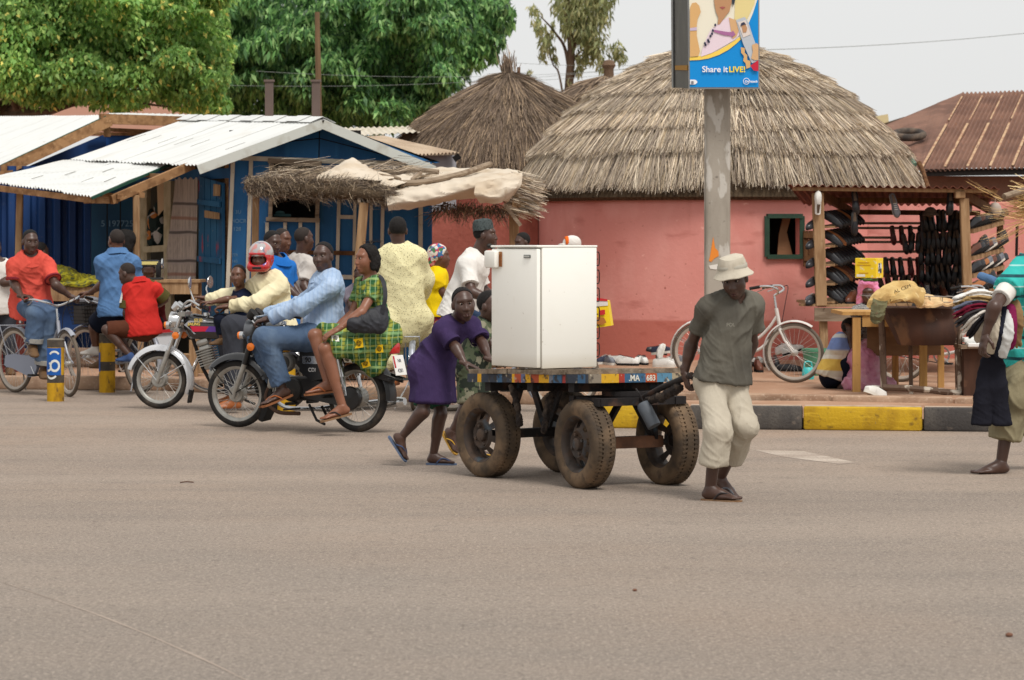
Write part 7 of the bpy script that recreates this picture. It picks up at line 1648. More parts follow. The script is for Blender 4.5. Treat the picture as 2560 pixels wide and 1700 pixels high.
cF=fx-tt*FW/2+ta*FDp/2;RF=Matrix((-tt,ta,V((0,0,1)))).transposed();zoff=V((0,0,0))
mb=MB();mb.box(V((cF.x,cF.y,fz+Hf/2))+ta*.022,(FW,FDp-.045,Hf),RF,bev=.008);mb.build('cabinet',FRW,fg,True)
mb=MB();mb.box(V((cF.x,cF.y,fz+Hf/2-.002))-ta*(FDp/2-.018),(FW-.002,.034,Hf-.016),RF,bev=.009);dr=mb.build('door',FRW,fg,True)
mb=MB();mb.box(V((cF.x,cF.y,fz+Hf/2))-ta*(FDp/2-.039),(FW-.02,.012,Hf-.02),RF);mb.build('door_seal',mat('seal_grey',C(120,112,100),.8),fg)
mb=MB();mb.box(V((cF.x,cF.y,fz+Hf+.006)),(FW+.004,FDp+.004,.014),RF,bev=.004);mb.build('top_panel',FRW,fg,True)
F0=lambda s,z,o=0:fx-tt*s*FW-ta*o+V((0,0,fz+Hf*z))
mb=MB();mb.box(F0(.20,.925,.003)+ta*0,(.07,.008,.022),RF,bev=.002);bd=mb.build('badge',mat('badge_grey',C(120,122,120),.4,metal=.4),dr)
mb=MB();mb.box(F0(.20,.925,.008),(.055,.002,.01),RF);mb.build('badge_plate',mat('badge_pale',C(190,190,184),.4),bd)
mb=MB();mb.box(F0(.93,.90,.02),(.12,.045,.115),RF,bev=.012);mb.build('handle_box',FRW,dr,True)
mb=MB();mb.box(F0(.78,.90,.004),(.03,.006,.1),RF,bev=.002);mb.build('rust_stain',mat('rust_patch',C(150,92,50,.85),.9,[('n',30,C(206,160,110),.5,.65,.8)]),dr)
mb=MB()
for z in(.90,.75,.60,.44,.29,.14):
 p=fr_+V((0,0,fz+Hf*z))-tt*.02;mb.tube(bez([p+V((0,0,.045)),p+ta*.03+V((0,0,.045)),p+ta*.035,p+ta*.03-V((0,0,.04)),p-V((0,0,.04))],3),.004,5)
 mb.tube([p+ta*.02,p+ta*.02-tt*.42],.004,5)
mb.build('condenser_loops',BLKM,fg,True)
mb=MB();p=fr_+V((0,0,fz))-tt*.05;mb.tube([p+ta*.025,p+ta*.025+V((0,0,Hf))],.004,5);mb.build('condenser_pipe',BLKM,fg)
yb=thing('yellow_pack','bright yellow printed pack hanging behind the edge of the fridge','pack',W(1512,818,18.75));dy=18.75
mb=MB();mb.prism([W(1490,748,dy),W(1519,752,dy),W(1528,814,dy),W(1490,820,dy)],V((.02,.12,0)));mb.build('pack',mat('yellow_print',C(244,208,30,.95),.5),yb)
dy-=.004
for nm,pts,m in(('pack_top',[(1490,748),(1519,752),(1520,764),(1490,766)],mat('pack_white',C(232,224,220,.9),.5)),('pack_edge',[(1490,744),(1518,748),(1519,753),(1490,752)],mat('pack_red',C(206,44,50,.9),.5)),('pack_text',[(1498,776),(1512,774),(1513,786),(1499,788)],MATS['pack_red']),('pack_picture',[(1492,792),(1510,794),(1516,806),(1506,812),(1492,810)],mat('pack_brown',C(176,110,50),.6))):
 mb=MB();mb.prism([W(x,y,dy)for x,y in pts],V((0,.002,0)));mb.build(nm,m,yb);dy-=.003
def fab(name,c,layers=(),fold=.45,rough=.9):
 return mat(name,c,rough,list(layers),[((9,9,4),fold,.03),((26,26,14),.25,.012),(220,.15,.002)],spec=.12)
SHADE=lambda c:c
F_OL=fab('faded_olive_tee',C(112,108,98,.8),[('n',(3,3,3),C(84,80,74,.75),.44,.66,.8),('n',(6,6,6),C(132,128,116,.8),.58,.74,.6)])
F_CRM=fab('cream_linen',C(196,186,168,.82),[('n',(3,3,2),C(180,168,148,.85),.48,.7,.7),('n',14,C(150,134,112,.8),.68,.76,.6)],.6)
F_HAT=fab('cotton_hat',C(208,198,180,.82),[('n',10,C(178,166,146,.78),.5,.7,.7)])
F_PUR=fab('purple_cotton',C(72,56,96,.75),[('n',(4,4,4),C(54,42,78,.7),.42,.66,.8),('n',12,C(96,74,124,.75),.6,.75,.5)],.6)
F_GRN=fab('green_shorts',C(52,104,84,.75))
F_CAMO=fab('camouflage',C(96,104,82,.75),[('vc',(9,9,14),C(38,46,40),.0,.01,.0),('n',11,C(40,46,40),.50,.52,.95),('n',(14,14,9),C(150,146,124,.8),.57,.59,.9),('n',(8,8,13),C(64,84,58,.75),.60,.62,.9)])
F_WHT=fab('white_shirt',C(228,224,218,.92),[('n',4,C(204,196,186,.9),.5,.72,.6)],.5)
F_WHD=fab('offwhite_shirt',C(206,200,194,.88),[('n',4,C(176,168,160,.85),.48,.7,.7)],.5)
F_JEAN=fab('blue_denim',C(84,104,132,.8),[('n',(4,4,2),C(118,136,156,.85),.5,.72,.7),('n',(9,9,4),C(54,74,104,.7),.52,.7,.7)],.6)
F_JEAND=fab('dark_denim',C(58,76,104,.72),[('n',(4,4,2),C(84,104,134,.78),.5,.72,.7)],.6)
F_CUFF=fab('denim_turn_up',C(170,168,162,.8),[('n',20,C(120,122,126),.5,.7,.6)])
F_RED=fab('coral_red_polo',C(224,92,78,.85),[('n',4,C(204,72,60,.82),.46,.7,.6)],.5)
F_RED2=fab('bright_red_jersey',C(206,52,46,.85),[('n',4,C(178,36,34,.82),.48,.7,.6)],.5)
F_OLV=fab('olive_panel',C(92,84,46,.75))
F_BLU=fab('steel_blue_polo',C(92,130,176,.82),[('n',4,C(76,110,154,.8),.46,.7,.6)],.5)
F_BLU2=fab('bright_blue_polo',C(40,116,200,.85),[('n',4,C(30,96,176,.8),.46,.7,.6)],.5)
F_LBL=fab('pale_blue_chambray',C(166,188,216,.9),[('n',(5,5,3),C(188,204,226,.92),.48,.68,.7),('w','X',(9,9,9),C(140,168,208,.85),.6,.95,.35,3)],.6)
F_CREAM=fab('cream_shirt',C(232,222,186,.92),[('n',4,C(212,198,158,.88),.48,.7,.6)],.55)
F_NAVY=fab('navy_tee',C(34,42,66,.72));F_NAVS=fab('navy_shorts',C(26,32,48,.7));F_DKT=fab('charcoal_trousers',C(66,68,76,.75),[('n',5,C(50,52,58),.48,.7,.6)])
F_BRN=fab('brown_trousers',C(96,56,40,.75),[('n',5,C(76,44,32),.48,.7,.6)])
F_YEL=fab('yellow_tee',C(238,204,24,.93),[('n',4,C(220,180,16,.9),.5,.72,.5)])
F_WAX=fab('wax_print_skirt',C(150,52,80,.8),[('v',(11,11,14),C(206,176,60,.85),.42,.40,.9),('v',(22,22,28),C(60,40,90),.26,.24,.9)])
F_SMK=fab('pale_yellow_smock',C(232,224,178,.92),[('n',3,C(214,204,156,.9),.5,.7,.5),('v',(58,58,58),C(120,106,74,.8),.27,.22,.8),('n',70,C(206,192,140,.88),.58,.66,.6)],.6)
F_HEADW=fab('patterned_headwrap',C(70,120,170,.85),[('vc',(26,26,26),C(206,58,72,.85),.30,.32,.9),('vc',(33,33,33),C(228,220,206,.9),.62,.64,.9),('vc',(29,29,29),C(50,130,90,.8),.82,.84,.9)],.6)
F_LILAC=fab('grey_lilac_cloth',C(150,142,156,.8));F_STRP=None
F_PINK=fab('pink_cloth',C(232,150,186,.9),[('n',5,C(214,118,164,.85),.48,.7,.7)])
F_PNKP=mat('pink_polythene',C(226,150,182,.88),.35,[('n',4,C(240,196,210,.92),.48,.66,.8),('n',9,C(206,110,150,.8),.58,.7,.7)],[((12,12,6),.8,.04)],transl=.25,spec=.5)
F_BW=fab('black_white_print',C(190,190,188,.85),[('w','Z',(14,14,26),C(50,50,54),.5,.56,.9,6)])
F_KHK=fab('khaki_trousers',C(150,140,112,.8),[('n',4,C(128,118,92,.78),.46,.68,.7)],.7)
F_ORG=fab('orange_patch',C(232,110,40,.9));F_KUFI=fab('grey_kufi',C(84,92,92,.75),[('n',60,C(50,56,56),.5,.6,.8)])
LTHB=mat('brown_shoe_leather',C(170,98,50,.82),.45,[('n',14,C(136,74,38),.5,.7,.6)],spec=.45);LTHD=mat('dark_boot',C(120,90,60,.7),.7,[('n',14,C(84,62,44),.5,.7,.6)])
SND_T=(RUBT,mat('strap_dark',C(46,40,40),.6));SND_B=(mat('sandal_blue_grey',C(96,112,140,.8),.75),mat('strap_blue',C(64,80,116),.6));SND_G=(RUB,mat('strap_grey',C(96,98,104),.6));SND_Y=(mat('sandal_yellow',C(196,150,64,.85),.7),mat('strap_yellow',C(206,160,60),.6));SND_O=(mat('sandal_brown',C(150,96,60,.8),.7),mat('strap_orange',C(170,96,50),.6))
def print_on(P,s,size,m,px,py,off,xd=(1,0,0),nm='shirt_print'):
 o=text_mesh(nm,s,size,m,P.root,W(px,py,off),xd,(0,-.1,1),.001);return o
def cap_field(P,m,nm,r,cen,cuts,amp=.002):
 Hf=Field();Hf.ell(P.hd(*cen),np.array(r)*P.hs,P.hR,.01,cuts=cuts);return field_obj(nm,Hf,.006,m,P.root,amp=amp,sc=(40,40,40))
def hat_man(P):
 hu2=(P.hu*.95-P.hf*.18).normalized();c=P.hd(-.006,.066,0);mb=MB()
 pr=[(.001,.085),(.045,.082),(.074,.07),(.086,.04),(.091,.01),(.093,.0),(.106,-.018),(.122,-.036),(.127,-.042),(.126,-.047),(.119,-.043),(.104,-.026),(.09,-.008),(.086,.02),(.001,.07)]
 mb.lathe(pr,c,hu2,40,ref=P.hl);o=mb.build('bucket_hat',F_HAT,P.root,True)
 for v in o.data.vertices:
  q=V(v.co)*11;v.co+=V((noise.noise(q),noise.noise(q+V((9,0,0))),noise.noise(q+V((0,9,0)))*1.3))*.007
 mb=MB();mb.lathe([(.0935,.003),(.0945,.01),(.0925,.024),(.0905,.026)],c,hu2,40);mb.build('hat_band',fab('hat_band_grey',C(186,180,166,.85)),o,True)
make_person('thin man in a cream bucket hat and grey tee pulling the handcart',17.3,(1836,738,0),(1803,948,.05),30,(1836,696,-.09),-16,.97,'dark',hair='short',hpitch=-22,roll=7,sw=.165,bulk=.9,vox=.0075,base=0,arms=dict(shR=(1766,770,-.02),shL=(1880,768,.05),elR=(1728,862,.12),wrR=(1711,932,.12),elL=(1880,856,.22),wrL=(1856,930,.24)),legs=dict(knR=(1792,1078,-.16),anR=(1776,1220,-.10),knL=(1858,1066,-.02),anL=(1800,1194,.26)),hands=dict(R=dict(dir=(.25,-.1,-1),palm=(.9,.3,.3),curl=78,thumb=1),L=dict(dir=(-.6,.2,-.8),palm=(0,1,0),curl=40)),feet=dict(R=dict(yaw=62,sandal=SND_T),L=dict(yaw=58,pitch=-26,sandal=SND_G,drop=.0)),wear=[trousers(F_CRM,1.57,.02,(.1,.094,.096),.012),shirt(F_OL,.03,.60,.10,.035,.062,.016,vneck=.09,neckr=.07,low=(1806,952,17.35)),hat_man])
text_mesh('shirt_print','POL',.03,mat('print_grey',C(150,146,134,.8),.9),bpy.data.objects['person'],W(1816,816,17.02),(1,.25,0),(0,-.05,1),.001)
make_person('barefaced boy in a long purple tunic leaning on the cart and looking at the camera',19.85,(1134,806,0),(1076,922,.05),62,(1158,760,-.08),14,.80,'dark',hpitch=-4,roll=6,sw=.17,vox=.0085,hs=.99,base=0,arms=dict(shR=(1106,828,-.12),shL=(1178,815,.10),elR=(1139,868,-.2),wrR=(1162,908,-.28),elL=(1206,858,.0),wrL=(1222,898,-.15)),legs=dict(knL=(1102,1035,.02),anL=(1083,1138,.08),knR=(1058,1030,-.10),anR=(1004,1092,-.02)),hands=dict(R=dict(dir=(1,-.3,-.35),palm=(0,0,-1),curl=14),L=dict(dir=(1,-.2,-.3),palm=(0,0,-1),curl=16)),feet=dict(L=dict(yaw=78,sandal=SND_B),R=dict(yaw=76,pitch=-60,sandal=SND_B,drop=-.1)),wear=[trousers(F_GRN,.84,.004,(.088,.09,.085),.004,'shorts'),shirt(F_PUR,.046,.78,.28,.065,.074,.024,neckr=.065,low=(1080,1003,19.88),hemn=(-.05,0,-1),sc=(7,7,4),trim=F_PUR)])
make_person('boy in camouflage clothes half hidden by the fridge, pushing beside the purple tunic',20.6,(1216,806,0),(1180,905,.05),68,(1225,766,-.05),60,.78,'dark',sw=.16,vox=.0095,hs=.97,base=0,arms=dict(elR=(1232,860,-.1),wrR=(1268,890,-.1),elL=(1250,850,.1),wrL=(1282,888,.1)),legs=dict(knL=(1215,1020,.0),anL=(1196,1128,.1),knR=(1170,1012,-.05),anR=(1130,1078,.0)),feet=dict(R=dict(yaw=55,pitch=-58,sandal=SND_Y,drop=-.1),L=dict(yaw=70,sandal=SND_Y)),wear=[trousers(F_CAMO,.98,.035,(.115,.105,.1),.01),shirt(F_CAMO,.035,.7,.12,.05,.07,.012)])
make_person('man in a pale blue long sleeved shirt and jeans driving the black motorcycle',23.55,(820,690,.02),(806,836,-.02),-62,(808,641,-.02),-22,1.02,'dark',hpitch=-2,sw=.19,bulk=1.08,vox=.0085,arms=dict(shL=(828,722,-.20),shR=(802,720,.16),elL=(752,768,-.26),wrL=(670,797,-.13),elR=(742,766,.34),wrR=(652,790,.42)),legs=dict(knL=(664,846,-.26),anL=(706,972,-.22),knR=(650,850,.28),anR=(700,975,.32)),hands=dict(L=dict(dir=(-1,.1,-.25),palm=(-.2,.2,-1),curl=62,thumb=-1),R=dict(dir=(-1,.2,-.2),palm=(-.2,0,-1),curl=62)),feet=dict(L=dict(yaw=-72,pitch=-20,sandal=SND_O),R=dict(yaw=-72,pitch=-18,sandal=SND_O)),wear=[trousers(F_JEAN,1.90,.022,(.108,.088,.082),.012),shirt(F_LBL,.036,1.88,.06,.04,.072,.016,collar=F_LBL,neckr=.066,cuffr=.052,low=(800,858,23.55),hemn=(-.25,0,-1))])
PLAID=fab('green_yellow_plaid',C(56,104,66,.72),[('n',5,C(98,136,78,.75),.44,.64,.8),('w','X',(3.4,3.4,3.4),C(186,182,72,.78),.74,.95,.7,2.4),('w','Z',(5.2,5.2,5.2),C(180,180,76,.78),.76,.97,.65,2.6),('w','Z',(9,9,9),C(30,84,54,.7),.66,.9,.6,2),('w','X',(7,7,7),C(176,206,160,.82),.90,.99,.55,2),('w','Z',(2.1,2.1,2.1),C(150,190,130,.82),.9,.99,.6,1.5),('n',9,C(208,194,56,.82),.60,.70,.6)],.6)
def dress_skirt(P):
 T=Field();kL,kR=P.kn['L'],P.kn['R']
 T.rc(P.pel+P.up*.12,P.pel,.155,.175,.05,(P.fwd,1.2));T.rc(P.hip['L'],P.hip['R'],.13,.13,.05)
 for k in 'LR':
  n=P.kn[k];h=P.hip[k];q=lerp(h,n,.93 if k=='L' else .9);dr=(n-h).normalized();T.rc(h,q+dr*.05,.125,.095,.06,cuts=[(A3(q),A3(dr))])
 q=lerp(P.pel,lerp(kL,kR,.5),.5);T.rc(P.pel+V((0,-.04,-.05)),q+V((.08,-.05,-.11)),.12,.07,.06);T.rc(P.pel+V((.02,-.05,-.06)),P.pel+V((.03,-.08,-.23)),.12,.07,.06);T.rc(q+V((.02,-.04,-.02)),P.pel+V((-.02,-.09,-.26)),.07,.06,.06)
 T.rc(P.pel,P.pel+V((.12,.02,.02)),.15,.12,.05)
 o=field_obj('skirt',T,.0085,PLAID,P.root,.014,(8,8,5),3.3)
 return o
def womans_hair(P):
 Hr=Field();h=P.hs;n=(P.hf*.8-P.hu*.6).normalized()
 Hr.ell(P.hd(-.014,.034,0),np.array((.082,.101,.096))*h,P.hR,.02,cuts=[(A3(P.hd(.036,.088,0)),A3((P.hf*.84-P.hu*.54).normalized()))])
 Hr.ell(P.hd(-.06,-.03,0),np.array((.076,.056,.08))*h,P.hR,.03)
 for l in(-1,1):Hr.rc(P.hd(-.012,.06,.06*l),P.hd(-.022,-.07,.072*l),.034*h,.026*h,.03)
 Hr.rc(P.hd(-.075,.0,0),P.hd(-.085,-.085,.0),.05*h,.035*h,.03)
 field_obj('hair',Hr,.006,HAIR,P.root,amp=.006,sc=(50,50,10))
 mb=MB()
 for k in range(16):a=P.hd(-.02,.115,random.uniform(-.05,.05));mb.tube(bez([a,a+V((random.uniform(-.02,.06),0,.03)),a+V((random.uniform(-.02,.12),0,random.uniform(.02,.06)))],3),.0012,4)
 mb.build('flyaway_hair',HAIR,P.root)
PW=make_person('woman in a green and yellow plaid dress sitting sideways on the black motorcycle',23.2,(928,697,.02),(936,842,.04),-58,(916,648,-.03),-56,.98,'warm',hair=None,sw=.165,bulk=.95,vox=.0085,hpitch=-2,arms=dict(shL=(942,714,-.10),shR=(908,712,.16),elL=(905,780,-.28),wrL=(846,822,-.36),elR=(880,790,.10),wrR=(830,826,.02)),legs=dict(knL=(812,872,-.34),anL=(856,1016,-.34),knR=(786,838,-.16),anR=(820,957,-.22)),hands=dict(L=dict(dir=(-1,-.2,-.55),palm=(-.1,.3,-1),curl=20,thumb=-1),R=dict(dir=(-1,-.2,-.5),palm=(0,.2,-1),curl=22)),feet=dict(L=dict(yaw=-72,pitch=-13,sandal=SND_T,drop=.0),R=dict(yaw=-74,pitch=-6,sandal=SND_O)),wear=[dress_skirt,shirt(PLAID,.026,.56,.05,.02,.064,.010,neckr=.082,name='dress_top'),womans_hair])
from mathutils.bvhtree import BVHTree
def surf(o,px,py):
 t=BVHTree.FromPolygons([V(v.co)+ORG[o.name]for v in o.data.vertices],[tuple(p.vertices)for p in o.data.polygons]);h=t.ray_cast(V((0,0,HC)),(W(px,py,10)-V((0,0,HC))).normalized());return h[0],h[1]
def motif(px,py,sz,base,ink,nm,tilt=0):
 c,n=surf([o for o in PW.root.children if o.name.startswith('skirt')][0],px,py)
 if c is None:return
 n=-n if n.y>0 else n;n=(n+V((0,-.5,0))).normalized();c=c+n*.004;mb=MB();X=V((1,0,tilt));X=(X-n*X.dot(n)).normalized();Z=n.cross(X)
 pp=[c+X*a*sz+Z*b*sz for a,b in((-1,-1),(1,-1),(1,1),(-1,1))];mb.prism(pp,n*-.004);o=mb.build(nm,base,PW.root)
 mb=MB()
 for k in range(4):
  a0=k*math.pi/2;pts=[]
  for i in range(9):a=a0+i*.28;r=sz*(.12+.085*i if i<6 else .54+.03*(i-6));pts.append(c+X*r*math.cos(a)+Z*r*math.sin(a)+n*.0025)
  mb.tube(pts,sz*.085,5)
 mb.build('curled_motif',ink,o)
YP=mat('dress_patch_yellow',C(236,192,30,.93),.9);KP=mat('dress_motif_dark',C(60,50,24),.9);WPt=mat('dress_patch_white',C(226,228,214,.92),.9)
for px,py,sz,w_,tl in((896,858,.038,0,.1),(914,908,.034,0,.35),(868,898,.032,1,.3),(838,846,.03,1,.2),(948,872,.032,0,.1)):motif(px,py,sz,WPt if w_ else YP,KP,'dress_patch',tl)
bag=thing('shoulder_bag','black soft shoulder bag hanging at the hip of the woman in the plaid dress','bag',W(920,826,22.95))
BG=mat('black_bag_nylon',C(40,41,46),.6,[('n',9,C(60,61,68),.5,.7,.6)],[((10,10,10),.5,.02)])
B=Field();B.rc(W(882,812,22.86),W(950,802,22.95),.055,.075,.03,(V((0,1,0)),1.5));B.rc(W(905,800,22.9),W(952,782,22.98),.05,.065,.03,(V((0,1,0)),1.5));B.rc(W(884,818,22.87),W(948,818,22.94),.045,.055,.03,(V((0,1,0)),1.5));field_obj('pouch',B,.008,BG,bag,.008,(14,14,14))
mb=MB();mb.sheet([[p+V((0,0,0)),p+V((.035,0,0))]for p in bez([W(950,785,22.92),W(958,740,22.93),W(953,705,22.98),W(943,690,23.1),W(932,690,23.2),W(912,720,23.1),W(900,770,23.0)],5)],.008);mb.build('strap',BG,bag,True)
def helmet(P):
 R=P.hR;h=P.hs;HM=mat('helmet_silver_graphic',C(176,172,172,.85),.18,[('n',(16,16,9),C(206,120,112,.85),.54,.60,.8),('n',(14,14,14),C(96,116,140,.8),.60,.64,.8),('z','Z',C(182,22,28,.85),.0,.0,.0)],spec=.7,coat=.6)
 HRm=mat('helmet_red',C(190,24,30,.85),.18,[('n',14,C(60,90,170),.63,.66,.8),('n',18,C(230,200,60),.68,.70,.8)],spec=.7,coat=.6)
 U=Field();U.ell(P.hd(-.01,.035,0),np.array((.118,.14,.125)),R,.01,cuts=[(A3(P.hd(0,.022,0)),A3(-P.hu))]);field_obj('helmet_shell',U,.006,HM,P.root)
 L=Field();L.ell(P.hd(-.006,.0,0),np.array((.120,.142,.14)),R,.01,cuts=[(A3(P.hd(0,.05,0)),A3(P.hu)),(A3(P.hd(0,-.125,0)),A3(-P.hu))])
 L.rc(P.hd(.085,-.075,-.06),P.hd(.085,-.075,.06),.05,.05,.03,cuts=[(A3(P.hd(0,-.125,0)),A3(-P.hu))])
 L.ell(P.hd(.125,-.012,0),np.array((.088,.1,.05)),R,.012,'s');L.ell(P.hd(-.01,-.01,0),np.array((.098,.12,.13)),R,.01,'s')
 L.rc(P.hd(.12,.046,-.07),P.hd(.12,.046,.07),.012,.012,.01)
 field_obj('helmet_lower',L,.006,HRm,P.root)
 mb=MB();mb.box(P.hd(.138,-.085,0),(.085,.012,.022),Matrix((P.hl,P.hf,P.hu)).transposed(),bev=.005);mb.build('helmet_vent',BLK,P.root,True)
make_person('man in a red and silver crash helmet and cream shirt riding behind a small boy',26.15,(672,692,.05),(690,822,.02),-42,(652,645,-.02),-12,1.03,'mid',hair=None,hs=1.0,sw=.19,bulk=1.05,vox=.009,hpitch=-3,arms=dict(shL=(698,716,-.12),shR=(638,714,.1),elL=(646,756,-.24),wrL=(570,766,-.14),elR=(590,738,.18),wrR=(512,752,.30)),legs=dict(knL=(582,815,-.30),anL=(586,1002,-.28),knR=(562,812,.25),anR=(590,990,.3)),hands=dict(L=dict(dir=(-1,0,-.12),palm=(-.3,0,-1),curl=62,thumb=-1),R=dict(dir=(-1,0,-.12),palm=(-.3,0,-1),curl=62)),feet=dict(L=dict(yaw=-72,shoe=LTHB),R=dict(yaw=-72,shoe=LTHB)),wear=[trousers(F_DKT,1.92,.022,(.108,.09,.085),.01),shirt(F_CREAM,.036,1.9,.08,.03,.068,.018,neckr=.068,cuffr=.056,low=(684,838,26.15)),helmet])
make_person('small boy in a navy tee riding on the tank in front of the helmeted man',26.3,(602,727,-.03),(612,803,.0),-45,(596,689,-.1),-16,.66,'mid',sw=.165,vox=.0085,hs=.86,hpitch=-3,arms=dict(elL=(570,748,-.2),wrL=(524,757,-.22),elR=(556,742,.12),wrR=(508,744,.12)),legs=dict(knL=(550,800,-.26),anL=(556,850,-.24),knR=(545,800,.15),anR=(552,850,.15)),hands=dict(L=dict(dir=(-1,0,.1),palm=(-.2,0,-1),curl=40),R=dict(dir=(-1,0,.1),palm=(-.2,0,-1),curl=40)),feet=dict(L=dict(yaw=-60,shoe=LTHD),R='none'),wear=[trousers(F_NAVS,1.7,.02,(.1,.08,.07),.006),shirt(F_NAVY,.028,.58,.06,.02,.066,.009)])
make_person('man in a bright blue polo leaning beside the helmet, face turned down',28.4,(694,648,0),(704,800,.05),55,(681,606,-.05),48,1.0,'dark',hpitch=-16,vox=.011,base=PZ,arms=dict(elR=(712,712,-.2),wrR=(748,744,-.3),elL=(728,708,.2),wrL=(752,740,.1)),legs='stand',hands=dict(R=dict(dir=(.8,-.3,-.4),curl=50)),feet=dict(L=dict(yaw=50,shoe=LTHD),R=dict(yaw=50,shoe=LTHD)),wear=[trousers(F_DKT),shirt(F_BLU2,.03,.85,.1,.02,.07,.01,collar=F_BLU2)])
make_person('man seen as a shaved head just behind the one in the bright blue polo',29.6,(706,640,0),(710,785,0),70,(706,599,-.05),60,1.0,'mid',hair='bald',vox=.012,eyes=False,base=PZ,legs='stand',hpitch=-10,feet=dict(L=dict(yaw=60,shoe=LTHD),R=dict(yaw=60,shoe=LTHD)),arms=dict(elR=(700,712,-.1),wrR=(706,770,-.1),elL=(720,712,.2),wrL=(724,770,.1)),wear=[trousers(F_DKT),shirt(F_LILAC,.03,.6,.1)])
make_person('man in a white shirt with his back turned before the blue kiosk',29.2,(752,640,0),(752,785,.05),128,(760,597,-.02),122,1.03,'dark',hair='bald',vox=.011,eyes=False,base=PZ,legs='stand',arms=dict(elR=(760,712,-.22),wrR=(778,745,-.3),elL=(738,712,.2),wrL=(716,690,.1)),feet=dict(L=dict(yaw=120,shoe=LTHD),R=dict(yaw=120,shoe=LTHD)),wear=[trousers(F_DKT),shirt(F_WHD,.036,.8,.12,.03,.07,.018)])
make_person('person in grey lilac clothes sitting in shade behind the leaning shelter post',29.6,(902,718,0),(900,815,.05),-20,(903,690,-.08),-25,.9,'dark',vox=.012,eyes=False,base=PZ,hpitch=-30,arms=dict(elL=(922,765,-.1),wrL=(905,800,-.25),elR=(880,765,-.1),wrR=(892,800,-.25)),legs=dict(knL=(915,825,-.4),anL=(915,895,-.38),knR=(890,825,-.4),anR=(890,895,-.38)),feet=dict(L=dict(yaw=-10,shoe=LTHD),R=dict(yaw=-10,shoe=LTHD)),wear=[trousers(F_DKT),shirt(F_LILAC,.03,.6,.1)])
mb=MB();c=W(900,860,29.65);mb.box(V((c.x,29.68,PZ+.19)),(.36,.34,.34),bev=.01);tag(mb.build('wooden_stool',WOODD,recenter=True),'dark wooden block stool under the person in grey lilac','stool')
def smock(P):
 T=Field();torso(T,P,.035)
 T.rc(lerp(P.neck,P.pel,.4),P.pel-V((0,0,.1)),.2,.2,.05,(P.fwd,1.25));T.rc(P.pel+V((-.05,0,0)),W(968,800,26.2),.16,.14,.05,(P.fwd,1.3));T.rc(P.pel+V((.06,0,0)),W(1054,800,26.2),.15,.12,.05,(P.fwd,1.3))
 for k in 'LR':T.rc(P.sh[k],P.el[k],.068,.095,.04);T.rc(P.el[k],lerp(P.el[k],P.wr[k],.7),.1,.085,.04)
 T.rc(W(972,800,26.1),W(978,900,26.0),.10,.055,.05,(P.fwd,1.5))
 nk=P.neck+P.up*.01;T.rc(nk,nk+P.up*.1,.07,.085,.01,op='s')
 field_obj('smock',T,.0105,F_SMK,P.root,.011,(7,7,3),4)
make_person('man in a pale yellow patterned smock cycling away with his back turned',26.2,(996,618,0),(1008,790,.02),172,(994,576,0),188,1.08,'dark',vox=.0105,eyes=False,sw=.195,bulk=1.1,arms=dict(elL=(950,700,.12),wrL=(970,745,.4),elR=(1058,700,.12),wrR=(1050,745,.4)),legs=dict(knL=(978,850,.3),anL=(982,945,.05),knR=(1052,830,.35),anR=(1050,930,.2)),feet=dict(L=dict(yaw=175,shoe=LTHB),R=dict(yaw=170,shoe=LTHB)),wear=[trousers(F_SMK,1.85,.03,(.11,.1,.085),.01),smock])
def wrap_skirt(m,hem=.62,r=.17):
 def f(P):
  T=Field();T.rc(P.pel+P.up*.13,P.pel-V((0,0,.02)),.15*P.s,r*P.s+.01,.04,(P.fwd,1.25));T.rc(P.pel,P.pel-V((0,0,hem+.05)),(r+.01)*P.s,r*P.s,.05,(P.fwd,1.2),cuts=[(A3(P.pel-V((0,0,hem))),A3((0,0,-1)))]);field_obj('skirt',T,P.vox,m,P.root,.012,(8,8,3),2)
 return f
def headwrap(m):
 def f(P):
  Hr=Field();n=(P.hf*.86-P.hu*.5).normalized();Hr.ell(P.hd(-.02,.035,0),np.array((.088,.108,.098))*P.hs,P.hR,.02,cuts=[(A3(P.hd(.04,.03,0)),A3(n))]);Hr.ell(P.hd(-.085,-.05,.0),np.array((.055,.05,.075))*P.hs,P.hR,.03)
  field_obj('headwrap',Hr,.007,m,P.root,.006,(30,30,30))
 return f
make_person('woman in a yellow tee and colourful headwrap walking beside the pale smock',27.0,(1090,674,0),(1086,785,.02),96,(1099,641,-.02),98,.93,'mid',hair=None,vox=.010,eyes=False,base=0,legs='stand',sw=.16,arms=dict(elR=(1104,728,-.12),wrR=(1124,780,-.05),elL=(1110,730,.15),wrL=(1122,780,.2)),feet=dict(L=dict(yaw=90,sandal=SND_T),R=dict(yaw=90,sandal=SND_T)),wear=[wrap_skirt(F_WAX),shirt(F_YEL,.028,.66,.02,.01,.066,.01),headwrap(F_HEADW)])
def kufi(P):
 mb=MB();mb.lathe([(.001,.105),(.06,.102),(.085,.09),(.094,.05),(.096,.0),(.092,-.002)],P.hd(-.016,.045,0),(P.hu*.97-P.hf*.12).normalized(),32);o=mb.build('knitted_cap',F_KUFI,P.root,True)
 for v in o.data.vertices:q=V(v.co)*16;v.co+=V((noise.noise(q),noise.noise(q+V((9,0,0))),noise.noise(q+V((0,9,0)))))*.008
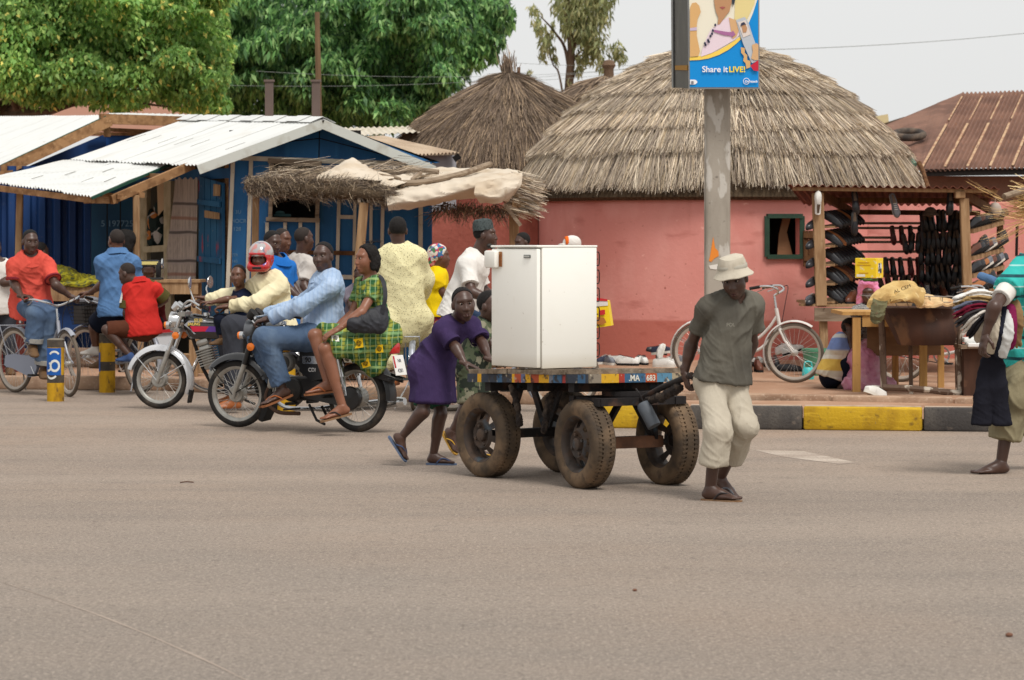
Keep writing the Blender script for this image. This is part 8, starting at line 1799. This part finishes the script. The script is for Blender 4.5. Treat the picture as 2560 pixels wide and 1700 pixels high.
make_person('bearded man in a grey knitted cap and white shirt cycling behind the fridge',25.6,(1190,640,0),(1146,778,.02),76,(1213,588,-.03),80,1.04,'dark',vox=.0095,sw=.185,beard=True,bulk=1.05,arms=dict(shR=(1168,662,-.16),elR=(1178,730,-.30),wrR=(1226,748,-.35),elL=(1210,730,.2),wrL=(1250,745,.2)),legs=dict(knR=(1212,812,-.16),anR=(1190,930,-.12),knL=(1225,790,.15),anL=(1200,900,.1)),hands=dict(R=dict(dir=(1,0,-.1),curl=60)),feet=dict(R=dict(yaw=80,shoe=LTHD),L=dict(yaw=80,shoe=LTHD)),wear=[trousers(F_JEAND,1.9,.022),shirt(F_WHT,.042,.74,.10,.05,.074,.018,collar=F_WHT,low=(1140,800,25.6),hemn=(-.3,0,-1)),kufi])
make_person('boy whose dark head shows above the top of the fridge by the shelter post',29.8,(1318,640,0),(1320,745,0),-70,(1306,606,-.02),-60,.82,'dark',vox=.012,eyes=False,base=PZ,legs='stand',hpitch=-14,feet=dict(L=dict(yaw=-60,shoe=LTHD),R=dict(yaw=-60,shoe=LTHD)),arms=dict(elL=(1322,692,-.12),wrL=(1310,735,-.15),elR=(1322,692,.2),wrR=(1310,735,.2)),wear=[trousers(F_DKT),shirt(F_OL,.028,.6,.1)])
def orange_cap(P):
 Hr=Field();Hr.ell(P.hd(-.01,.035,0),np.array((.09,.112,.098))*P.hs,P.hR,.02,cuts=[(A3(P.hd(0,-.02,0)),A3(-P.hu))]);Hr.ell(P.hd(.1,.02,0),np.array((.06,.06,.012))*P.hs,P.hR,.01);field_obj('white_cap',Hr,.007,F_WHT,P.root,.004,(30,30,30))
 Hr=Field();Hr.ell(P.hd(.045,.05,.0),np.array((.08,.06,.075))*P.hs,P.hR,.01,cuts=[(A3(P.hd(.04,0,0)),A3(-P.hf)),(A3(P.hd(.08,0,0)),A3(P.hf))]);field_obj('orange_panel',Hr,.006,F_ORG,P.root)
make_person('person in a white cap with an orange panel peeping over the fridge',30.0,(1436,648,0),(1440,760,0),-80,(1428,616,0),-80,.86,'dark',hair=None,vox=.012,eyes=False,base=PZ,legs='stand',feet=dict(L=dict(yaw=-80,shoe=LTHD),R=dict(yaw=-80,shoe=LTHD)),arms=dict(elL=(1440,700,-.12),wrL=(1428,745,-.15),elR=(1440,700,.2),wrR=(1428,745,.2)),wear=[trousers(F_DKT),shirt(F_WHD,.028,.6,.1),orange_cap])
make_person('man in a coral red polo and jeans riding the silver bicycle',28.95,(77,641,.08),(78,756,.22),14,(76,604,.02),26,1.03,'dark',hpitch=-8,vox=.0095,sw=.19,bulk=1.03,arms=dict(elR=(36,710,.05),wrR=(54,740,-.12),elL=(138,712,.0),wrL=(176,741,.06)),legs=dict(knR=(92,786,-.18),anR=(82,868,-.16),knL=(122,792,-.08),anL=(108,930,-.02)),hands=dict(R=dict(dir=(1,-.5,0),palm=(.1,-.1,-1),curl=60),L=dict(dir=(.6,-.7,-.1),palm=(0,0,-1),curl=60)),feet=dict(R=dict(yaw=18,pitch=-10,shoe=LTHD),L=dict(yaw=20,shoe=LTHD)),wear=[trousers(F_JEAN,1.86,.024,(.112,.09,.084),.012,cuff=F_CUFF),shirt(F_RED,.036,.74,.1,.03,.074,.016,collar=F_RED,vneck=.10,trim=fab('polo_trim',C(120,40,48)),low=(78,790,29.1))])
make_person('person in a white sleeve cut by the photo edge behind the red polo',30.6,(-6,655,0),(0,760,.05),20,(-16,618,-.02),30,1.0,'dark',vox=.011,eyes=False,arms=dict(elL=(8,706,-.1),wrL=(46,706,-.12),elR=(-40,700,0),wrR=(-30,740,-.1)),legs='stand',base=PZ,feet=dict(L=dict(yaw=20,shoe=LTHD),R=dict(yaw=20,shoe=LTHD)),wear=[trousers(F_DKT),shirt(F_WHT,.03,.62,.1)])
make_person('man in a steel blue polo and navy shorts cycling away',29.35,(294,634,.02),(296,775,-.02),-158,(291,602,.02),-150,1.03,'mid',hair='bald',vox=.0095,eyes=False,sw=.19,arms=dict(elL=(260,708,.02),wrL=(224,733,.2),elR=(340,706,.15),wrR=(300,735,.45)),legs=dict(knL=(236,818,.10),anL=(240,872,.12),knR=(252,815,.4),anR=(256,905,.4)),hands=dict(L=dict(dir=(-.8,.5,0),palm=(0,0,-1),curl=60),R=dict(dir=(-.6,.7,0),palm=(0,0,-1),curl=60)),feet=dict(L=dict(yaw=-120,shoe=mat('white_shoe',C(206,200,192,.85),.7)),R=dict(yaw=-130,shoe=LTHD)),wear=[trousers(F_NAVS,.82,.03,(.115,.105,.1),.01,'shorts'),shirt(F_BLU,.034,.72,.07,.02,.07,.016,collar=F_BLU,low=(305,792,29.3))])
def jersey_panels(P):
 for k in 'LR':
  q=lerp(P.sh[k],P.el[k],.70);dr=(P.el[k]-P.sh[k]).normalized();mb=MB();mb.lathe([(.069,-.05),(.078,-.045),(.083,.03),(.07,.034)],q,dr,22);mb.build('cuff',F_OLV,P.root,True)
  a,b=lerp(P.neck,P.sh[k],.35),lerp(P.neck,P.sh[k],1.0);y=Field();y.rc(a+P.up*.03,b+P.up*.012,.062,.062,.01,cuts=[(A3(lerp(a,b,.25)),A3(P.neck-P.sh[k])),(A3(b),A3(P.sh[k]-P.neck))]);field_obj('shoulder_panel',y,.008,F_OLV,P.root)
 e,s0=P.el['L'],P.sh['L'];mb=MB();pts=[lerp(s0,e,t)for t in(.05,.35,.62)];d=(e-s0).normalized();side=(V((-.75,-.65,0))-d*V((-.75,-.65,0)).dot(d)).normalized();mb.sheet([[p+side*(.066+.010*i)+d.cross(side)*.016,p+side*(.066+.010*i)-d.cross(side)*.016]for i,p in enumerate(pts)],.004);mb.build('sleeve_stripe',F_WHT,P.root,True)
make_person('boy in a bright red jersey with olive cuffs sitting on the carrier of the bicycle',28.75,(346,704,.0),(358,815,.0),-152,(318,684,-.02),-112,.84,'dark',hair='bald',hpitch=-18,vox=.0095,hs=.93,sw=.185,bulk=1.05,arms=dict(shL=(322,722,.0),shR=(388,724,.05),elL=(316,782,-.02),wrL=(322,806,.2),elR=(412,748,.12),wrR=(380,775,.4)),legs=dict(knL=(266,824,-.08),anL=(326,890,-.1),knR=(285,826,.4),anR=(330,890,.4)),feet=dict(L=dict(yaw=-110,shoe=fab('blue_slipper',C(60,80,120))),R='none'),wear=[trousers(F_BRN,.97,.026,(.11,.09,.085),.008),shirt(F_RED2,.036,.55,.1,.03,.07,.018,collar=F_RED2,low=(360,838,28.75)),jersey_panels])
make_person('tailor bent over a black sewing machine by the lace curtain',32.1,(374,715,.05),(372,800,.25),8,(372,677,-.05),6,.95,'dark',vox=.011,eyes=False,hpitch=-38,arms=dict(elL=(412,740,-.05),wrL=(430,714,-.35),elR=(338,742,-.05),wrR=(352,716,-.3)),legs=dict(knL=(390,815,-.2),anL=(390,890,-.2),knR=(356,815,-.2),anR=(356,890,-.2)),feet=dict(L=dict(yaw=0,shoe=LTHD),R=dict(yaw=0,shoe=LTHD)),wear=[trousers(F_DKT),shirt(fab('maroon_shirt',C(96,36,40)),.03,.7,.1)])
sm=thing('sewing_machine','black sewing machine with a gold band on the work table','sewing machine',W(374,702,31.55))
mb=MB();c=W(374,702,31.5);mb.box(c+V((0,0,.02)),(.3,.14,.035),bev=.01);mb.box(c+V((.1,0,.12)),(.055,.07,.19),bev=.015);mb.box(c+V((-.02,0,.205)),(.28,.06,.06),bev=.02);mb.box(c+V((-.13,0,.14)),(.045,.06,.15),bev=.012);mb.build('body',BLK,sm,True)
mb=MB();mb.box(c+V((-.02,-.032,.2)),(.24,.004,.035));mb.build('gold_band',mat('gold_band',C(220,206,130,.9),.4),sm)
mb=MB();mb.lathe([(.03,-.01),(.062,-.008),(.062,.008),(.03,.01)],c+V((.145,0,.19)),V((1,0,0)),22,closed=True);mb.build('hand_wheel',CHR,sm,True)
for px,py,d,face,lb,wr in((318,604,32.4,150,'woman with thick black hair standing behind the steel blue polo',1),(102,630,32.6,140,'person in shade by the container, mostly behind the red polo',0)):
 P=make_person(lb,d,(px,py+42,0),(px+2,py+170,0),face,(px,py,0),face,.98,'dark',vox=.012,eyes=False,base=PZ,legs='stand',hair='short',feet=dict(L=dict(yaw=face,shoe=LTHD),R=dict(yaw=face,shoe=LTHD)),arms=dict(elL=(px+28,py+95,-.05),wrL=(px+20,py+140,-.1),elR=(px-26,py+95,0),wrR=(px-20,py+140,-.1)),wear=[trousers(F_DKT),shirt(F_NAVY,.03,.6,.1)])
 if wr:Hr=Field();Hr.ell(P.hd(-.03,.03,0),(.12,.12,.12),P.hR,.03);Hr.ell(P.hd(-.06,-.07,-.02),(.09,.08,.11),P.hR,.04);field_obj('hair_mass',Hr,.009,HAIR,P.root,.01,(30,30,30))
STEAL=fab('turquoise_striped_polo',C(62,186,178,.85),[('w','Z',(2.2,2.2,2.2),C(36,44,60),.93,.96,.9,.3),('w','Z',(2.2,2.2,2.2),C(206,230,226,.92),.02,.0,.7,.3),('n',4,C(48,160,156,.82),.5,.72,.5)],.6)
def white_under(P):
 q=lerp(P.sh['L'],P.el['L'],.50);T=Field();e=P.el['L'];dr=(e-P.sh['L']).normalized();T.rc(q,lerp(P.sh['L'],e,.80),.068,.066,.02,cuts=[(A3(lerp(P.sh['L'],e,.78)),A3(dr)),(A3(q+dr*.0),A3(-dr))]);field_obj('white_undersleeve',T,.008,F_WHT,P.root,.008)
make_person('trader in a turquoise striped polo and khaki trousers with an armful of clothes',19.3,(2602,642,.05),(2572,885,.05),-75,(2606,566,0),-80,1.04,'dark',vox=.0085,sw=.2,base=0,arms=dict(shL=(2556,674,-.24),elL=(2486,766,-.56),wrL=(2464,836,-.54),elR=(2560,790,.3),wrR=(2500,830,.3)),legs=dict(knL=(2528,1000,-.12),anL=(2503,1157,-.12),knR=(2560,1005,.10),anR=(2620,1110,.3)),hands=dict(L=dict(dir=(-.25,-.1,-1),palm=(.8,.4,0),curl=35)),feet=dict(L=dict(yaw=-75),R=dict(yaw=-75,pitch=-40)),wear=[trousers(F_KHK,1.62,.035,(.125,.115,.105),.018),shirt(STEAL,.04,.55,.1,.03,.078,.018,collar=STEAL),white_under])
def folded(nm,pts,wd,th,m,lb,cat,ns=.012,grp='clothes carried by the trader'):
 c=bez([W(*p)for p in pts],5);FD=Field()
 for i in range(len(c)-1):
  t=(c[i+1]-c[i]).normalized();w0=wd*(1-.25*abs(i/(len(c)-1)-.45));n_=V((0,1,0));FD.rc(c[i],c[i+1],w0*.5,w0*.5,.01,(t.cross(n_).normalized(),wd/th)if th<.03 else(n_,wd/th))
 if th<.03:
  for i in range(len(c)-1):t=(c[i+1]-c[i]).normalized();o_=t.cross(V((0,1,0))).normalized()*-.024;FD.rc(c[i]+o_,c[i+1]+o_,wd*.48,wd*.48,.004,(o_.normalized(),wd/th))
 o=field_obj(nm,FD,.008,m,None,.008,(14,14,14));return tag(o,lb,cat,grp)
G_=[('folded_trousers',[(2398,742,19.0),(2450,728,18.95),(2520,742,19.0)],fab('white_cloth_fold',C(228,224,218,.92)),'white folded garment lying uppermost on the trader\'s bundle'),('folded_trousers',[(2452,690,19.15),(2480,700,19.1),(2510,716,19.1)],fab('light_denim_fold',C(96,128,168,.8)),'rolled light denim sticking out above the bundle'),('folded_trousers',[(2400,752,19.0),(2450,742,18.9),(2530,770,19),(2548,850,19)],fab('tan_fold',C(176,146,100,.82)),'tan trousers arching over the bundle'),('folded_trousers',[(2396,766,18.98),(2440,752,18.9),(2490,760,18.95)],fab('grey_blue_fold',C(110,116,136,.78)),'grey blue folded garment just under the tan trousers'),('folded_trousers',[(2394,780,18.96),(2436,762,18.88),(2484,764,18.93)],fab('maroon_fold',C(118,30,52,.8)),'maroon folded trousers in the fan of clothes'),('folded_trousers',[(2398,800,18.95),(2434,778,18.87),(2476,768,18.92)],fab('charcoal_fold',C(72,68,70,.75)),'charcoal folded trousers in the fan of clothes'),('folded_trousers',[(2412,812,18.94),(2440,788,18.86),(2476,772,18.91)],fab('white_fold',C(216,208,198,.9)),'white folded trousers below the charcoal pair in the fan'),('folded_trousers',[(2424,826,18.93),(2446,798,18.85),(2474,775,18.9)],fab('black_fold',C(36,34,38)),'black folded trousers curving down the front of the fan'),('folded_trousers',[(2446,846,18.92),(2456,808,18.84),(2474,776,18.9)],fab('beige_fold',C(190,178,160,.85)),'beige trouser leg hanging pointed at the front of the bundle'),('folded_trousers',[(2478,872,18.9),(2488,828,18.84),(2502,780,18.9)],fab('cream_fold',C(204,192,172,.87)),'cream trouser leg hanging beyond the trader\'s hand'),('folded_trousers',[(2500,885,18.9),(2506,830,18.84),(2512,776,18.9)],fab('navy_fold',C(34,36,48)),'navy trouser leg hanging beside the cream leg'),('folded_trousers',[(2508,884,18.88),(2520,830,18.83),(2524,776,18.9)],fab('white_leg_fold',C(214,214,212,.9)),'narrow white trouser leg hanging near the magenta one'),('folded_trousers',[(2524,862,18.9),(2530,820,18.85),(2526,772,18.9)],fab('magenta_fold',C(132,36,80,.82)),'magenta trouser leg hanging near the trader\'s body'),('folded_trousers',[(2540,850,18.95),(2546,800,18.9),(2536,760,18.95)],fab('brown_leg_fold',C(150,120,84,.8)),'brown trouser leg hanging closest to the trader\'s body')]
for i,(nm,pts,m,lb)in enumerate(G_):folded(nm,pts,.075 if 8<=i else .055 if i==1 else .11,.034 if i>=8 or i==1 else .022,m,lb,'trousers')
BT=Field()
for pts in(((2478,850),(2462,960),(2452,1058)),((2492,850),(2496,960),(2506,1060)),((2484,840),(2480,900),(2476,960))):
 for i in range(2):BT.rc(W(*pts[i],19.0),W(*pts[i+1],19.0),.05+.01*i,.056+.01*i,.015,(V((0,1,0)),2.0))
BT.cut(W(2480,1062,19.0),V((0,0,-1)));tag(field_obj('hanging_trousers',BT,.008,fab('black_trousers',C(30,30,38)),None,.016,(9,9,4)),'long black trousers hanging down from the trader\'s bundle','trousers','clothes carried by the trader')
STRP=fab('yellow_blue_striped',C(222,186,92,.9),[('w','Z',(1.25,1.25,1.25),C(206,202,190,.88),.45,.6,.9,.6),('z','Z',C(120,146,204,.85),.38,.40,.95),('w','Z',(1.5,1.5,1.5),C(224,222,212,.9),.88,.95,.9,.8)],.7)
make_person('person squatting by the yellow table in a yellow and blue striped top',27.9,(2108,852,.05),(2082,930,.05),80,(2128,822,.0),80,.9,'dark',vox=.009,eyes=False,base=PZ,bulk=1.05,arms=dict(elR=(2130,890,-.1),wrR=(2124,840,-.12),elL=(2136,890,.2),wrL=(2140,850,.15)),legs=dict(knR=(2128,895,-.08),anR=(2104,962,-.05),knL=(2135,898,.2),anL=(2108,962,.2)),feet=dict(R=dict(yaw=80,sandal=SND_O),L=dict(yaw=80,sandal=SND_O)),wear=[trousers(F_NAVS,1.8,.028,(.115,.09,.08),.008),shirt(STRP,.045,.6,.05,.03,.075,.018,low=(2076,944,27.95),hemn=(-.3,0,-1))])
def pinkscarf(P):
 Hr=Field();n=(P.hf*.9-P.hu*.35).normalized();Hr.ell(P.hd(-.01,.03,0),np.array((.095,.115,.1))*P.hs,P.hR,.02,cuts=[(A3(P.hd(.02,.0,0)),A3(n))]);Hr.rc(P.hd(.02,.06,-.06),P.hd(.02,-.11,-.1),.045,.03,.03);Hr.rc(P.hd(-.02,.09,0),P.hd(-.01,.11,0),.09,.09,.03,(P.hu,2));Hr.rc(P.hd(.02,.03,.08),P.hd(.04,-.09,.12),.035,.02,.03)
 field_obj('headscarf',Hr,.007,F_PINK,P.root,.01,(22,22,22))
make_person('girl with a pink scarf balancing the yellow carton on her head',28.2,(2170,764,0),(2168,850,0),-8,(2172,732,-.02),-18,.74,'dark',hair=None,vox=.010,hs=.92,eyes=False,base=PZ,legs='stand',hpitch=-10,arms=dict(elL=(2196,806,-.05),wrL=(2196,850,-.1),elR=(2142,806,-.05),wrR=(2140,850,-.1)),feet=dict(L=dict(yaw=-8,sandal=SND_O),R=dict(yaw=-8,sandal=SND_O)),wear=[wrap_skirt(F_BW,.40,.19),shirt(F_BW,.03,.6,.05),pinkscarf])
cbx=thing('yellow_carton','yellow printed cardboard carton balanced on the girl\'s pink scarf','carton',W(2173,698,28.15))
cc_=W(2173,670,28.2);Rz=Matrix.Rotation(math.radians(-28),3,'Z');YC=mat('yellow_carton',C(240,206,40,.95),.6,[('n',(18,18,30),C(232,226,190,.92),.60,.64,.7),('n',(30,30,12),C(90,70,40),.68,.70,.7)])
mb=MB();mb.box(cc_,(.225,.2,.2),Rz,bev=.004);mb.build('carton',YC,cbx)
mb=MB();mb.box(cc_+Rz@V((.114,.0,.0)),(.003,.09,.10),Rz);mb.build('side_picture',mat('carton_picture',C(60,60,70),.6,[('vc',30,C(220,220,220),.5,.52,.9)]),cbx)
for z,wd,m in((.055,.12,'carton_print'),(.03,.15,'carton_print'),(-.05,.1,'carton_print')):
 mb=MB();mb.box(cc_+Rz@V((-.02,-.102,z)),(wd,.002,.008),Rz);mb.build('print_line',mat('carton_print',C(206,150,30,.9),.6),cbx)
mb=MB();mb.box(cc_+Rz@V((-.05,-.1025,-.075)),(.09,.002,.025),Rz);mb.build('print_panel',mat('carton_white',C(232,230,220,.93),.6),cbx)
mb=MB();mb.lathe([(.05,-.015),(.085,-.015),(.09,.0),(.085,.012),(.05,.012)],W(2173,699,28.17),V((0,0,1)),20,closed=True);tag(mb.build('leaf_ring_pad',mat('green_leafy_pad',C(92,120,60,.7),.9,bump=[(40,.8,.02)]),smooth=True,recenter=True),'green ring pad between the carton and the pink scarf','pad')
PB=Field();PB.rc(W(2160,900,27.75),W(2176,965,27.75),.15,.19,.05);PB.rc(W(2140,960,27.7),W(2215,966,27.7),.11,.10,.05);PB.rc(W(2165,860,27.8),W(2160,900,27.75),.06,.13,.05);PB.cut(V((0,0,PZ+.01)),V((0,0,-1)))
tag(field_obj('plastic_sack',PB,.010,F_PNKP,None,.035,(9,9,6)),'large pink polythene sack slumped under the yellow table','sack')
put_shoe('white',G(2185,992,PZ),(-.8,-.6,.4),(0,0,1),'white shoe lying on the ground in front of the pink polythene sack',None)
